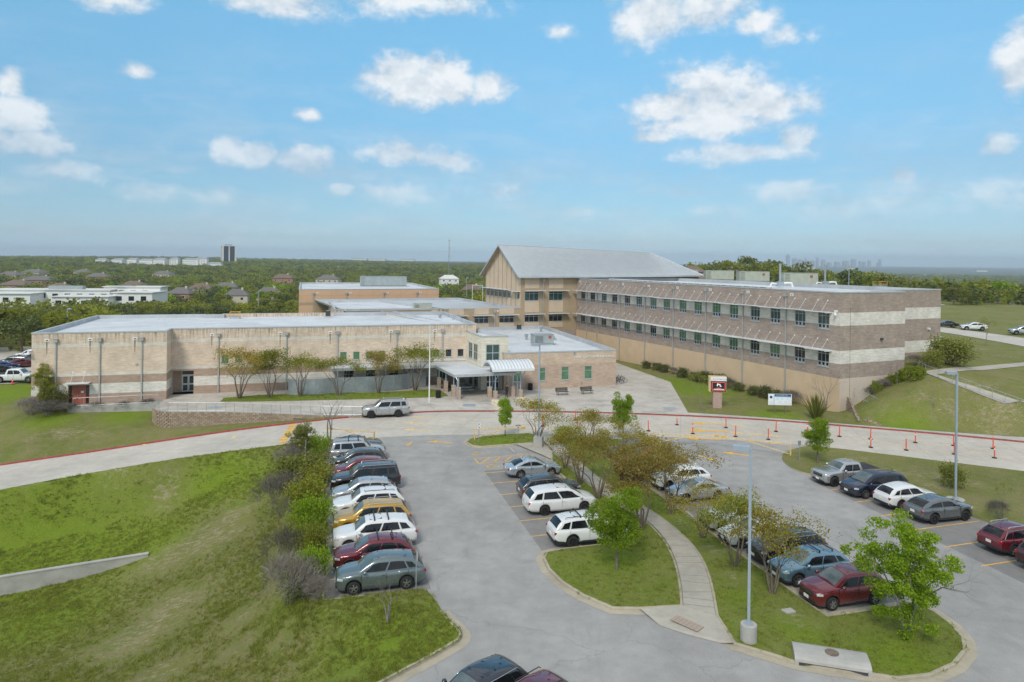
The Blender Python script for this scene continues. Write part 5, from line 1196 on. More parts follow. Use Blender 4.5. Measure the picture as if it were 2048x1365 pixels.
    for x in gx:
        h = pw(x, hr); z0 = min(zb - .06, h - .03); hh = []
        for z in (z0, z0 + (h - z0) * .45, z0 + (h - z0) * .82): hh.append((yz(z), z))
        hh += [(yz(h) - .025, h - .02 * min(1, (h - z0) / .3)), (yz(h) - .10, h + .008), (yz(h) * .5, h + .03), (0, h + .036)]
        k_ = pl(x); rows.append([(x, -y * k_, z) for y, z in hh] + [(x, y * k_, z) for y, z in hh[::-1][1:]])
    mb = MB(); mb.grid(rows, roofm or paint); mb.build('cabin', t, True)
    def glassrow(xa, xb, nm, mat):
        mb = MB(); rr = []
        for i in range(7):
            x = xa + (xb - xa) * i / 6; h = pw(x, hr); yy = yz(h) - .13
            k_ = pl(x); rr.append([(x, yy * q * k_, h + .036 - .032 * q * q + .012) for q in (-1, -.6, -.2, .2, .6, 1)])
        mb.grid(rr, mat); mb.build(nm, t, True)
    glassrow(xw0 - .06, xw1 + .05, 'windscreen', 'car_glass_light'); glassrow(xr0 + .05, xr1 - .03, 'rear_window', 'car_glass')
    zlo, zhi = zb + .045, H - .17
    slf = (xw0 - xw1) / (H - zc); slr = (xr1 - xr0) / (H - zb)
    af = lambda z: xw0 - slf * (z - zc) - .16; ar = lambda z: xr0 + slr * (z - zb) + .20
    fr = {2: [(0, .06), (.5, .53), (1.0, .80) if sed else (1.0, 1.0)], 3: [(0, 0), (.36, .39), (.68, .71), (1, 1)]}[P['n']] if False else None
    cuts = [0, .42, .80, 1.0] if P['n'] == 3 else ([0, .50, .985] if not pick else [0, .53, .98])
    ext = .0
    for s_ in (-1, 1):
        for i in range(len(cuts) - 1):
            g0, g1 = cuts[i] + (.018 if i else 0), cuts[i + 1] - .018
            rr = []
            for k in range(5):
                z = zlo + (zhi - zlo) * k / 4; x0 = af(z) + (ar(z) - af(z)) * g0; x1 = af(z) + (ar(z) - af(z)) * g1; row = []
                for q in (0, .33, .67, 1):
                    x = x0 + (x1 - x0) * q; lo_ = zlo + .05 * max(0, (af(zlo) - x) / (af(zlo) - ar(zlo))) * (0 if pick else 1); zz = lo_ + (min(zhi, pw(x, hr) - .13) - lo_) * k / 4; row.append((x, s_ * (yz(zz) * pl(x) + .012), zz))
                rr.append(row)
            mb = MB(); mb.grid(rr, 'car_glass'); mb.build('side_window', t)
        if chrome:
            mb = MB(); mb.tube([(x_, s_ * (yz(z_) * pl(x_) + .014), z_) for x_, z_ in ((af(zlo), zlo - .02), (af(zhi), zhi + .02), ((af(zhi) + ar(zhi)) / 2, zhi + .02), (ar(zhi), zhi + .02), (ar(zlo), zlo - .02))], .014, 5, 'chrome'); mb.build('window_trim', t)
        mb = MB(); q = (xw0 - .30, s_ * (W + .11), zb + .12); mb.tube([(q[0] + .10, q[1], q[2]), (q[0] + .05, q[1], q[2]), (q[0] - .05, q[1], q[2]), (q[0] - .08, q[1], q[2])], [.05, .10, .105, .08], 8, paint if paint not in ('paint_x',) else 'trim_black'); mb.tube([(q[0], s_ * (W - .10), zb + .03), (q[0], s_ * (W + .05), zb + .09)], .03, 6, 'trim_black'); mb.build('mirror', t, True)
        # lamps set into the corners
        hx = X1 - .26; wv = W * pw(hx, wid); mb = MB(); mb.box((hx, s_ * (wv - .14), zh - .155), (.32, .28, .10), 'lamp_clear', -s_ * .42); mb.build('headlight', t)
        tx = X0 + .10; wv = W * pw(tx, wid); tz = zb - .16 if not sed else zb - .14; mb = MB(); mb.box((tx - .01, s_ * (wv - .165), tz), (.16, .28 if not pick else .16, .15 if not pick else .36), 'lamp_red', s_ * .30); mb.build('taillight', t)
        mb = MB(); 
        for dx in ((af(zlo) + .02), af(zlo) + (ar(zlo) - af(zlo)) * cuts[1], af(zlo) + (ar(zlo) - af(zlo)) * min(.86, cuts[2])): mb.box((dx, s_ * (W * .995), (zb + .42) / 2 + .05), (.012, .024, zb - .50), 'trim_black')
        o = mb.build('door_gap', body); o['kind'] = 'stuff'
        for c_ in (cuts[1] - .05, min(cuts[2], .8) - .05):
            mb = MB(); mb.box((af(zlo) + (ar(zlo) - af(zlo)) * c_, s_ * (W * .975 + .012), zb - .13), (.2, .04, .035), 'chrome' if chrome else paint); mb.build('door_handle', t)
        if P['rails']:
            mb = MB(); yy = wr_ - .05; mb.tube([(xw1 - .25, s_ * yy, H - .02), (xw1 - .35, s_ * yy, H + .05), (xr1 + .3, s_ * yy, H + .05), (xr1 + .2, s_ * yy, H - .03)], .02, 6, 'chrome' if chrome else 'trim_black'); mb.build('roof_rail', t)
    mb = MB(); mb.box((X1 - .045, 0, zh - .26), (.10, W * 1.05, .24 if not sed else .15), 'trim_black'); mb.box((X1 - .01, 0, zh - .22), (.06, W * .95, .02), 'chrome'); mb.build('grille', t)
    mb = MB(); mb.box((X1 - .06, 0, .40), (.14, W * 1.25, .15), 'trim_black'); mb.build('front_bumper_trim', t); mb = MB(); mb.box((X0 + .06, 0, .47), (.15, W * 1.5, .17), 'trim_black' if P['clad'] or pick else paint); mb.build('rear_bumper_trim', t)
    if plate:
        for x in (X0 - .012 if not pick else X0 - .015, X1 + .022): mb = MB(); mb.box((x, 0, .78 if x < 0 else .52), (.02, .34, .16), 'white_paint'); mb.build('number_plate', t)
    if sunroof:
        mb = MB(); xa = xw1 - .22; xb = xa - (1.5 if sunroof == 'big' else .75); h = [(x, y * (wr_ - .2), pw(x, hr) + .034) for x in (xa, xb) for y in (-1, 1)]; mb.face([h[0], h[1], h[3], h[2]], 'car_glass'); mb.build('sunroof', t)
    if bars:
        for x in (xw1 - .5, xw1 - 1.35): mb = MB(); mb.box((x, 0, H + .10), (.07, wr_ * 2 + .02, .035), 'trim_black'); [mb.box((x, s_ * (wr_ - .03), H + .05), (.07, .05, .12), 'trim_black') for s_ in (-1, 1)]; mb.build('roof_crossbar', t)
    mb = MB(); mb.face([(xr1 + .42, 0, H + .02), (xr1 + .26, 0, H + .02), (xr1 + .28, 0, H + .11)], paint); mb.face([(xr1 + .42, .0, H + .02), (xr1 + .26, .04, H + .02), (xr1 + .28, 0, H + .11)], paint); mb.face([(xr1 + .42, .0, H + .02), (xr1 + .26, -.04, H + .02), (xr1 + .28, 0, H + .11)], paint); mb.build('antenna_fin', t)
    if pick:
        mb = MB(); bx0, bx1 = X0 + .05, xr0 - .08
        if cover: mb.box(((bx0 + bx1) / 2, 0, zb + .05), (bx1 - bx0, W * 1.72, .05), 'trim_black'); mb.build('bed_cover', t)
        else: mb.box(((bx0 + bx1) / 2, 0, zb + .042), (bx1 - bx0, W * 1.6, .02), 'trim_black'); mb.build('truck_bed', t)
    ty, rm = wheel_meshes(r, rim)
    for x in (xf, xr):
        for s_ in (-1, 1):
            wv = W - .125; o = link('wheel', None, t, (x, s_ * wv, r)); o.empty_display_size = .1; o.rotation_euler = (0, 0, 0 if s_ > 0 else math.pi)
            a = link('tyre', ty, o); b = link('rim', rm, o); b.rotation_euler = (0, random.uniform(0, 6.28), 0)
    return t
def L2(a, b): return FL.w(a, b, 0.004)
YL = FL.yaw; ROW_L = 'cars in the kerbside row left of the first aisle'; ROW_M = 'cars in the row beside the footpath lawn'; ROW_C = 'cars nose-in behind the row of crepe myrtles'; ROW_R = 'cars in the right-hand car park row'
rowl = [('suv', 'grey-green SUV with big black sunroof, nearest of the left row', 'greygreen', dict(L=4.81, sunroof='big', clad=False, rails=False)),
        ('compactsuv', 'wine red SUV with black roof crossbars between the grey-green and white SUVs', 'wine', dict(bars=True, L=4.62, rim='rim_dark')),
        ('bigsuv', 'white SUV with roof crossbars and two sunroofs in the left row', 'white', dict(bars=True, sunroof='small', clad=False, rails=False)),
        ('bigsuv', 'mustard yellow SUV with silver roof rails', 'mustard', dict(L=5.05, chrome=True, clad=False)),
        ('bigsuv', 'white SUV with black sunroof behind the mustard yellow SUV', 'white', dict(L=5.0, sunroof='big')),
        ('suv', 'pale silver crossover between the black and white large SUVs', 'silver', dict(sunroof='small', clad=False, rails=False)),
        ('fullsuv', 'large black SUV with chrome window trim in the left row', 'black', dict(chrome=True)),
        ('suv', 'dark red SUV just behind the large black SUV', 'wine', dict(rails=False)),
        ('suv', 'charcoal SUV in front of the tall silver SUV in the left row', 'charcoal', dict(rails=False)),
        ('boxsuv', 'boxy silver SUV with roof rack, backed into the left row', 'silver', dict(bars=True, rev=True)),
        ('sedan', 'dark blue-black sedan at the far end of the left row', 'bluegrey_dark', dict(rev=True, L=4.9))]
for k, (kd, lab, col, kw) in enumerate(rowl):
    rev = kw.pop('rev', False); Lk = kw.get('L') or TYPES[kd]['L']; nose = .45 + .12 * random.random()
    car(kd, lab, col, L2(nose + Lk / 2, 1.12 + 2.75 * k + random.uniform(-.08, .08)), YL + (0 if rev else math.pi) + R(random.uniform(-.8, .8)), ROW_L, **kw)
car('bigsuv', 'white SUV with black crossbars and glass roof, half behind the bushy tree', 'white', L2(16.45, 4.05), YL, ROW_M, bars=True, sunroof='big', rim='rim_dark')
car('minivan', 'white minivan with small sunroof on the far side of an empty bay', 'white', L2(16.5, 9.75), YL, ROW_M, sunroof='small', rim='rim_dark')
car('suv', 'charcoal SUV with chrome window trim beside the white minivan', 'charcoal', L2(16.6, 12.5), YL, ROW_M, chrome=True, rails=False, clad=False)
car('sedan', 'silver-blue sedan next to the yellow hatched bay', 'silverblue', L2(17.0, 18.0), YL, ROW_M, sunroof='small')
rowc = [('compactsuv', 'dark red compact SUV with small sunroof at the lawn corner', 'wine', -6.6, 26.85, dict(sunroof='small', clad=False)), ('compactsuv', 'sky blue compact SUV with roof crossbars beside the dark red one', 'skyblue', -3.95, 26.85, dict(bars=True, sunroof='small')),
        ('suv', 'black SUV with chrome window trim next to the sky blue one', 'black', -1.35, 27.3, dict(chrome=True)), ('sedan', 'white sedan behind the light pole, seen through a crepe myrtle', 'white', 1.3, 26.95, dict()),
        ('sedan', 'bright white sedan further behind the light pole', 'white', 4.0, 27.2, dict()), ('sedan', 'silver sedan with sunroof nearest the empty bay behind the crepe myrtles', 'silver', 9.5, 27.6, dict(sunroof='small')),
        ('suv', 'white crossover beyond the silver sedan, behind crepe myrtle branches', 'white', 12.3, 27.7, dict(rails=False)), ('compactsuv', 'dark red car hidden behind red-leaved branches', 'wine', 15.1, 27.6, dict()), ('compactsuv', 'orange-red car near the far end behind the trees', 'orange', 17.8, 27.5, dict()), ('suv', 'blue-grey car at the far end behind the trees', 'steel', 20.5, 27.5, dict())]
for kd, lab, col, b, a, kw in rowc: car(kd, lab, col, L2(a, b), YL + math.pi + R(random.uniform(-1, 1)), ROW_C, **kw)
rowr = [('pickup', 'silver pickup truck with black bed cover, facing the aisle', 'silver', 10.1, 41.8, True, dict(cover=True, rim='rim_dark', cat='pickup', L=5.4, H=1.80)), ('minivan', 'dark navy minivan facing the aisle beside the silver pickup', 'navy', 7.15, 41.9, True, dict(sunroof='big')),
        ('compactsuv', 'white crossover with red tail lamps between navy minivan and grey SUV', 'white', 4.35, 42.2, False, dict()), ('coupesuv', 'grey SUV with black wheels beside the right lawn kerb', 'steel', 1.65, 42.35, False, dict(rim='rim_dark')),
        ('compactsuv', 'dark red SUV with silver roof rails at the right picture edge', 'wine', -3.85, 42.6, False, dict(rails=True, chrome=True)), ('bigsuv', 'dark maroon SUV cut off by the right picture edge', 'maroon', -6.6, 42.6, False, dict(chrome=True))]
for kd, lab, col, b, a, rev, kw in rowr: car(kd, lab, col, L2(a, b), YL + (math.pi if rev else 0) + R(random.uniform(-1, 1)), ROW_R, **kw)
g = G(744.6, 837); g2 = G(799, 834.6); c = (g + g2) / 2 + Vector((-math.sin(R(14)), math.cos(R(14)), 0)) * .85; c.z = .01
car('fullsuv', 'silver full-size SUV stopped on the drive by the red kerb', 'silver', c, R(194), None, rim='rim_dark', name='stopped_car', chrome=True)
h_ = YL + R(28) + math.pi
car('compactsuv', 'dark blue-grey SUV with sunroof at the bottom edge of the picture', 'bluegrey_dark', L2(5.75, -10.75), h_, 'cars at the bottom edge', sunroof='small', chrome=True, L=4.62)
car('compactsuv', 'dark red car roof just in view at the bottom edge', 'wine', L2(7.35, -12.25), h_, 'cars at the bottom edge', rails=True)
def gz(u, v, z): p = G(u, v, z); p.z = hg(p.x, p.y) if z is None else z; return p
mb = MB(); sheet(mb, [G(-160, 700, .35), G(70, 694, .35), G(90, 730, .35), G(64, 764, .35), G(20, 769, .35), G(-160, 772, .35)], .42, 'road_concrete'); struct('side_car_park', mb)
OVER = 'cars in the car park beyond the left wing'
car('pickup', 'white pickup truck parked beyond the left end of the school', 'white', G(26, 766.5, .45) + Vector((-.2, 1.0, 0)), R(8), OVER, cat='pickup', L=5.8, H=1.88)
car('boxsuv', 'olive grey SUV behind the white pickup', 'olivegrey', G(27, 734, .45), R(190), OVER, L=4.4, H=1.72, clad=False)
car('compactsuv', 'dark red SUV tight against the school wall behind the pickup', 'wine', G(50, 730, .45) + Vector((0, 2.0, 0)), R(185), OVER)
car('compactsuv', 'white SUV roof showing behind the olive grey SUV', 'white', G(38, 727, .45) + Vector((-1.6, 5.0, 0)), R(190), OVER)
car('sedan', 'blue car at the left picture edge', 'blue', G(2, 741, .45), R(60), OVER); car('sedan', 'red car beside the blue one at the left edge', 'wine', G(12, 740, .45) + Vector((.4, 2.6, 0)), R(60), OVER); car('sedan', 'dark car at the left edge in front of the blue one', 'black', G(-3, 748.5, .45), R(60), OVER)
FAR = 'cars parked along the upper road'
ang = R(-17)
for u, v, kd, lab, col in ((1952, 662, 'coupesuv', 'white hatchback SUV parked on the upper road behind a thin tree', 'white'), (1896, 655.5, 'sedan', 'dark sedan half hidden by the classroom wing corner', 'black'), (2052, 671, 'compactsuv', 'silver SUV at the right edge on the upper road', 'silver')):
    p = G(u, v, 5.03); car(kd, lab, col, p + Vector((0, .8, .03)), ang + math.pi, FAR)

# ------------------------------------------------------------------ trees and shrubs
def rv(rng): 
    v = Vector(rng.normal(size=3)); return v.normalized()
def leaf(mb, c, size, rng, mat, up=.35, long=1.0):
    n = (rv(rng) + Vector((0, 0, up))).normalized(); a = n.orthogonal().normalized(); b = n.cross(a); th = rng.uniform(0, 6.28); a, b = a * math.cos(th) + b * math.sin(th), b * math.cos(th) - a * math.sin(th)
    s1 = size * rng.uniform(.6, 1.2); s2 = s1 * long * rng.uniform(.5, .8)
    mb.face([c - a * s1 * .5, c - b * s2 * .5 + a * s1 * .1, c + a * s1 * .5, c + b * s2 * .5 + a * s1 * .1], mat, None, float(rng.uniform(.02, 1)))
def branch(mb, p, d, L, r, lvl, rng, tips, mat, spread=.5, lift=.12, ns=3, kids=(2, 3), shrink=.74, wig=.10):
    pts = [p]; rad = [r]; q = p.copy(); dd = d.copy()
    for i in range(ns):
        dd = (dd + rv(rng) * wig + Vector((0, 0, lift * .4))).normalized(); q = q + dd * L / ns; pts.append(q.copy()); rad.append(r * (1 - .42 * (i + 1) / ns))
    mb.tube(pts, rad, 6 if r > .05 else (4 if r > .015 else 3), mat, caps=False)
    tips.append((q.copy(), lvl, dd.copy()))
    if lvl <= 0: return
    for _ in range(rng.integers(kids[0], kids[1] + 1)):
        side = rv(rng); side = (side - dd * side.dot(dd)).normalized(); nd = (dd + side * spread * rng.uniform(.6, 1.25) + Vector((0, 0, lift))).normalized()
        branch(mb, q, nd, L * shrink * rng.uniform(.8, 1.15), rad[-1] * .72, lvl - 1, rng, tips, mat, spread, lift, ns, kids, shrink, wig)
ORD = ['first', 'second', 'third', 'fourth', 'fifth', 'sixth', 'seventh', 'eighth', 'ninth', 'tenth', 'eleventh', 'twelfth', 'thirteenth', 'fourteenth', 'fifteenth', 'sixteenth', 'seventeenth', 'eighteenth', 'nineteenth', 'twentieth']
PROTO = {}
def proto(name, mk):
    PROTO[name] = mk
    return mk
def tree_mesh(seed, kind, leafm, bark):
    """returns (trunk mesh, crown mesh, nominal height)"""
    rng = np.random.default_rng(seed); T = MB(); C = MB(); tips = []
    if kind == 'crepe':
        for k in range(5):
            a = 2 * math.pi * k / 5 + rng.uniform(-.4, .4); d = Vector((math.cos(a) * .26, math.sin(a) * .26, 1)).normalized()
            branch(T, Vector((math.cos(a) * .10, math.sin(a) * .10, 0)), d, 1.45 * rng.uniform(.85, 1.1), .062, 4, rng, tips, bark, .62, .06, 3, (2, 3), .66, .10)
        tt = [t for t in tips if t[1] <= 1]
        n = 17
        for p, l, d in tt:
            for _ in range(n): 
                o = Vector(rng.normal(size=3)); o.z *= .45; leaf(C, p + o * .29, .12, rng, leafm, .6)
    elif kind == 'bare':
        for k in range(3):
            a = 2 * math.pi * k / 3 + rng.uniform(-.5, .5); d = Vector((math.cos(a) * .22, math.sin(a) * .22, 1)).normalized()
            branch(T, Vector((math.cos(a) * .04, math.sin(a) * .04, 0)), d, 1.5, .06, 4, rng, tips, bark, .75, .05, 4, (2, 3), .66, .16)
        return T.mesh('trunk', True), None, max(t[0].z for t in tips)
    elif kind == 'sapling':
        branch(T, Vector((0, 0, 0)), Vector((0, 0, 1)), 1.6, .05, 4, rng, tips, bark, .7, .10, 3, (2, 3), .62, .08)
        for p, l, d in [t for t in tips if t[1] <= 2]:
            for _ in range(6): leaf(C, p + Vector(rng.normal(size=3)) * .16, .13, rng, leafm, .4)
    elif kind == 'oak':     # round garden tree: leaf clumps filling several overlapping lobes
        branch(T, Vector((0, 0, 0)), Vector((0, 0, 1)), 1.3, .10, 4, rng, tips, bark, .75, .12, 3, (2, 3), .72, .10)
        big = [(Vector((0, 0, 2.0)), 1.3), (Vector((rng.uniform(-.4, .4), rng.uniform(-.3, .3), 3.3)), 1.2), (Vector((rng.uniform(-.5, .5), .2, 2.6)), 1.3)]
        for k in range(64):
            c0, r0 = big[k % 3]; v = rv(rng); v.z *= .85; c = c0 + v * r0 * rng.uniform(.45, .92); r = rng.uniform(.30, .46)
            for _ in range(230):
                w = rv(rng) * r * rng.uniform(.55, 1.1); w.z *= .75; leaf(C, c + w, .105, rng, leafm, .5)
    elif kind == 'spread':  # open, irregular young tree with drooping outer sprays
        for k in range(3): branch(T, Vector((0, 0, .0)), Vector((.16 * math.cos(k * 2.1), .16 * math.sin(k * 2.1), 1)).normalized(), 1.7, .09, 4, rng, tips, bark, .85, .06, 3, (2, 3), .74, .14)
        big = [(Vector((0, 0, 2.3)), 1.6), (Vector((-.8, .2, 3.6)), 1.4), (Vector((1.0, -.2, 2.7)), 1.35), (Vector((.1, .3, 4.0)), 1.2), (Vector((-.1, -.3, 1.35)), 1.15)]
        for k in range(110):
            c0, r0 = big[k % 5]; v = rv(rng); c = c0 + v * r0 * rng.uniform(.35, 1.12); r = rng.uniform(.24, .42)
            for _ in range(170):
                w = rv(rng) * r * rng.uniform(.4, 1.15); w.z *= .7; leaf(C, c + w, .105, rng, leafm, .45, 1.2)
    elif kind == 'shrub':
        for k in range(9):
            a = rng.uniform(0, 6.28); d = Vector((math.cos(a) * .5, math.sin(a) * .5, 1)).normalized(); branch(T, Vector((math.cos(a) * .12, math.sin(a) * .12, 0)), d, .55, .022, 2, rng, tips, bark, .8, .05, 2, (2, 3), .7, .15)
        for p, l, d in tips:
            for _ in range(26): leaf(C, p + Vector(rng.normal(size=3)) * .17, .10, rng, leafm, .3)
        for _ in range(1100):
            v = rv(rng); v.z = abs(v.z); leaf(C, Vector((v.x * .75, v.y * .75, v.z * 1.15 + .12)) * rng.uniform(.55, 1.0) ** .5, .10, rng, leafm, .3)
    elif kind == 'twiggy':  # leafless grey brush
        for k in range(22):
            a = rng.uniform(0, 6.28); s_ = rng.uniform(.15, .7); d = Vector((math.cos(a) * s_, math.sin(a) * s_, 1)).normalized(); branch(T, Vector((math.cos(a) * .15, math.sin(a) * .15, 0)), d, .7, .014, 3, rng, tips, bark, .7, .04, 2, (2, 3), .68, .18)
        for p, l, d in [t for t in tips if t[1] <= 1]:
            for _ in range(5):
                q = p + Vector(rng.normal(size=3)) * .14; e = (d + rv(rng) * .7).normalized() * .3; w = e.orthogonal().normalized() * .008; C.face([q - w, q + e - w * .4, q + e + w * .4, q + w], 'twig_leaf', None, float(rng.uniform(.05, 1)))
    elif kind == 'hedge':   # clipped mound
        for _ in range(2600):
            v = rv(rng); v.z = abs(v.z) * 1.0; b_ = 1 + .13 * math.sin(v.x * 9 + seed) * math.sin(v.y * 8 - seed) + .08 * math.sin(v.z * 14); leaf(C, Vector((v.x * .85, v.y * .85, v.z * 1.0)) * b_ * rng.uniform(.8, 1.0), .11, rng, leafm, .25)
        for k in range(6): a = k * 1.05; T.tube([(0, 0, 0), (math.cos(a) * .4, math.sin(a) * .4, .6)], [.03, .012], 4, bark, caps=False)
    elif kind == 'spiky':
        for _ in range(170):
            a = rng.uniform(0, 6.28); s_ = abs(rng.normal(0, .45)); d = Vector((math.cos(a) * s_, math.sin(a) * s_, 1)).normalized(); L_ = rng.uniform(.6, 1.15); w = d.orthogonal().normalized() * .022; p = Vector((math.cos(a) * .12 * s_, math.sin(a) * .12 * s_, 0)); m_ = p + d * L_ * .6; e = p + d * L_ + Vector((0, 0, -.04))
            C.face([p - w, m_ - w * .9, e, m_ + w * .9, p + w], leafm, None, float(rng.uniform(.02, 1)))
        for k in range(4): T.tube([(0, 0, 0), (.05 * math.cos(k), .05 * math.sin(k), .2)], .04, 5, bark, caps=False)
    elif kind == 'wood':    # woodland tree seen from afar: big leaf sprays over many lobes
        branch(T, Vector((0, 0, 0)), Vector((0, 0, 1)), 2.6, .22, 3, rng, tips, bark, .9, .05, 3, (2, 3), .75, .12)
        H = 7.5
        for k in range(20):
            a = rng.uniform(0, 6.28); q = math.sqrt(rng.uniform(0, 1)) * 3.1; z = 4.5 + 2.0 * (1 - (q / 3.3) ** 2) * rng.uniform(.45, 1.05) - rng.uniform(0, 1.7) * (q / 3.1); c = Vector((math.cos(a) * q, math.sin(a) * q, z)); r = rng.uniform(.75, 1.25)
            for _ in range(62):
                v = rv(rng); v.z = v.z * .75 + .12; leaf(C, c + v * r * rng.uniform(.75, 1.05), .50, rng, leafm, .55)
    tm = T.mesh('trunk', True) if T.f else None; cm = C.mesh('crown')
    zs = [v[2] for v in C.v] or [t[0].z for t in tips]
    return tm, cm, float(np.percentile(zs, 99.5))
_tm = {}
def plant(name, kind, seed, leafm, bark, label, cat, loc, height, rz=0.0, group=None, wide=1.0, parts=('trunk', 'crown')):
    k = (kind, seed, leafm, bark)
    if k not in _tm: _tm[k] = tree_mesh(seed, kind, leafm, bark)
    tm, cm, h0 = _tm[k]; s_ = height / h0
    t = thing(name, label, cat, loc, rz, group); t.scale = (s_ * wide, s_ * wide, s_)
    if tm: link(parts[0], tm, t)
    if cm: link(parts[1], cm, t)
    return t
def tree_at(name, kind, seed, leafm, bark, label, u, v, vtop, z=None, cat='tree', group=None, wide=1.0, parts=('trunk', 'crown')):
    if z is None:
        z = .15
        for _ in range(12): p = G(u, v, z); z = .5 * z + .5 * hg(p.x, p.y)
    p = G(u, v, z); h = (v - vtop) / FPX * p.y
    return plant(name, kind, seed, leafm, bark, label, cat, p, h, random.uniform(0, 6.28), group, wide, parts)
CR = 'crepe_myrtle'; gr = 'crepe myrtles in front of the left wing'
for i, (u, v, vt, lm, w, lab) in enumerate(((478, 797, 694, 'leaf_rust', 1.18, 'rusty brown crepe myrtle in the planting strip, leftmost of six'), (540, 795.5, 696, 'leaf_yellowgreen', .92, 'narrow crepe myrtle second from the left in the planting strip'), (600, 793, 706, 'leaf_yellowgreen', .95, 'yellow-green crepe myrtle in front of the dark opening'), (677, 791, 712, 'leaf_yellowgreen', 1.1, 'crepe myrtle in front of the curved metal screen, behind the bare tree'), (757, 786.5, 700, 'leaf_rust', 1.05, 'thin brownish crepe myrtle in front of the metal screen middle'), (830, 781, 687, 'leaf_yellowgreen', 1.1, 'tall crepe myrtle beside the flagpole'))):
    tree_at(CR, 'crepe', 11 + i % 3, lm, 'bark', lab, u, v, vt, .175, group=gr, wide=w)
gr = 'crepe myrtles on the long lawn between the car parks'
for i, (u, v, vt, lm, w, lab) in enumerate(((1074, 890, 796, 'leaf_olive', 1.15, 'olive crepe myrtle beside the light pole on the small island'), (1130, 936, 848, 'leaf_yellowgreen', 1.15, 'crepe myrtle with slim double trunk nearest the silver-blue sedan'), (1160, 967, 858, 'leaf_olive', 1.2, 'golden crepe myrtle beside the charcoal SUV'), (1196, 996, 872, 'leaf_rust', 1.15, 'russet crepe myrtle next to the footpath bend'), (1282, 1058, 905, 'leaf_rust', 1.2, 'wide russet crepe myrtle with several stems by the footpath'), (1178, 895, 818, 'leaf_olive', 1.35, 'far olive crepe myrtle at the head of the long lawn'), (1245, 925, 846, 'leaf_olive', 1.35, 'broad olive crepe myrtle in front of the yellow gate'), (1298, 968, 872, 'leaf_rust', 1.3, 'russet crepe myrtle hiding the orange-red car'), (1343, 1027, 885, 'leaf_rust', 1.15, 'russet crepe myrtle by the kerb in front of the silver sedan'),
                                            (1406, 1075, 972, 'leaf_olive', 1.25, 'golden crepe myrtle in front of the bright white sedan'), (1470, 1131, 988, 'leaf_yellowgreen', 1.2, 'yellow-green crepe myrtle left of the near light pole'), (1545, 1186, 1022, 'leaf_olive', 1.1, 'crepe myrtle with thick trunk in front of the sky blue SUV'))):
    tree_at(CR, 'crepe', 11 + i % 3, lm, 'bark', lab, u, v, vt, .16, group=gr, wide=w * .9)
tree_at('shade_tree', 'oak', 21, 'leaf_green', 'bark', 'bushy bright green tree on the centre lawn hiding a white SUV nose', 1234, 1142, 985, .16, wide=.95)
tree_at('shade_tree', 'spread', 23, 'leaf_green', 'bark_grey', 'large bright green leaning tree on the rounded lawn at bottom right', 1815, 1278, 1032, .16, wide=.98)
tree_at('shade_tree', 'oak', 22, 'leaf_green', 'bark', 'bright green tree rising behind the olive crepe myrtles by the drive', 1247, 878, 789, .16, wide=.85)
tree_at('shade_tree', 'oak', 24, 'leaf_green', 'bark', 'slim bright green tree at the tip of the light pole island', 1010, 872, 797, .16, wide=.62)
tree_at('shade_tree', 'oak', 25, 'leaf_green', 'bark', 'small round green tree on the lawn left of the silver pickup', 1635, 926, 838, .16, wide=.88)
tree_at('sapling', 'sapling', 31, 'leaf_yellowgreen', 'bark_grey', 'thin olive sapling left of the electronic school sign', 1402, 822, 745, None)
tree_at('sapling', 'sapling', 32, 'leaf_yellowgreen', 'bark_grey', 'thin young tree on the upper lawn in front of the white hatchback', 1971, 694, 633, 5.0)
tree_at('bare_tree', 'bare', 41, 'x', 'bark_grey', 'leafless grey tree beside the far end of the left car row', 659, 885, 772, None)
tree_at('bare_tree', 'bare', 42, 'x', 'bark_grey', 'small leafless tree on the near left lawn by the kerb sign', 775, 1246, 1146, None)
tree_at('bare_tree', 'bare', 43, 'x', 'bark_grey', 'leafless tree against the tan wall by the wing corner', 1650, 826, 733, None, wide=.8)
tree_at('bare_tree', 'bare', 44, 'x', 'bark_grey', 'dead thin sapling on the slope right of the wing', 1866, 838, 768, None, wide=.45)
tree_at('bare_tree', 'bare', 44, 'x', 'bark_grey', 'thin leafless shoot at the end wall above the mounded bushes', 1794, 768, 705, None, wide=.3)
tree_at('spiky_shrub', 'spiky', 51, 'leaf_oak', 'bark', 'spiky green broom-like shrub at the wing corner', 1632, 838, 784, None, cat='shrub', wide=.72, parts=('stem', 'leaves'))
SH = ('stem', 'leaves')
gr = 'hedge shrubs along the left car row'
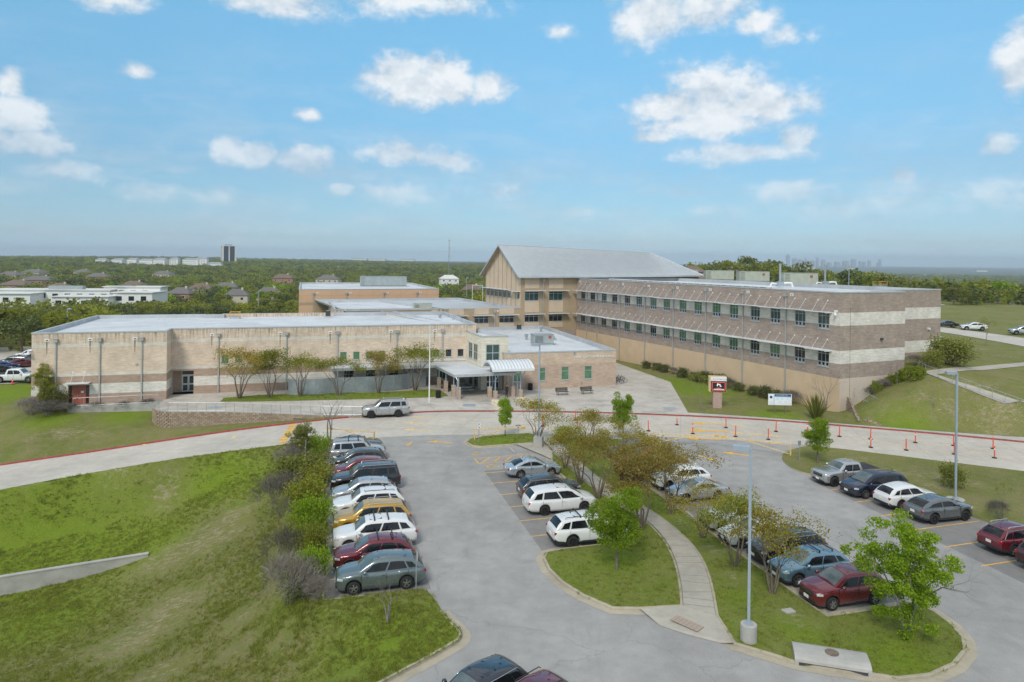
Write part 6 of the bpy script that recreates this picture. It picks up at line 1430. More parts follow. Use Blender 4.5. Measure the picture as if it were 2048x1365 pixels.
for u, v, vt, kind, lm, w, lab in ((606, 928, 846, 'oak', 'leaf_oak', .95, 'tall rounded olive shrub at the far end of the hedge'), (640, 915, 868, 'shrub', 'leaf_green', .7, 'bright green shrub beside the dark sedan'), (600, 985, 905, 'shrub', 'leaf_oak', 1.0, 'dark olive shrub left of the black SUV'), (630, 975, 925, 'shrub', 'leaf_yellowgreen', .9, 'pale green shrub at the nose of the black SUV'), (626, 1072, 990, 'shrub', 'leaf_green', .68, 'dense bright green shrub at the nose of the white SUV'), (629, 1118, 1050, 'shrub', 'leaf_yellowgreen', .7, 'yellow-green shrub at the nose of the white crossbar SUV'), (629, 1163, 1092, 'shrub', 'leaf_green', .66, 'bright green shrub at the nose of the wine red SUV'), (612, 1015, 950, 'shrub', 'leaf_yellowgreen', .8, 'yellow-green shrub left of the pale crossover'),
                                   (566, 1035, 945, 'twiggy', 'x', .95, 'grey leafless brush on the bank, upper of two'), (578, 1212, 1110, 'twiggy', 'x', .9, 'grey leafless brush on the bank, lower of two'), (566, 1140, 1055, 'twiggy', 'x', .9, 'grey leafless brush on the bank between the other two'), (588, 940, 885, 'twiggy', 'x', 1.0, 'grey leafless brush under the tall olive shrub'), (632, 1200, 1150, 'twiggy', 'x', .8, 'dry tan brush clump at the kerb corner'), (600, 1195, 1140, 'shrub', 'leaf_dark', 1.0, 'low dark shrub by the kerb corner')):
    tree_at('hedge_shrub', kind, 61 + len(lab) % 3, lm, 'bark' if kind != 'twiggy' else 'twig_grey', lab, u, v, vt, None, 'shrub', gr, w, SH)
gr = 'dark shrubs along the foot of the classroom wing'
for i, b in enumerate((37, 34.5, 32.2, 30, 27.5, 24.8, 22.8, 20.0, 17.6, 15.5, 12.5, 10.2, 8.0, 6.2)):
    p = FR.w(-1.3 - .3 * random.random(), b); p.z = hg(p.x, p.y); kind = 'twiggy' if i % 5 == 3 else 'shrub'
    plant('wall_shrub', kind, 61 + i % 3, 'leaf_dark', 'bark' if kind == 'shrub' else 'twig_grey', f'{ORD[i]} {"dark green" if kind == "shrub" else "bare brown"} shrub along the tan classroom wall, counting from the office corner', 'shrub', p, random.uniform(1.2, 1.9), random.uniform(0, 6), gr, random.uniform(.9, 1.3), SH)
gr = 'mounded bushes climbing beside the wing end wall'
for u, v, vt, lm, w, lab in ((1728, 795, 770, 'x', 1.3, 'brown twiggy mound, lowest beside the end wall'), (1752, 783, 762, 'leaf_lime', .9, 'lime green mound, second from the bottom'), (1768, 778, 757, 'x', 1.0, 'brown mound between two lime mounds'), (1782, 768, 750, 'leaf_lime', .9, 'small lime mound at mid slope'), (1796, 763, 745, 'leaf_lime', .9, 'lime mound just below the biggest one'), (1820, 757, 732, 'leaf_lime', 1.15, 'largest lime green mound by the railing'), (1838, 749, 732, 'leaf_lime', 1.0, 'lime mound at the top of the railing')):
    tree_at('mound_bush', 'hedge' if lm != 'x' else 'twiggy', 71, lm, 'bark' if lm != 'x' else 'twig_grey', lab, u, v, vt, None, 'shrub', gr, w, SH)
tree_at('wall_bush', 'shrub', 62, 'leaf_oak', 'bark', 'olive bush beside the far corner of the end wall', 1862, 735, 700, None, 'shrub', None, 1.0, SH); tree_at('wall_bush', 'shrub', 62, 'leaf_oak', 'bark', 'tall grey-green bush right of the end wall', 1893, 728, 672, None, 'shrub', None, 1.2, SH); tree_at('wall_bush', 'twiggy', 63, 'x', 'twig_grey', 'grey brush in front of the tall bush by the end wall', 1900, 730, 690, None, 'shrub', None, 1.4, SH); tree_at('wall_bush', 'twiggy', 62, 'x', 'twig_grey', 'brown brush in the corner of the end wall', 1828, 732, 708, None, 'shrub', None, 1.3, SH)
tree_at('willow_shrub', 'spread', 26, 'leaf_yellowgreen', 'bark', 'pale feathery shrub hiding the lower left corner of the school', 92, 822, 730, None, 'shrub', None, .75, SH); tree_at('willow_shrub', 'shrub', 62, 'leaf_oak', 'bark', 'dark shrub at the foot of the pale feathery one', 112, 822, 778, None, 'shrub', None, .8, SH)
for u, v, vt, w, lab in ((62, 830, 795, 1.5, 'dry grey brush at the left corner of the school'), (95, 832, 800, 1.6, 'dry grey brush under the feathery shrub'), (140, 825, 806, 1.5, 'dry brush left of the red doors'), (190, 822, 804, 1.6, 'dry brush below the red doors landing'), (245, 820, 802, 1.5, 'dry brush below the third downpipe'), (298, 818, 797, 1.3, 'dry brush where the railing meets the retaining wall')): tree_at('dry_brush', 'twiggy', 62, 'x', 'twig_grey', lab, u, v, vt, None, 'shrub', 'dry brush below the left block', w, SH)
for u, v, vt, kind, lab in ((1905, 975, 925, 'shrub', 'scrubby bush right of the right light pole'), (2005, 1035, 960, 'sapling', 'scrubby small tree near the right picture edge'), (2000, 1040, 1000, 'twiggy', 'dry brush at the foot of the scrubby tree')): tree_at('lawn_scrub', kind, 61 if kind != 'sapling' else 33, 'leaf_oak', 'bark' if kind != 'twiggy' else 'twig_grey', lab, u, v, vt, None, 'shrub', None, .8, SH)
tree_at('red_shrub', 'shrub', 61, 'leaf_red', 'bark', 'red-leaved shrub among the crepe myrtles on the lawn', 1262, 965, 915, .16, 'shrub', None, .9, SH)

# woodland behind the school: the nearest trees one by one
gr = 'trees of the wood behind the school'; WL = ['leaf_oak', 'leaf_oak', 'leaf_dark', 'leaf_yellowgreen']
def clear(x, y, m=4):
    P = FB.loc((x, y))
    if -24 < P[0] < 62 and -20 < P[1] < 126: return False
    if x > 10 and y < 300 and x > y * .05 and not (x > y * .6 and y > 225): return False
    if abs(x + 78) < 22 and y < 122: return False
    q = G(60, 590, -3)
    if x < -45 - (y - 270) * .3 and 255 < y < 325 and x < -70: return False
    return True
cnt = 0; rngw = np.random.default_rng(5); WOODPTS = []
for _ in range(4000):
    y = rngw.uniform(108, 262); x = y * rngw.uniform(-.86, .02)
    if not clear(x, y): continue
    if any((x - a) ** 2 + (y - b) ** 2 < 5.2 ** 2 for a, b in WOODPTS): continue
    WOODPTS.append((x, y))
for x, y in ((RNG.uniform(150, 330), RNG.uniform(228, 300)) for _ in range(60)):
    if x / y < .95: WOODPTS.append((x, y))
WOODPTS.sort(key=lambda p: math.hypot(*p))
for i, (x, y) in enumerate(WOODPTS[:260]):
    lm = WL[int(rngw.integers(0, 4))]; z = hg(x, y)
    lab = {'leaf_oak': 'olive green tree in the wood behind the school', 'leaf_dark': 'dark evergreen tree in the wood behind the school', 'leaf_yellowgreen': 'yellowish spring-green tree in the wood behind the school'}[lm]
    plant('woodland_tree', 'wood', 81 + i % 3, lm, 'bark', lab, 'tree', (x, y, z - .4), rngw.uniform(5.5, 8.8), rngw.uniform(0, 6.28), gr, rngw.uniform(.95, 1.3))

# ------------------------------------------------------------------ paint on the ground
def line_on(p, q, w, mat, z, parent, name='bay_line'):
    p = Vector((p[0], p[1], 0)); q = Vector((q[0], q[1], 0)); d = (q - p).normalized(); n = Vector((-d.y, d.x, 0)) * w / 2; u = Vector((0, 0, z)); mb = MB(); mb.face([p - n + u, q - n + u, q + n + u, p + n + u], mat); return mb.build(name, parent)
for k in range(1, 11): line_on(FL.w(.3, -.29 + 2.75 * k), FL.w(5.56, -.29 + 2.75 * k), .10, 'yellow_paint', .005, LOT)
for b in (5.55, 8.28, 11.05, 13.76, 16.55, 19.3): line_on(FL.w(13.1, b), FL.w(18.85, b + .15), .10, 'yellow_paint', .005, LOT)
for b in (-5.2, -2.45, .32, 3.02, 5.82, 8.65): line_on(FL.w(38.5 + .07 * b, b), FL.w(44.7, b + .2), .10, 'yellow_paint', .005, LOT)
for b in (-5.3, -2.6, .0, 2.65, 5.4, 8.1, 10.85, 13.6, 16.35, 19.1): line_on(FL.w(25.2, b), FL.w(30.4, b), .10, 'yellow_paint', .005, LOT)
for p, q in (((13.25, 22.04), (18.6, 22.3)), ((13.25, 23.6), (18.4, 23.9)), ((13.25, 22.04), (13.25, 23.6))): line_on(FL.w(*p), FL.w(*q), .10, 'yellow_paint', .006, LOT, 'hatch_line')
for k in range(5): line_on(FL.w(13.5 + k * 1.05, 22.1), FL.w(14.6 + k * 1.05, 23.6), .10, 'yellow_paint', .006, LOT, 'hatch_line')
def flat_shape(pts, mat, z, parent, name):
    mb = MB(); sheet(mb, pts, z, mat); return mb.build(name, parent)
def arrow(u, v, ang, L, parent, z, curve=0, mat='yellow_paint'):
    c = G(u, v); ca, sa = math.cos(ang), math.sin(ang); T = lambda x, y: Vector((c.x + x * ca - y * sa, c.y + x * sa + y * ca, 0))
    w = L * .055
    pts = [T(L / 2, 0), T(L * .12, L * .16), T(L * .12, w), T(-L / 2, w * .9 + curve), T(-L / 2, -w * .9 + curve), T(L * .12, -w), T(L * .12, -L * .16)]
    flat_shape(pts, mat, z, parent, 'direction_arrow')
arrow(819, 888, R(-100), 1.6, LOT, .006); arrow(880, 884, R(180), 2.6, LOT, .006, .4); arrow(1414, 917, R(-60), 2.2, LOT, .006); arrow(1474, 908, R(165), 2.8, LOT, .006, .5)
for u, v, L in ((845, 835, 3), (833, 847, 3), (833, 861, 3), (1414, 862, 4.5), (1414, 848, 4), (1405, 878, 4)): arrow(u, v, R(180 - 8), L, ROAD, .014, 0, 'faded_yellow' if u < 1000 else 'yellow_paint')
def wheelchair(a, b):
    c = FL.w(a, b); mb = MB(); T = lambda x, y: Vector((*(FL.w(a + x, b + y).xy), .007)); n = 20; r = .38
    mb.grid([[T(q * math.cos(6.283 * k / n), q * math.sin(6.283 * k / n)) for k in range(int(n * .8))] for q in (r, r - .09)], 'yellow_paint')
    for p, q in (((-.1, .1), (.15, .75)), ((.15, .2), (.55, .2)), ((.55, .2), (.75, -.2)), ((.0, .45), (.4, .45))):
        d = (Vector(q) - Vector(p)).normalized(); m = Vector((-d.y, d.x)) * .045; mb.face([T(p[0] - m.x, p[1] - m.y), T(q[0] - m.x, q[1] - m.y), T(q[0] + m.x, q[1] + m.y), T(p[0] + m.x, p[1] + m.y)], 'yellow_paint')
    mb.build('wheelchair_symbol', LOT)
wheelchair(14.1, 20.9); wheelchair(13.7, 25.0)
# lane lines of the drive
def lane(f, u0, u1, w, mat, parent, z=.013):
    P = []
    for u in np.linspace(u0, u1, 14):
        va = np.interp(u, [1100, 1250, 1400, 1540, 1680, 1850, 2048, 2300], [825, 828.5, 834.5, 842, 853, 867, 886, 911]); vb = np.interp(u, [1100, 1300, 1500, 1640, 1850, 2048, 2300], [869, 873, 882, 893, 919, 943, 976]); P.append(G(u, va + (vb - va) * f))
    mb = MB(); mb.grid([[p + Vector((0, 0, z)) for p in offset(P, w / 2)], [p + Vector((0, 0, z)) for p in offset(P, -w / 2)]], mat); mb.build('lane_line', parent)
lane(.42, 1140, 2250, .11, 'faded_yellow', ROAD); lane(.66, 1140, 2250, .11, 'faded_yellow', ROAD)
for f in (.33, .62):
    P = []
    for u in np.linspace(740, 1100, 12):
        va = np.interp(u, [720, 800, 870, 960, 1100], [834, 828.5, 824.5, 824, 825]); vb = np.interp(u, [742, 820, 930, 1100], [877, 872, 869.5, 869]); P.append(G(u, va + (vb - va) * f))
    mb = MB(); mb.grid([[p + Vector((0, 0, .013)) for p in offset(P, .05)], [p + Vector((0, 0, .013)) for p in offset(P, -.05)]], 'faded_yellow'); mb.build('lane_line', ROAD)
for k in range(7):
    a, b = GR(587, 849), GR(563, 888); p = a.lerp(b, k / 7 + .01); q = a.lerp(b, (k + .8) / 7); mb = MB(); n = Vector((.35, 0, 0)); u_ = Vector((0, 0, .015)); mb.face([p - n + u_, q - n + u_, q + n + u_, p + n + u_], 'yellow_paint'); mb.build('speed_hump_mark', ROAD)
for u, v in ((468, 876), (290, 889)):
    p = GR(u, v); mb = MB(); mb.box((p.x, p.y, p.z + .0145), (.35, 1.2, .002), 'faded_yellow', .2); mb.build('lane_mark', ROAD)
for p, q in (((1062, 852), (1080, 868)), ((1090, 848), (1115, 868)), ((1075, 862), (1098, 853)), ((1083, 867), (1107, 860))): line_on(G(*p), G(*q), .09, 'faded_yellow', .014, ROAD, 'crossing_line')
for u, v, sc_ in ((1475, 852, 1), (1473, 866, 1), (1510, 869, .8), (1548, 872, 1), (1549, 886, 1)):
    p = G(u, v); mb = MB()
    for k in range(4): mb.box((p.x + .32 * k - .5, p.y - .04 * k, .0135), (.2, 1.0 * sc_, .002), 'faded_yellow', .1)
    o = mb.build('worn_lettering', ROAD); o['kind'] = 'stuff'
for u, v in ((470, 876), (1550, 847), (1580, 849.5), (955, 824), (990, 824.2)):
    p = GR(u, v); q = GR(u + 10, v + (-1.2 if u < 600 else .9 if u > 1200 else .1)); an = math.atan2(q.y - p.y, q.x - p.x); Mx = Matrix.Translation((p.x, p.y - .01, zroad(p.x) + .03)) @ Matrix.Rotation(an, 4, 'Z') @ Matrix.Rotation(R(83), 4, 'X'); text_mesh('kerb_lettering', 'FIRE LANE', .13, 'white_paint', RED_KERB, Mx, .002)

# ------------------------------------------------------------------ street furniture
def lamp_pole(label, base, h, head, conc='cyl', r=.4, bh=.8, name='light_pole', group='car park light poles', two=False):
    t = thing(name, label, 'light pole', base, head, group)
    mb = MB()
    if conc == 'cyl': mb.tube([(0, 0, -.2), (0, 0, bh - .02), (0, 0, bh)], [r, r, r - .03], 20, 'old_concrete')
    else: mb.box((0, 0, bh / 2 - .1), (2 * r, 2 * r, bh + .2), 'old_concrete')
    mb.build('concrete_base', t)
    mb = MB(); mb.box((0, 0, bh + .04), (.32, .32, .08), 'pole_blue_grey'); mb.box((0, 0, (bh + h) / 2), (.13, .13, h - bh), 'pole_blue_grey'); mb.build('shaft', t)
    mb = MB(); mb.box((.42, 0, h - .02), (.75, .38, .2), 'pole_blue_grey'); mb.box((.42, 0, h - .125), (.6, .3, .012), 'lamp_clear'); mb.build('lamp_head', t)
    return t
def pole_px(label, u, v, vt, z, head, **k):
    b = G(u, v, z); lamp_pole(label, b, (v - vt) / FPX * b.y, head, **k)
pole_px('light pole on round concrete base on the rounded lawn at bottom right', 1497, 1281, 897, .12, R(160), r=.38)
pole_px('light pole on square concrete base on the small island', 1077, 893, 690, .12, R(165), conc='sq', r=.42, bh=.95)
pole_px('light pole on low round base on the right lawn', 1911, 1000, 746, .25, R(175), r=.62, bh=.1)
for u, v, vt, lab in ((99, 665, 636, 'light pole left of two behind the left wing roof'), (135, 655, 618, 'light pole right of two behind the left wing roof')):
    p = AT(u, vt, 128); lamp_pole(lab, (p.x, p.y, hg(p.x, p.y)), p.z - hg(p.x, p.y), 0.0, r=.3, bh=.6)
p = AT(1698, 532, 160); lamp_pole('dark light pole rising behind the classroom wing roof', (p.x, p.y, hg(p.x, p.y)), p.z - hg(p.x, p.y), R(180), r=.3, bh=.6)
# flagpole
b = G(858.3, 805, .15); t = thing('flagpole', 'bare white flagpole in front of the planting strip', 'flagpole', b); h = (805 - 650) / FPX * b.y
mb = MB(); mb.tube([(0, 0, 0), (0, 0, h * .5), (0, 0, h)], [.085, .07, .04], 12, 'white_metal'); mb.build('mast', t); mb = MB(); mb.tube([(0, 0, h), (0, 0, h + .06), (0, 0, h + .14), (0, 0, h + .2)], [.03, .09, .09, .01], 10, 'light_metal'); mb.build('finial', t, True); mb = MB(); mb.tube([(0, 0, 0), (0, 0, .08)], [.22, .14], 14, 'light_metal'); mb.build('base_collar', t)
# gates
def gate(label, hinge, tip):
    hz = hinge.z; t = thing('swing_gate', label, 'gate', hinge, math.atan2(tip.y - hinge.y, tip.x - hinge.x), 'yellow swing gates at the car park entrances'); L = (tip.xy - hinge.xy).length; H = 1.02
    mb = MB(); mb.box((0, 0, .55), (.13, .13, 1.14), 'faded_yellow'); mb.build('hinge_post', t); mb = MB(); mb.box((L / 2 + .07, 0, H), (L - .14, .085, .09), 'faded_yellow'); mb.build('top_rail', t)
    mb = MB(); d = math.atan2(H - .2, L * .62); mb.box((L * .31 + .05, 0, (H + .12) / 2 - .02), (math.hypot(L * .62, H - .2) - .16, .06, .07), 'faded_yellow', 0, 0, -d); mb.build('brace', t)
    mb = MB(); mb.box((L - .2, 0, H), (.42, .14, .2), 'yellow_paint'); mb.build('latch_box', t)
gate('yellow swing gate behind the dark sedan at the left car row', G(748, 886, .1), G(657, 878, .1)); gate('yellow swing gate along the light pole island', G(949, 879, .12), G(1050, 876, .12)); gate('yellow swing gate left of the middle car park entrance', G(1303, 889, .05), G(1437, 893, .05)); gate('yellow swing gate right of the middle car park entrance', G(1581, 912, .1), G(1443, 896, .05))
# delineators
gr = 'orange delineator posts along the drive'
DP = [(1150.8, 841), (1154.6, 857), (1297, 862.5), (1354, 850.3), (1385.5, 868), (1452, 856), (1471, 873.7), (1536.6, 879.6), (1552, 863.7), (1679, 873.7), (1741, 879), (1741.5, 895.5), (1812.4, 901), (1830.7, 886), (1907, 892), (1908.5, 909), (1986, 898), (1989, 916.6), (1615, 868), (1085, 853)]
pm('orange_plastic', (.72, .085, .03), .55, var=.12, scale=4)
isfar = lambda u, v: v < np.interp(u, [1150, 1300, 1550, 1750, 2048], [848, 856, 871, 887, 907])
DP = sorted([d for d in DP if isfar(*d)]) + sorted([d for d in DP if not isfar(*d)]); nfar = sum(isfar(*d) for d in DP)
for i, (u, v) in enumerate(DP):
    far_ = i < nfar; k = i if far_ else i - nfar; ln = random.uniform(-.05, .05)
    t = thing('delineator_post', f'{ORD[k]} orange delineator post from the left on the {"kerb-side" if far_ else "car-park-side"} lane line', 'delineator', G(u, v, .01), random.uniform(0, 1), gr)
    mb = MB(); mb.tube([(0, 0, 0), (0, 0, .06), (0, 0, .09)], [.22, .20, .08], 10, 'rubber'); mb.build('base', t)
    mb = MB(); mb.tube([(0, 0, .07), (ln * .6, 0, .7), (ln, 0, 1.1), (ln, 0, 1.16)], [.055, .052, .05, .02], 10, 'orange_plastic'); mb.build('tube', t)
    if i % 3 == 1: mb = MB(); mb.tube([(ln * .7, 0, .78), (ln * .9, 0, .92)], .056, 10, 'white_paint'); mb.build('reflective_band', t)
# signs on posts
def postsign(label, base, h, plates, name='parking_sign', rz=0.0):
    t = thing(name, label, 'sign', base, rz); mb = MB(); mb.tube([(0, 0, -.1), (0, 0, h)], .032, 6, 'galvanised'); mb.build('post', t)
    for z, w, hh, m in plates:
        mb = MB(); mb.box((0, -.04, z), (w, .012, hh), m); pl = mb.build('plate', t)
        mb = MB(); mb.box((0, -.05, z), (w * .45, .006, hh * .3), 'window_blue' if m == 'white_paint' else 'white_paint'); mb.build('symbol', pl)
postsign('accessible parking sign by the yellow gate on the island', G(957.5, 886, .13), 2.0, [(1.85, .3, .3, 'white_paint'), (1.5, .3, .22, 'white_paint')], rz=R(15)); postsign('parking sign at the head of the footpath', G(1106, 924, .12), 2.0, [(1.8, .3, .4, 'galvanised')], rz=R(-60)); postsign('parking sign in the hedge at the left row', G(611, 925, .0), 2.0, [(1.8, .3, .4, 'galvanised')], rz=R(100)); postsign('kerb-side sign beside the grey-green SUV', G(832, 1184, .13), 2.3, [(1.95, .3, .45, 'white_paint')], rz=R(105)); postsign('sign post left of the small round tree', G(1599, 924, .13), 1.9, [(1.7, .3, .4, 'galvanised')], rz=R(190)); postsign('low brown sign on the light pole island', G(1036, 877, .12), 1.4, [(1.3, .5, .12, 'bark')], rz=R(10))
# wheel stop, utility lid, storm inlet
mb = MB(); mb.box((0, 0, .07), (.18, 1.7, .14), 'old_concrete'); o = mb.build('wheel_stop', None, loc=FL.w(17.2, 25.2, 0), rz=YL); tag(o, 'concrete wheel stop in the bay beyond the hatched area', 'wheel stop')
mb = MB(); mb.box((0, 0, .03), (.6, .4, .1), 'old_concrete'); o = mb.build('utility_lid', None, loc=G(1577, 1224, .15), rz=.3); tag(o, 'small grey utility lid in the lawn near the dark red SUV', 'utility lid')
a_, b_ = G(1590, 1331), G(1745, 1356); t = thing('storm_inlet', 'raised concrete storm drain inlet with round cover at the kerb', 'storm drain', (a_ + b_) / 2, math.atan2(b_.y - a_.y, b_.x - a_.x)); L = (b_ - a_).length
prof = [(.02, .16), (.04, .27), (.14, .36), (.35, .42), (.75, .44), (1.15, .42), (1.4, .34), (1.52, .18), (1.55, -.1)]
mb = MB(); mb.grid([[(x, y, z) for y, z in prof] for x in np.linspace(-L / 2, L / 2, 8)], 'old_concrete')
for x in (-L / 2, L / 2): mb.face([(x, y, z) for y, z in prof] + [(x, .02, -.1)], 'old_concrete')
mb.build('rounded_top', t, False); mb = MB(); mb.box((0, .75, .05), (L - .1, 1.3, .2), 'dark_louver'); mb.build('chamber', t); mb = MB(); mb.box((0, .06, .08), (L - .3, .04, .14), 'dark_louver'); mb.build('throat', t); mb = MB(); mb.tube([(L * .02, .75, .42), (L * .02, .75, .455)], .3, 20, 'bark'); mb.build('manhole_cover', t)
for sx in (-1, 1): mb = MB(); mb.box((sx * (L / 2 - .08), .14, .1), (.16, .3, .22), 'old_concrete'); mb.build('end_block', t)
# brick tactile panel
c = G(1374, 1252, .0); t = thing('tactile_paving', 'brown brick tactile paving in the kerb ramp', 'paving', (c.x, c.y, .121), math.atan2((G(1400, 1263) - G(1350, 1241)).y, (G(1400, 1263) - G(1350, 1241)).x))
for i in range(7):
    for j in range(4): mb = MB(); mb.box((-.66 + i * .22, -.24 + j * .16, .012), (.205, .145, .025), 'brick_pinkbrown'); mb.build('paver', t)
for u0, u1, v0, v1, lab in ((926, 951, 808.5, 813.5, 'blue-grey tactile mat at the kerb left of the limestone blocks'), (1327, 1352, 815, 818.5, 'blue-grey tactile mat at the right side of the plaza'), (416, 444, 813, 818, 'blue-grey tactile mat near the left railing')):
    t = thing('tactile_mat', lab, 'paving', G((u0 + u1) / 2, (v0 + v1) / 2, .151)); p, q, r_ = G(u0, v1, 0), G(u1, v1, 0), G(u0, v0, 0); w = (q - p).length; d = (r_ - p).y; mb = MB(); mb.box((0, 0, .006), (w, abs(d), .012), 'pole_blue_grey'); mb.build('mat', t)
    mb = MB()
    for i in range(10):
        for j in range(4): mb.tube([(-w / 2 + w * (i + .5) / 10, -d / 2 + d * (j + .5) / 4, .012), (-w / 2 + w * (i + .5) / 10, -d / 2 + d * (j + .5) / 4, .018)], .02, 5, 'pole_blue_grey')
    o = mb.build('studs', t); o['kind'] = 'stuff'

# railings
def railing(label, pts, h=1.05, step=1.15, group=None, mesh=True, mat='galvanised', cat='railing', name='railing'):
    pts = resample(pts, step); c = pts[0]; t = thing(name, label, cat, c, 0, group); P = [p - c for p in pts]
    for p in P: mb = MB(); mb.tube([p + Vector((0, 0, -.1)), p + Vector((0, 0, h))], .028, 6, mat); mb.build('post', t)
    for z in (h, .12): mb = MB(); mb.tube([p + Vector((0, 0, z)) for p in P], .024, 6, mat); mb.build('rail', t)
    if mesh:
        mb = MB()
        for a, b in zip(P[:-1], P[1:]):
            n = max(2, int((b - a).length / .13))
            for i in range(1, n): q = a.lerp(b, i / n); d = (b - a).normalized() * .006; mb.face([q - d + Vector((0, 0, .12)), q + d + Vector((0, 0, .12)), q + d + Vector((0, 0, h)), q - d + Vector((0, 0, h))], mat)
        o = mb.build('pickets', t); o['kind'] = 'stuff'
    return t
rt = [Vector((p.x, p.y, .15)) for p in offset(ramp_top, -.12)]
railing('grey picket railing along the top of the block retaining wall', [G(748, 829.5, .15)] + rt)
railing('grey railing in front of the red doors', [FB.w(-12.6, -4.6, 0), FB.w(-3.4, -4.5, .02), FB.w(-3.2, -3.6, .1)], mesh=False)
mb = MB(); mb.box((0, 0, -.4), (10.5, 1.7, .9), 'old_concrete'); o = mb.build('door_landing', None, loc=FB.w(-7.9, -3.87, -.0), rz=FB.yaw); o.location.z = -.06; tag(o, 'concrete landing slab below the red double doors', 'landing')
def onhill(u, v):
    z = 3.0
    for _ in range(25): p = G(u, v, z); z = .5 * z + .5 * hg(p.x, p.y)
    return G(u, v, z)
pp = [onhill(1838, 738), onhill(1851, 748), onhill(1905, 768), onhill(1960, 788), onhill(2010, 806), onhill(2060, 824)]
railing('grey railing along the sloping path up the right bank', pp, mesh=False, step=1.4)
railing('grey railing stepping down beside the wing end wall', [FR.w(1.9, -.5, 2.2), FR.w(2.6, -2.6, 1.5), FR.w(3.0, -4.6, .6)], mesh=True)
mb = MB(); A = smoothpl([onhill(1846, 745)] + [onhill(u, v) for u, v in ((1890, 739), (1950, 734), (2048, 726), (2120, 720))], 1); B = smoothpl([onhill(1862, 752)] + [onhill(u, v) for u, v in ((1905, 747), (1960, 741), (2048, 733), (2120, 727))], 1)
def drape(pl): return [Vector((p.x, p.y, hg(p.x, p.y) + .05)) for p in resample(pl, 1.0)]
def dstrip(mb, A, B, mat, up=.05, n=40, m=4):
    def ev(pl): 
        L = np.concatenate([[0], np.cumsum([(b - a).length for a, b in zip(pl[:-1], pl[1:])])]); t = np.linspace(0, L[-1], n + 1); return [Vector((np.interp(s, L, [p.x for p in pl]), np.interp(s, L, [p.y for p in pl]), 0)) for s in t]
    a, b = ev(A), ev(B); rows = []
    for j in range(m + 1):
        r = [p.lerp(q, j / m) for p, q in zip(a, b)]; z = hground([p.x for p in r], [p.y for p in r]) + up; rows.append([Vector((p.x, p.y, zz)) for p, zz in zip(r, z)])
    mb.grid(rows, mat)
dstrip(mb, A, B, 'walk_concrete'); struct('upper_path', mb)
mb = MB(); A = [onhill(u, v) for u, v in ((1846, 746), (1900, 767), (1960, 790), (2010, 809), (2070, 832))]; B = [onhill(u, v) for u, v in ((1866, 748), (1915, 764), (1970, 781), (2020, 797), (2080, 816))]; dstrip(mb, A, B, 'walk_concrete'); struct('sloping_path', mb)
mb = MB(); dstrip(mb, [G(u, v, 5.0) for u, v in ((1840, 660), (1900, 668), (1960, 678), (2048, 694), (2200, 722))], [G(u, v, 5.0) for u, v in ((1840, 650), (1900, 657), (1960, 665), (2048, 677), (2200, 698))], 'road_concrete', .06); struct('upper_road', mb)

# block walls
_blk = {}
def blockmesh(k):
    if k not in _blk:
        mb = MB(); w, d, h = .44, .26, .19; j = [random.uniform(-.012, .012) for _ in range(4)]
        pts = [(-w / 2, d / 2), (-w / 2, -d / 2 + .03 + j[0]), (-w / 2 + .05, -d / 2 + j[1]), (w / 2 - .05, -d / 2 + j[2]), (w / 2, -d / 2 + .03 + j[3]), (w / 2, d / 2)]
        lo = [(x, y, 0) for x, y in pts]; hi = [(x, y, h) for x, y in pts]
        for i in range(6): mb.face([lo[i], lo[(i + 1) % 6], hi[(i + 1) % 6], hi[i]], 'retaining_block_%d' % (k % 3))
        mb.face(hi, 'retaining_block_%d' % (k % 3)); _blk[k] = mb.mesh('block')
    return _blk[k]
for i, c_ in enumerate(((.36, .28, .215), (.31, .235, .175), (.27, .205, .155))): pm('retaining_block_%d' % i, c_, .92, var=.25, scale=3, bmp=.6, bscale=14)
def blockwall(label, pl, ztop, zlow, name='retaining_wall', cap=True):
    """courses of split-faced blocks along a line; ztop(i), zlow(i): heights along it"""
    pl = resample(pl, .46); t = thing(name, label, 'wall', pl[0]); n = len(pl)
    for i in range(n - 1):
        p, q = pl[i], pl[i + 1]; an = math.atan2(q.y - p.y, q.x - p.x); f = i / (n - 1); zt = ztop(f); zl = zlow(p.x, p.y, f); c = 0
        z = zt - .2
        while z > zl - .25 and c < 14:
            m = p.lerp(q, .5 + (.5 if c % 2 else 0)); o = link('block', blockmesh(random.randrange(9)), t, (m.x - pl[0].x, m.y - pl[0].y, z - pl[0].z), an); z -= .2; c += 1
    return t
rw = [Vector((p.x, p.y, 0)) for p in offset(ramp_top, .10)]
blockwall('tan block retaining wall below the left plaza railing', rw[::-1], lambda f: .17, lambda x, y, f: hg(x - .1, y - 1.0) if x < -25 else -.1)
mb = MB(); mb.grid([[Vector((p.x, p.y, z)) for p in offset(ramp_top, .05)] for z in (.1, -2.6)], 'kerb_concrete'); o = mb.build('wall_core', None); tag(o, 'plain concrete backing of the block retaining wall', 'wall')
p0, p1 = FR.w(1.0, -.35), G(1717, 846.5, .15)
blockwall('stepped tan block wall at the corner of the classroom wing', [p0, Vector((p1.x, p1.y, 0))], lambda f: round((2.3 - 1.75 * f) / .2) * .2, lambda x, y, f: .1, 'stepped_wall')
blockwall('low block edging beside the pavement on the right bank', [Vector((p1.x + .5, p1.y, 0)), G(1765, 853, .15)], lambda f: .62 - .25 * round(f * 2) / 2, lambda x, y, f: .1, 'block_edging')
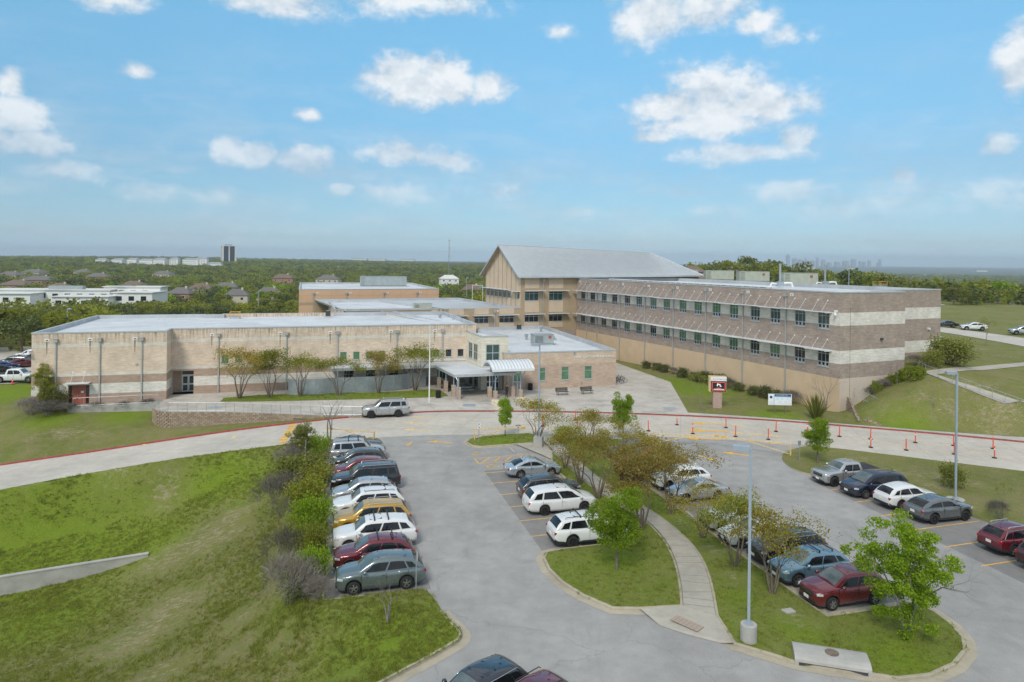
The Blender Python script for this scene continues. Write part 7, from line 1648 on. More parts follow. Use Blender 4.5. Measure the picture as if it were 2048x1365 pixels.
# concrete headwall in the hollow
A0, A1 = G(-40, 1163, -4.7), G(296, 1109.5, -4.7); t = thing('concrete_headwall', 'low grey concrete wall crossing the grassy hollow at lower left', 'wall', A0, math.atan2(A1.y - A0.y, A1.x - A0.x)); L = (A1 - A0).length
mb = MB(); mb.box((L / 2, .15, -1.6), (L, .3, 3.2), 'old_concrete'); mb.build('wall_body', t); mb = MB(); mb.box((L / 2, .15, .04), (L + .06, .36, .08), 'old_concrete'); mb.build('coping', t)
# curved metal screen
sp = [G(u, v, .17) for u, v in ((577, 790), (604, 791), (631, 789.5), (657, 787.5), (684, 786), (710, 785), (737, 784), (763, 782), (790, 780), (816, 777), (852, 773))]; t = thing('metal_screen', 'curved screen of dull sheet metal panels behind the planting strip', 'screen wall', sp[0])
for i in range(len(sp) - 1):
    a, b = sp[i] - sp[0], sp[i + 1] - sp[0]; mb = MB(); n = Vector((-(b - a).y, (b - a).x, 0)).normalized()
    rows = [[a.lerp(b, k / 6) + n * (.10 * math.sin(math.pi * k / 6)) * (1 if i % 2 else -1) + Vector((0, 0, z)) for k in range(7)] for z in (.02, .7, 1.4, 2.05)]; mb.grid(rows, 'screen_metal' if False else 'galvanised'); mb.build('screen_panel', t, True)
    mb = MB(); mb.tube([a, a + Vector((0, 0, 2.1))], .04, 6, 'galvanised'); mb.build('screen_post', t)
# benches, bins, tables, stones
def bench(label, base, rz, group=None):
    t = thing('bench', label, 'bench', base, rz, group)
    for k in range(5): mb = MB(); mb.box((0, -.2 + k * .1, .45), (1.8, .08, .03), 'black_metal'); mb.build('seat_slat', t)
    for k in range(4): mb = MB(); mb.box((0, .28 + k * .025, .56 + k * .11), (1.8, .025, .085), 'black_metal'); mb.build('back_slat', t)
    for x in (-.65, .65): mb = MB(); mb.tube([(x, -.2, 0), (x, -.2, .43), (x, .25, .43), (x, .36, .95)], .028, 6, 'black_metal'); mb.build('leg', t)
    for x in (-.65, .65): mb = MB(); mb.tube([(x, .25, .43), (x, .3, 0)], .028, 6, 'black_metal'); mb.build('leg', t)
    return t
def mid(a, b, z=.152): p, q = G(*a, z), G(*b, z); return (p + q) / 2, math.atan2(q.y - p.y, q.x - p.x)
c, an = mid((1114, 791.5), (1135, 790.5)); bench('black slatted bench on the plaza, left of two', c + Vector((0, .2, 0)), an); c, an = mid((1164, 789.5), (1184.5, 788.3)); bench('black slatted bench on the plaza, right of two', c + Vector((0, .2, 0)), an)
bench('black bench beside the second canopy pier', FB.w(33.0, -5.2, .152), FB.yaw + R(90)); bench('black bench between the third and corner canopy piers', FB.w(33.3, -8.4, .152), FB.yaw + R(90))
def bin_(label, base):
    t = thing('litter_bin', label, 'bin', base); mb = MB(); mb.tube([(0, 0, 0), (0, 0, .85)], .3, 16, 'black_metal', caps=True); mb.build('liner', t)
    for k in range(20): a = 6.283 * k / 20; mb = MB(); mb.box((.325 * math.cos(a), .325 * math.sin(a), .45), (.02, .07, .8), 'black_metal', a); mb.build('slat', t)
    mb = MB(); mb.tube([(0, 0, .85), (0, 0, .9), (0, 0, .98)], [.35, .34, .2], 16, 'black_metal'); mb.build('lid', t)
bin_('black slatted litter bin at the tip of the planting strip', G(876.5, 796, .152)); bin_('black slatted litter bin beside the office window', G(1060.5, 780.5, .152))
for a, b, lab in ((34.6, -4.4, 'picnic table under the canopy nearest the wing wall'), (35.0, -7.3, 'picnic table under the canopy behind the third pier')):
    t = thing('picnic_table', lab, 'table', FB.w(a, b, .152), FB.yaw); mb = MB(); mb.box((0, 0, .74), (1.9, .75, .05), 'light_metal'); mb.build('table_top', t)
    for s_ in (-1, 1): mb = MB(); mb.box((0, s_ * .72, .45), (1.9, .26, .045), 'light_metal'); mb.build('seat', t); mb = MB(); mb.tube([(s_ * .7, -.7, 0), (s_ * .7, -.7, .43), (s_ * .7, .7, .43), (s_ * .7, .7, 0)], .03, 6, 'galvanised'); mb.tube([(s_ * .7, 0, .43), (s_ * .7, 0, .72)], .03, 6, 'galvanised'); mb.build('leg', t)
pm('limestone', (.62, .55, .42), .92, var=.16, scale=2.5, bmp=.8, bscale=7)
for u, v, w, d, lab in ((993, 812, 1.3, .75, 'cream limestone block nearer the porch pier'), (1002, 822, 1.7, .85, 'larger cream limestone block nearest the red kerb'), (1043, 806, 1.2, .8, 'cream limestone block right of the porch'), (1052, 812, 1.1, .8, 'cream limestone block behind the olive tree top')):
    bm = bmesh.new(); bmesh.ops.create_cube(bm, size=1); bmesh.ops.subdivide_edges(bm, edges=bm.edges[:], cuts=3, use_grid_fill=True)
    for v_ in bm.verts:
        q = v_.co; v_.co = Vector((q.x * w, q.y * d, q.z * .62)) * (1 - .10 * (abs(q.x) * abs(q.y) * 4)) + Vector((random.uniform(-.03, .03), random.uniform(-.03, .03), random.uniform(-.03, .03)))
    me = bpy.data.meshes.new('limestone_block'); bm.to_mesh(me); bm.free(); me.materials.append(MATS['limestone']); o = link('limestone_block', me, None, G(u, v, .15) + Vector((0, d * .5, .3)), R(-35)); tag(o, lab, 'stone')
# bicycles at the office corner
def bicycle(label, loc, rz):
    t = thing('bicycle', label, 'bicycle', loc, rz, 'bicycles beside the office wall')
    for x in (-.52, .52):
        mb = MB(); n = 22; mb.tube([(x + .33 * math.cos(6.2832 * k / n), 0, .34 + .33 * math.sin(6.2832 * k / n)) for k in range(n + 1)], .022, 6, 'rubber', caps=False); w = mb.build('wheel', t)
        mb = MB()
        for k in range(10): mb.tube([(x, 0, .34), (x + .32 * math.cos(.628 * k), 0, .34 + .32 * math.sin(.628 * k))], .004, 3, 'galvanised', caps=False)
        mb.build('spokes', w)['kind'] = 'stuff'
    mb = MB()
    for p, q in (((-.52, .34), (-.08, .32)), ((-.08, .32), (-.22, .82)), ((-.52, .34), (-.2, .75)), ((-.2, .75), (.36, .78)), ((-.08, .32), (.38, .70)), ((.52, .34), (.34, .95))): mb.tube([(p[0], 0, p[1]), (q[0], 0, q[1])], .02, 6, 'black_metal')
    mb.build('frame', t); mb = MB(); mb.tube([(.34, -.28, 1.0), (.34, 0, .97), (.34, .28, 1.0)], .014, 6, 'black_metal'); mb.build('handlebar', t); mb = MB(); mb.box((-.23, 0, .86), (.24, .12, .05), 'rubber'); mb.build('saddle', t)
bicycle('black bicycle nearest the office corner', G(1236, 767, .152), R(-20)); bicycle('black bicycle further from the office corner, facing right', G(1243, 765, .152), R(-12)); bicycle('black bicycle leaning at the right of the group', G(1239, 762, .152), R(-30))
# school sign, information board, traffic cone
pm('sign_cream', (.62, .47, .27), .6, var=.06); pm('sign_white', (.72, .75, .78), .4, var=.04); pm('stone_pink', (.42, .30, .265), .9, var=.2, scale=8, bmp=.3)
def emit(name, col, s_):
    m, N, K, b = nodes(name); v = vec(N, K, 'Object', 1.0); n = noise(N, K, v, 60, 1); K.new(ramp(N, K, n, [(.3, sc(col, .85)), (.7, col)]), b.inputs['Emission Color']); b.inputs['Emission Strength'].default_value = s_; b.inputs['Base Color'].default_value = (.02, .02, .02, 1)
emit('led_red', (.9, .10, .08), .9); emit('led_white', (.85, .85, .85), .8); pm('screen_black', (.02, .02, .026), .35, var=.1)
bz = hg(*G(1434, 816, .2).xy); b = G(1434, 816, bz); t = thing('school_sign', 'electronic school sign on pinkish stone pillar on the lawn', 'sign', b, R(-6))
mb = MB(); mb.box((0, 0, 1.0), (1.05, .6, 2.1), 'stone_pink'); mb.build('pillar', t); mb = MB(); mb.box((0, 0, 2.98), (2.1, .8, 1.86), 'sign_cream'); mb.build('cabinet', t); mb = MB(); mb.box((.08, -.42, 3.62), (1.86, .05, .46), 'sign_white'); hd = mb.build('name_panel', t); mb = MB(); mb.box((.08, -.42, 2.72), (1.86, .05, 1.24), 'screen_black'); scn = mb.build('led_screen', t)
mb = MB()
for c_, s_ in (((.08, -.45, 3.22), (1.6, .02, .07)), ((.08, -.45, 2.24), (1.6, .02, .07)), ((-.70, -.45, 2.73), (.07, .02, .91)), ((.86, -.45, 2.73), (.07, .02, .91))): mb.box(c_, s_, 'led_red')
mb.build('red_border', scn)
mb = MB()
for c_, s_, r_ in (((-.05, -.45, 2.92), (.12, .02, .34), .25), ((.05, -.45, 2.98), (.3, .018, .1), .2), ((.25, -.45, 2.88), (.10, .02, .3), -.2), ((.33, -.45, 2.75), (.2, .018, .09), .2)): mb.box(c_, s_, 'led_white', 0, 0, r_)
mb.build('screen_emblem', scn)['kind'] = 'stuff'
mb = MB()
for k in range(4): mb.box((-.1 + .14 * k, -.45, 2.5), (.1, .02, .09), 'led_red')
for k in range(9): mb.box((-.45 + .14 * k, -.45, 2.36), (.1, .02, .1), 'led_white')
mb.build('screen_text', scn)['kind'] = 'stuff'
Mx = Matrix.Translation((-.62, -.448, 3.56)) @ Matrix.Rotation(R(90), 4, 'X'); text_mesh('lettering', 'Gorzycki Middle School', .17, 'window_blue', hd, Mx, .004)
p, q = G(1549, 829, .25), G(1570, 828.5, .25); t = thing('information_board', 'white and blue school information board on two wooden posts', 'sign', (p + q) / 2, R(-4)); Wd_ = 46 / FPX * p.y
t.location.z = hg(p.x, p.y)
for x in (-.62, .62): mb = MB(); mb.box((x, .06, 1.0), (.1, .1, 2.1), 'bark'); mb.build('post', t)
mb = MB(); mb.box((0, 0, 1.72), (Wd_, .05, 1.32), 'sign_white'); bd = mb.build('board', t); pm('sign_navy', (.02, .05, .17), .5); pm('sign_blue', (.10, .38, .62), .5); pm('sign_pale', (.55, .65, .74), .5)
mb = MB(); mb.box((Wd_ * .12, -.03, 2.24), (Wd_ * .7, .012, .22), 'sign_navy'); mb.build('title_band', bd); mb = MB(); mb.box((Wd_ * .12, -.03, 2.07), (Wd_ * .7, .012, .09), 'sign_blue'); mb.build('subtitle_band', bd); mb = MB(); mb.box((-Wd_ * .255, -.03, 1.72), (.05, .012, 1.28), 'sign_blue'); mb.build('divider', bd)
mb = MB()
for x, z in ((-.3, 1.75), (.25, 1.75), (.85, 1.75), (.0, 1.4), (.6, 1.4)): mb.box((x, -.03, z), (.34, .012, .04), 'sign_pale'); mb.box((x, -.03, z + .1), (.14, .012, .10), 'sign_pale')
for z in (1.45, 1.3, 1.2): mb.box((-Wd_ * .38, -.03, z), (.36, .012, .05), 'sign_pale')
mb.build('small_print', bd)['kind'] = 'stuff'
mb = MB(); mb.tube([(-Wd_ * .38, -.026, 2.0), (-Wd_ * .38, -.04, 2.0)], .16, 14, 'sign_navy'); mb.build('logo', bd); Mx = Matrix.Translation((-Wd_ * .16, -.04, 2.19)) @ Matrix.Rotation(R(90), 4, 'X'); text_mesh('lettering', 'Gorzycki Middle School', .14, 'white_paint', bd, Mx, .004)
t = thing('traffic_cone', 'orange traffic cone in front of the white pickup', 'traffic cone', G(25, 768, .43)); mb = MB(); mb.box((0, 0, .02), (.36, .36, .04), 'orange_plastic'); mb.build('base', t); mb = MB(); mb.tube([(0, 0, .04), (0, 0, .7)], [.14, .03], 12, 'orange_plastic'); mb.build('body', t); mb = MB(); mb.tube([(0, 0, .4), (0, 0, .5)], [.088, .071], 12, 'white_paint'); mb.build('band', t)

# ------------------------------------------------------------------ the person walking out from the porch
pm('skin', (.45, .26, .18), .6, var=.08); pm('black_cloth', (.012, .012, .014), .85, var=.3); pm('hair_dark', (.035, .022, .015), .55, var=.3)
def person(label, loc, rz):
    t = thing('person', label, 'person', loc, rz); V = []; E_ = []; Rd = []
    def add(p, r, par=None):
        V.append(p); Rd.append(r if isinstance(r, tuple) else (r, r)); 
        if par is not None: E_.append((par, len(V) - 1))
        return len(V) - 1
    pel = add((0, 0, .93), (.15, .11)); w = add((0, 0, 1.10), (.125, .09), pel); ch = add((0, .01, 1.30), (.16, .105), w); sh = add((0, .01, 1.42), (.10, .07), ch); nk = add((0, -.01, 1.49), .05, sh); hd = add((0, -.02, 1.57), (.075, .085), nk); hd2 = add((0, -.02, 1.66), (.075, .09), hd); add((0, 0, 1.71), (.05, .06), hd2)
    nose = add((0, -.12, 1.60), .014, hd)
    for s_, ph in ((-1, 1), (1, -1)):
        hp = add((s_ * .09, 0, .88), .095, pel); kn = add((s_ * .095, -.10 * ph * .6 - .02, .50), .062, hp); an = add((s_ * .095, .06 * ph + .02 * ph, .10), .042, kn); add((s_ * .10, .06 * ph - .13, .04), .036, an)
        so = add((s_ * .17, .01, 1.40), .06, sh); el = add((s_ * .23, .04 * ph + .02, 1.13), .042, so); wr = add((s_ * .22, .08 * ph - .08, .90), .028, el); pa = add((s_ * .215, .08 * ph - .10, .83), (.034, .018), wr)
        for f, (dx, L_) in enumerate(((-.03, .07), (-.012, .085), (.008, .08), (.026, .065))): k = add((s_ * .215 + dx * .4, .08 * ph - .10 + dx, .79), .009, pa); add((s_ * .21 + dx * .4, .08 * ph - .115 + dx, .79 - L_ * .6), .008, k)
        k = add((s_ * .19, .08 * ph - .14, .83), .010, pa); add((s_ * .185, .08 * ph - .16, .79), .008, k)
    me = bpy.data.meshes.new('body'); me.from_pydata(V, E_, []); o = bpy.data.objects.new('body_tmp', me); COL.objects.link(o)
    o.modifiers.new('skin', 'SKIN'); 
    for i, r in enumerate(Rd): me.skin_vertices[0].data[i].radius = r
    for i in range(len(V)): me.skin_vertices[0].data[i].use_root = (i == 0)
    o.modifiers.new('sub', 'SUBSURF').levels = 1; bpy.context.view_layer.update(); dg = bpy.context.evaluated_depsgraph_get(); m2 = bpy.data.meshes.new_from_object(o.evaluated_get(dg)); bpy.data.objects.remove(o)
    m2.materials.clear(); m2.materials.append(MATS['black_cloth']); m2.materials.append(MATS['skin'])
    for p in m2.polygons:
        c = p.center; p.material_index = 1 if (c.z > 1.47 or (abs(c.x) > .17 and c.z < .91 and c.z > .6)) else 0; p.use_smooth = True
    link('body', m2, t)
    mb = MB(); n = 14
    mb.grid([[((.095 + .012 * math.sin(k)) * rr * math.cos(math.pi * (k / n) * 1.25 - .4), .0 + (.105) * rr * math.sin(math.pi * (k / n) * 1.25 - .4) + .01, z) for k in range(n + 1)] for z, rr in ((1.76, .25), (1.74, .7), (1.68, .98), (1.58, 1.05), (1.48, 1.0), (1.40, .85))], 'hair_dark'); mb.build('hair', t, True)
    for s_ in (-1, 1): mb = MB(); mb.tube([(s_ * .03, -.105, 1.625), (s_ * .03, -.112, 1.625)], .012, 8, 'screen_black'); mb.build('eye', t); 
    mb = MB(); mb.box((0, -.108, 1.555), (.045, .008, .01), 'led_red' if False else 'door_red'); mb.build('mouth', t)
    mb = MB(); n = 16; mb.grid([[(rx * math.cos(6.2832 * k / n), ry * math.sin(6.2832 * k / n), z) for k in range(n + 1)] for z, rx, ry in ((1.06, .155, .12), (.9, .19, .15), (.72, .20, .17))], 'black_cloth'); mb.build('jacket_hem', t, True)
    return t
person('person in black clothes walking out beside the porch piers', FB.w(39.3, -12.3, .152), FB.yaw + R(8))

# ------------------------------------------------------------------ houses and far buildings
pm('shingle_grey', (.15, .14, .135), .9, var=.18, scale=3, bmp=.3); pm('shingle_brown', (.17, .125, .10), .9, var=.18, scale=3, bmp=.3); pm('house_brick', (.34, .20, .14), .9, var=.15, scale=4); pm('house_cream', (.55, .49, .40), .85, var=.08); pm('white_wall', (.74, .74, .72), .8, var=.06); pm('far_grey', (.30, .32, .35), .7, var=.15, scale=.05); pm('far_white', (.62, .62, .60), .7, var=.1, scale=.1); pm('tower_dark', (.030, .038, .055), .25, var=.2, scale=.1)
def house(label, x, y, w, d, h, roof, wall, rz, rh=3.0, chim=True, base=None, group='houses among the trees'):
    z = hg(x, y) if base is None else base; t = thing('house', label, 'house', (x, y, z), rz, group)
    mb = MB(); hw, hd = w / 2, d / 2; zb_ = -8
    for p, q in (((-hw, -hd), (hw, -hd)), ((hw, -hd), (hw, hd)), ((hw, hd), (-hw, hd)), ((-hw, hd), (-hw, -hd))): mb.face([(*p, zb_), (*q, zb_), (*q, h), (*p, h)], wall)
    mb.build('wall', t); o = .5; r = w * .28; E_ = [(-hw - o, -hd - o, h - .1), (hw + o, -hd - o, h - .1), (hw + o, hd + o, h - .1), (-hw - o, hd + o, h - .1)]; R_ = [(-hw + d * .45, 0, h + rh), (hw - d * .45, 0, h + rh)]
    mb = MB(); mb.face([E_[0], E_[1], R_[1], R_[0]], roof); mb.face([E_[1], E_[2], R_[1]], roof); mb.face([E_[2], E_[3], R_[0], R_[1]], roof); mb.face([E_[3], E_[0], R_[0]], roof); mb.face(E_[::-1], wall); rf = mb.build('roof', t)
    if chim: mb = MB(); mb.box((w * .22, -.4, h + rh * .8), (1.0, .8, 2.6), 'house_cream'); mb.build('chimney', rf)
    n = max(2, int(w / 4.5))
    for k in range(n):
        for zz in ((h - 2.2,) if h < 5 else (h - 2.2, h - 5.0)):
            mb = MB(); xx = -hw + w * (k + .5) / n; mb.box((xx, -hd - .02, zz + .5), (1.4, .06, 1.4), 'white_wall'); wn = mb.build('window', t); mb = MB(); mb.box((xx, -hd - .06, zz + .5), (1.2, .04, 1.2), 'window_dark'); mb.build('pane', wn)
for u, v, Y, w, roof, wall, lab in ((23, 541, 640, 20, 'shingle_grey', 'house_cream', 'pale gabled house far left among the trees'), (70, 537, 700, 22, 'shingle_grey', 'house_cream', 'house with grey roof behind the dark-roofed one at left'), (79, 549, 520, 21, 'shingle_grey', 'house_brick', 'low dark grey roof behind the white complex'), (38, 557, 440, 19, 'shingle_brown', 'house_brick', 'brown roof at the left edge above the white complex'), (122, 563, 400, 16, 'shingle_brown', 'house_cream', 'big hipped brown roof with a white dormer window above the white complex'), (168, 537, 760, 18, 'shingle_grey', 'house_cream', 'distant grey roof left of the apartment blocks'), (198, 544, 600, 18, 'shingle_grey', 'house_brick', 'grey roof above the middle of the white complex'), (269, 559, 450, 15, 'shingle_brown', 'house_brick', 'house with chimney right of the white complex'), (364, 571, 360, 12, 'shingle_grey', 'house_brick', 'long low roof among the trees left of the dark tower'), (404, 564, 430, 14, 'shingle_brown', 'house_cream', 'gabled house below the dark tower'), (455, 562, 450, 16, 'shingle_grey', 'house_brick', 'house with cream chimney below the dark tower, to the right'), (475, 574, 350, 11, 'shingle_grey', 'house_cream', 'nearest grey roof left of the peach gymnasium'), (328, 540, 700, 18, 'shingle_grey', 'house_cream', 'distant roof below the apartment blocks'),
                                    (567, 546, 560, 16, 'shingle_brown', 'house_brick', 'reddish brick house above the gymnasium left corner'), (657, 548, 560, 18, 'shingle_grey', 'house_cream', 'grey roof with small chimney left of the chiller'), (538, 571, 380, 13, 'shingle_grey', 'house_cream', 'low grey roof just left of the gymnasium'), (944, 566, 420, 12, 'shingle_brown', 'house_brick', 'brown roof left of the gabled hall'), (898, 548, 600, 16, 'far_white', 'white_wall', 'white-roofed house near the radio mast'), (800, 552, 520, 12, 'shingle_grey', 'house_cream', 'small grey roof above the gymnasium right end')):
    p = AT(u, v, Y); house(lab, p.x, p.y, w, w * .6, 3.4, roof, wall, random.uniform(-.3, .3), 3.2, True, p.z - 7.6)
for u, v, Y, w, lab, wl in ((1385, 532, 300, 9.5, 'tall brick house with brown roof against the metal roof hip', 'house_brick'), (1426, 537, 330, 11, 'wide brown-roofed house behind the classroom roof units', 'house_brick'), (1470, 537, 330, 10.5, 'brown-roofed house with pale chimney behind the roof units', 'house_brick'), (1640, 545, 360, 10, 'grey-brown roof behind the nearest large air unit', 'house_brick'), (2000, 597, 260, 9, 'low grey roof hidden in the trees at the right', 'house_cream'), (1835, 566, 420, 10, 'dark roof behind the yellow roof hatch', 'house_brick')):
    p = AT(u, v, Y); house(lab, p.x, p.y, w, w * .7, 4.2, 'shingle_brown' if wl == 'house_brick' else 'shingle_grey', wl, R(20), 2.6, 'chimney' in lab, p.z - 6.8)
# white flat-roofed complex at the left
c = AT(150, 590, 300); t = thing('white_complex', 'large white flat-roofed building complex among trees at left', 'building', (c.x, c.y, hg(c.x, c.y)), R(8)); zg = hg(c.x, c.y); zt_ = c.z + .9 - zg
for i, (x, y, w, d, h) in enumerate(((-30, 0, 32, 16, zt_ - .3), (8, -6, 22, 14, zt_ - 1.2), (26, 2, 16, 16, zt_ + .3), (-12, 10, 50, 14, zt_ + .9), (-48, 8, 24, 20, zt_ + .5), (20, 14, 24, 10, zt_ + 2.2))):
    mb = MB(); mb.box((x, y, h / 2 - 3), (w, d, h + 6), 'white_wall'); mb.box((x, y, h + .15), (w + 1.2, d + 1.2, .35), 'far_white'); bl = mb.build('block', t)
    for k in range(int(w / 5)): mb = MB(); mb.box((x - w / 2 + 2.5 + k * 5, y - d / 2 - .05, h - 2.4), (2.2, .12, 1.9), 'window_dark'); mb.build('window', t)
for x, y, w in ((-6, 6, 14), (14, 12, 12)): mb = MB(); mb.box((x, y, zt_ + 1.9), (w, 3, 1.8), 'hvac_grey'); mb.build('roof_plant', t)
# dark office tower
p = AT(457, 523, 1600); w = 32 / FPX * 1600; h = 30 / FPX * 1600; t = thing('office_tower', 'dark glass office tower on the left skyline', 'tower', (p.x, p.y, p.z), R(28))
mb = MB(); mb.box((0, 0, h / 2 - 6), (w * .74, w * .74, h + 12), 'tower_dark'); mb.build('glass_body', t)
for sx in (-1, 1):
    for sy in (-1, 1): mb = MB(); mb.box((sx * w * .365, sy * w * .365, h / 2 - 6), (w * .10, w * .10, h + 12.4), 'far_white'); mb.build('corner_pier', t)
for sx in (-1, 1): mb = MB(); mb.box((0, sx * w * .375, h / 2 - 6), (w * .07, .6, h + 12.2), 'far_white'); mb.build('pier', t); mb = MB(); mb.box((sx * w * .375, 0, h / 2 - 6), (.6, w * .07, h + 12.2), 'far_white'); mb.build('pier', t)
mb = MB(); mb.box((0, 0, h + .8), (w * .82, w * .82, 1.8), 'far_white'); mb.box((0, 0, h + 3), (w * .4, w * .4, 3), 'far_grey'); mb.build('roof_cap', t)
# apartment rows
for i, (u, v, wpx, hpx) in enumerate(((205, 524, 20, 8), (238, 525, 24, 9), (268, 524, 20, 9), (295, 526, 26, 10), (322, 525, 24, 11), (350, 524, 16, 11), (385, 526, 34, 12), (405, 523, 20, 11), (430, 531, 26, 6), (300, 532, 70, 4))):
    Y = 1250; p = AT(u, v, Y); w = wpx / FPX * Y; h = hpx / FPX * Y; t = thing('apartment_block', f'{ORD[i]} white apartment block from the left in the row on the left skyline' if i < 8 else ['low pale building under the dark tower', 'long low white building below the apartment row'][i - 8], 'building', (p.x, p.y, p.z - h / 2), random.uniform(-.2, .2), 'apartment blocks on the left skyline')
    mb = MB(); mb.box((0, 0, h / 2 - 8), (w, 14, h + 16), 'white_wall'); mb.build('wall', t); mb = MB(); mb.face([(-w / 2 - .5, -7.5, h), (w / 2 + .5, -7.5, h), (w / 2 - 3, 0, h + 3), (-w / 2 + 3, 0, h + 3)], 'far_grey'); mb.face([(-w / 2 - .5, 7.5, h), (w / 2 + .5, 7.5, h), (w / 2 - 3, 0, h + 3), (-w / 2 + 3, 0, h + 3)], 'far_grey'); mb.face([(-w / 2 - .5, -7.5, h), (-w / 2 - .5, 7.5, h), (-w / 2 + 3, 0, h + 3)], 'far_grey'); mb.face([(w / 2 + .5, -7.5, h), (w / 2 + .5, 7.5, h), (w / 2 - 3, 0, h + 3)], 'far_grey'); mb.build('roof', t)
    mb = MB()
    for k in range(int(w / 4)):
        for z in np.arange(1.5, h - 1.5, 3.2): mb.box((-w / 2 + 2 + k * 4, -7.05, z), (1.6, .1, 1.6), 'far_grey')
    mb.build('windows', t)['kind'] = 'stuff'
# low pale industrial roofs on the far ground
WH_ = ((600, 532, 90, 1500), (700, 534, 80, 1400), (760, 533, 60, 1500), (830, 533, 40, 1600), (720, 517.5, 30, 3200), (755, 518.5, 34, 3200), (815, 518.8, 28, 3200), (1620, 535, 18, 3500), (1960, 541, 22, 3600), (1700, 536, 14, 4000))
for i, (u, v, wpx, Y) in enumerate(sorted(WH_)):
    p = AT(u, v, Y); w = wpx / FPX * Y; t = thing('far_warehouse', f'{ORD[i]} low pale flat-roofed building from the left below the horizon', 'building', (p.x, p.y, p.z - 4), 0, 'pale flat roofs towards the horizon'); mb = MB(); mb.box((0, 0, 0), (w, 30, 8), 'far_white'); mb.build('wall', t); mb = MB(); mb.box((0, 0, 4.2), (w + 2, 32, .5), 'far_grey'); mb.build('roof', t)
# radio mast
p = AT(898, 536, 900); h = 62 / FPX * 900; t = thing('radio_mast', 'tall lattice radio mast left of the gabled hall', 'mast', p); mb = MB()
for k in range(3):
    a = 2.094 * k; mb.tube([(1.6 * math.cos(a), 1.6 * math.sin(a), -8), (.35 * math.cos(a), .35 * math.sin(a), h * .9)], [.16, .1], 4, 'galvanised')
mb.tube([(0, 0, h * .9), (0, 0, h)], .08, 4, 'galvanised'); mb.build('legs', t)['kind'] = 'stuff'; mb = MB()
for i in range(18):
    z0, z1 = h * .9 * i / 18, h * .9 * (i + 1) / 18; r0, r1 = 1.6 - 1.25 * i / 18, 1.6 - 1.25 * (i + 1) / 18
    for k in range(3): a, b = 2.094 * k, 2.094 * (k + 1); mb.tube([(r0 * math.cos(a), r0 * math.sin(a), z0), (r1 * math.cos(b), r1 * math.sin(b), z1)], .06, 3, 'galvanised', caps=False)
mb.build('lattice', t)['kind'] = 'stuff'
for f in (.35, .62, .85): mb = MB(); mb.tube([(0, 0, h * f), (0, 0, h * f + 1.6)], 1.5, 8, 'light_metal'); mb.build('antenna_cluster', t)
# the city far off
CITY = ((1573, 1579, 509, 1), (1585, 1593, 517, 0), (1597, 1604, 519, 0), (1609, 1613, 516, 1), (1613.5, 1628, 521, 0), (1633, 1637, 515, 1), (1643, 1650, 520, 0), (1655, 1662, 525, 0), (1670, 1679, 524, 0), (1686, 1696, 522, 0), (1703, 1711, 518, 1), (1718, 1723, 522.5, 0), (1726, 1731, 524, 0), (1736, 1741, 521, 0), (1753, 1756, 525.7, 0), (1757.5, 1762, 519, 0), (1540, 1556, 527, 0), (1398, 1404, 524, 0), (1446, 1458, 524.5, 0))
for i, (u0, u1, vt, st) in enumerate(CITY):
    Y = 11000; a, b = AT(u0, vt, Y), AT(u1, vt, Y); w = b.x - a.x; z0 = -10; H_ = a.z - z0
    t = thing('city_tower', 'slender tallest city tower on the hazy skyline' if i == 0 else f'{ORD[sorted(q[0] for q in CITY).index(u0)]} hazy city tower from the left on the far skyline', 'tower', ((a.x + b.x) / 2, Y, z0), 0, 'towers of the far city')
    mb = MB(); mb.box((0, 0, H_ * .45), (w, w, H_ * .9), 'far_grey'); mb.build('shaft', t); mb = MB(); mb.box((0, 0, H_ * .95), (w * (.55 if st else .8), w * (.55 if st else .8), H_ * .1), 'far_grey'); mb.build('crown_block', t)
# sports field posts, far lights
for u, v, vt, Y, lab in ((517, 612, 582, 230, 'light pole behind the gymnasium left side'), (543, 606, 596, 240, 'light pole left of the gymnasium'), (933, 600, 556, 240, 'light pole by the sports field left of the hall')):
    p = AT(u, vt, Y); g_ = hg(p.x, p.y); lamp_pole(lab, (p.x, p.y, g_), max(4, p.z - g_), 0, r=.3, bh=.5)
p = AT(955, 590, 200); t = thing('goal_post', 'white metal goal by the sports field beside the hall', 'goal', (p.x, p.y, hg(p.x, p.y))); zz = AT(955, 571, 200).z - hg(p.x, p.y); 
for x in (-1.5, 1.5): mb = MB(); mb.tube([(x, 0, 0), (x, 0, zz)], .07, 6, 'white_metal'); mb.build('post', t)
mb = MB(); mb.tube([(-1.6, 0, zz), (1.6, 0, zz)], .07, 6, 'white_metal'); mb.build('crossbar', t)

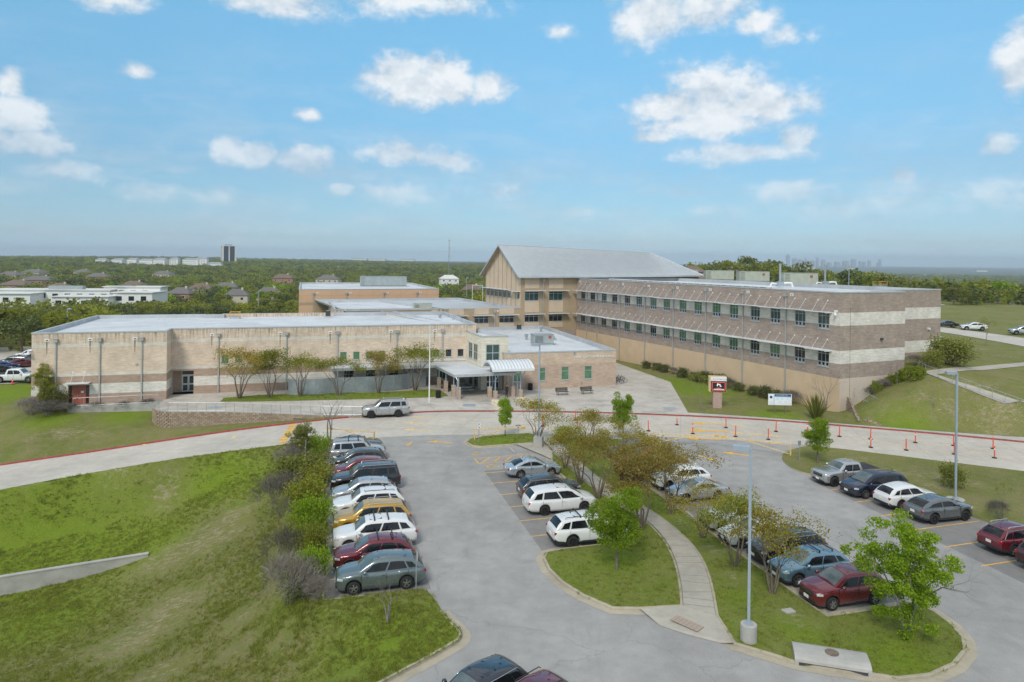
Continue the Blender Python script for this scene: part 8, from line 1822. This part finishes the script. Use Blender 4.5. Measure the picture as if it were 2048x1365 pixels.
# ------------------------------------------------------------------ woodland, grass tufts
def scatter(name, label, pts, protos, kind='stuff', cat='vegetation'):
    """pts: (x, y, z, scale, rot, which); copies of a few prototypes on those points, as one mass"""
    pc = bpy.data.collections.new(name + '_kinds')
    for o in protos: pc.objects.link(o)
    A = np.array(pts, dtype=np.float32); me = bpy.data.meshes.new(name); me.from_pydata(A[:, :3].tolist(), [], [])
    for nm, col in (('sc', 3), ('rot', 4)):
        a = me.attributes.new(nm, 'FLOAT', 'POINT'); a.data.foreach_set('value', np.ascontiguousarray(A[:, col]))
    a = me.attributes.new('which', 'INT', 'POINT'); a.data.foreach_set('value', A[:, 5].astype(np.int32))
    ob = link(name, me); tag(ob, label, cat, None, 'stuff')
    ng = bpy.data.node_groups.new(name + '_nodes', 'GeometryNodeTree'); ng.interface.new_socket('Geometry', in_out='INPUT', socket_type='NodeSocketGeometry'); ng.interface.new_socket('Geometry', in_out='OUTPUT', socket_type='NodeSocketGeometry')
    N, K = ng.nodes, ng.links; gi = N.new('NodeGroupInput'); go = N.new('NodeGroupOutput'); ci = N.new('GeometryNodeCollectionInfo'); ci.inputs['Collection'].default_value = pc; ci.inputs['Separate Children'].default_value = True; ci.inputs['Reset Children'].default_value = True
    ip = N.new('GeometryNodeInstanceOnPoints'); ip.inputs['Pick Instance'].default_value = True
    def at(nm, ty): n = N.new('GeometryNodeInputNamedAttribute'); n.data_type = ty; n.inputs['Name'].default_value = nm; return n.outputs['Attribute']
    cx = N.new('ShaderNodeCombineXYZ'); K.new(at('rot', 'FLOAT'), cx.inputs[2]); e2r = N.new('FunctionNodeEulerToRotation'); K.new(cx.outputs[0], e2r.inputs[0])
    K.new(gi.outputs[0], ip.inputs['Points']); K.new(ci.outputs[0], ip.inputs['Instance']); K.new(at('which', 'INT'), ip.inputs['Instance Index']); K.new(e2r.outputs[0], ip.inputs['Rotation']); K.new(at('sc', 'FLOAT'), ip.inputs['Scale']); K.new(ip.outputs[0], go.inputs[0])
    ob.modifiers.new('scatter', 'NODES').node_group = ng; return ob
def clump(seed, lm, n=150, size=1.0):
    rng = np.random.default_rng(seed); C = MB()
    for k in range(9):
        a = rng.uniform(0, 6.28); q = math.sqrt(rng.uniform(0, 1)) * 2.9; c = Vector((math.cos(a) * q, math.sin(a) * q, 3.6 + 2.2 * (1 - (q / 3.2) ** 2) * rng.uniform(.5, 1.05))); r = rng.uniform(.9, 1.5)
        for _ in range(n // 9):
            v = rv(rng); v.z = v.z * .7 + .15; leaf(C, c + v * r, 1.0 * size, rng, lm, .6)
    for _ in range(24): a = rng.uniform(0, 6.28); leaf(C, Vector((math.cos(a) * 2.2, math.sin(a) * 2.2, rng.uniform(.8, 3.0))), 1.5, rng, lm, 0)
    return bpy.data.objects.new('tree_kind_%d' % seed, C.mesh('tree_kind'))
kinds = [clump(301 + i, lm) for i, lm in enumerate(('leaf_oak', 'leaf_oak', 'leaf_dark', 'leaf_yellowgreen', 'leaf_oak', 'leaf_dark'))] + [clump(320, 'leaf_green')]
rngf = np.random.default_rng(9); n = 260000; rr = np.sqrt(rngf.uniform(0, 1, n) * (4200 ** 2 - 150 ** 2) + 150 ** 2); keep = rngf.uniform(0, 1, n) < np.clip(1.1 - rr / 2600, .09, 1) * .70; rr = rr[keep]; tt = rngf.uniform(-.80, .80, len(rr)); X = rr * np.sin(tt); Y = rr * np.cos(tt)
near = np.array(WOODPTS[:260]); ok = np.array([clear(x, y) for x, y in zip(X, Y)])
# the open ground beside the upper road stays grass
ok &= ~((X > 40) & (Y < 236) & (X < Y * 1.3)); ok &= ~((X > -45) & (X < 8) & (Y > 205) & (Y < 262) & (rngf.uniform(0, 1, len(X)) < .8))
dn = np.full(len(X), 99.0); sel = rr < 330
dn[sel] = np.sqrt(((X[sel][:, None] - near[None, :, 0]) ** 2 + (Y[sel][:, None] - near[None, :, 1]) ** 2).min(1)); ok &= dn > 4.0
cl = vnoise(X, Y, 130, 8); ok &= (cl > .16) | (rr < 260)
X, Y, rr = X[ok], Y[ok], rr[ok]; Z = hraw(X, Y)
SCL = rngf.uniform(.65, 1.4, len(X)) * np.clip(.95 + rr / 1800, .9, 2.3); WH = rngf.integers(0, 6, len(X)); WH = np.where(rngf.uniform(0, 1, len(X)) < .05, 6, WH)
scatter('distant_woodland', 'broad woodland of mixed greens stretching to the horizon', np.column_stack([X, Y, Z - .6, SCL, rngf.uniform(0, 6.28, len(X)), WH]), kinds)
# specks of far roofs in the trees
m = rngf.uniform(0, 1, 420); q = 1300 + 3600 * m; t_ = rngf.uniform(-.75, .75, 420); X = q * np.sin(t_); Y = q * np.cos(t_); Z = hraw(X, Y)
mb = MB(); mb.box((0, 0, 4), (13, 9, 6), 'far_white'); mb.face([(-7, -5, 7), (7, -5, 7), (5, 0, 10), (-5, 0, 10)], 'far_grey'); mb.face([(-7, 5, 7), (7, 5, 7), (5, 0, 10), (-5, 0, 10)], 'far_grey'); mb.face([(-7, -5, 7), (-7, 5, 7), (-5, 0, 10)], 'far_grey'); mb.face([(7, -5, 7), (7, 5, 7), (5, 0, 10)], 'far_grey'); hk = bpy.data.objects.new('roof_kind', mb.mesh('roof_kind'))
scatter('distant_roofs', 'scatter of pale house roofs among the far trees', np.column_stack([X, Y, Z - 2.5, rngf.uniform(.7, 1.3, 420), rngf.uniform(0, 6, 420), np.zeros(420)]), [hk], cat='buildings')
# tufts in the turf
def tuft(seed, lm):
    rng = np.random.default_rng(seed); C = MB()
    for _ in range(16):
        a = rng.uniform(0, 6.28); q = rng.uniform(0, .16); p = Vector((math.cos(a) * q, math.sin(a) * q, 0)); d = Vector((rng.normal() * .5, rng.normal() * .5, 1)).normalized(); L_ = rng.uniform(.05, .14); w = Vector((-math.sin(a), math.cos(a), 0)) * rng.uniform(.008, .016); C.face([p - w, p + w, p + d * L_], lm, None, float(rng.uniform(.02, 1)))
    return bpy.data.objects.new('tuft_kind_%d' % seed, C.mesh('tuft_kind'))
tk = [tuft(401, 'blade'), tuft(402, 'blade'), tuft(403, 'leaf_yellowgreen'), tuft(404, 'blade')]
pts = []
for poly, z in LAWN_POLYS:
    xs = [p[0] for p in poly]; ys = [p[1] for p in poly]; ar = (max(xs) - min(xs)) * (max(ys) - min(ys)); n = int(min(ar * (12 if z is not None else 40), 260000)); X = rngf.uniform(min(xs), max(xs), n); Y = rngf.uniform(min(ys), max(ys), n)
    ok = inpoly(X, Y, poly); X, Y = X[ok], Y[ok]
    k = rngf.uniform(0, 1, len(X)) < np.clip(46 / np.hypot(X, Y), 0, 1) ** (1.5 if z is not None else 1.0); X, Y = X[k], Y[k]; k = blobs(X, Y, BARE) < rngf.uniform(.15, .8, len(X)); X, Y = X[k], Y[k]
    if z is None: ok = np.hypot(X, Y) < 95; X, Y = X[ok], Y[ok]; Z = hground(X, Y)
    else:
        pa = np.array([(p[0], p[1]) for p in resample(list(poly) + [poly[0]], .6)]); Z = np.full(len(X), z + .0)
        for i in range(0, len(X), 3000): dd = np.sqrt(((X[i:i + 3000, None] - pa[None, :, 0]) ** 2 + (Y[i:i + 3000, None] - pa[None, :, 1]) ** 2).min(1)); Z[i:i + 3000] = np.where(dd < .2, -5, z - .02 + np.clip((dd - .14) / 2.5, 0, 1) * (.05 + .10 * vnoise(X[i:i + 3000], Y[i:i + 3000], 2.5, 4)))
    ok = Z > -9; ok &= ~((Z == -5) & (z is not None))
    if z is not None: ok &= ~inpoly(X, Y, path_l + path_r[::-1])
    X, Y, Z = X[ok], Y[ok], Z[ok]; sc2 = rngf.uniform(.6, 1.35, len(X)) * (1.0 if z is not None else 1.15) * (1 + .35 * (vnoise(X, Y, 3.0, 6) > .72)); pts.append(np.column_stack([X, Y, Z - .01, sc2, rngf.uniform(0, 6.28, len(X)), rngf.integers(0, 4, len(X))]))
scatter('turf_tufts', 'short rough grass tufts over the lawns', np.concatenate(pts), tk, cat='grass')

# ------------------------------------------------------------------ the air
mb = MB(); mb.box((0, 7900, 65), (31000, 16800, 330), 'grass'); mb.mats = []
me = bpy.data.meshes.new('haze'); me.from_pydata(mb.v, [], mb.f); me.materials.clear(); bm = bmesh.new(); bm.from_mesh(me); bmesh.ops.remove_doubles(bm, verts=bm.verts[:], dist=.01); bmesh.ops.recalc_face_normals(bm, faces=bm.faces[:]); bm.to_mesh(me); bm.free()
hm = bpy.data.materials.new('haze'); hm.use_nodes = True; N = hm.node_tree.nodes; K = hm.node_tree.links; N.clear(); out = N.new('ShaderNodeOutputMaterial'); pv = N.new('ShaderNodeVolumePrincipled'); pv.inputs['Color'].default_value = (.74, .87, 1.0, 1); pv.inputs['Density'].default_value = .00012; pv.inputs['Anisotropy'].default_value = .1; K.new(pv.outputs[0], out.inputs['Volume'])
me.materials.append(hm); hz = link('haze', me); tag(hz, 'pale blue haze lying over the far land', 'haze', None, 'stuff')
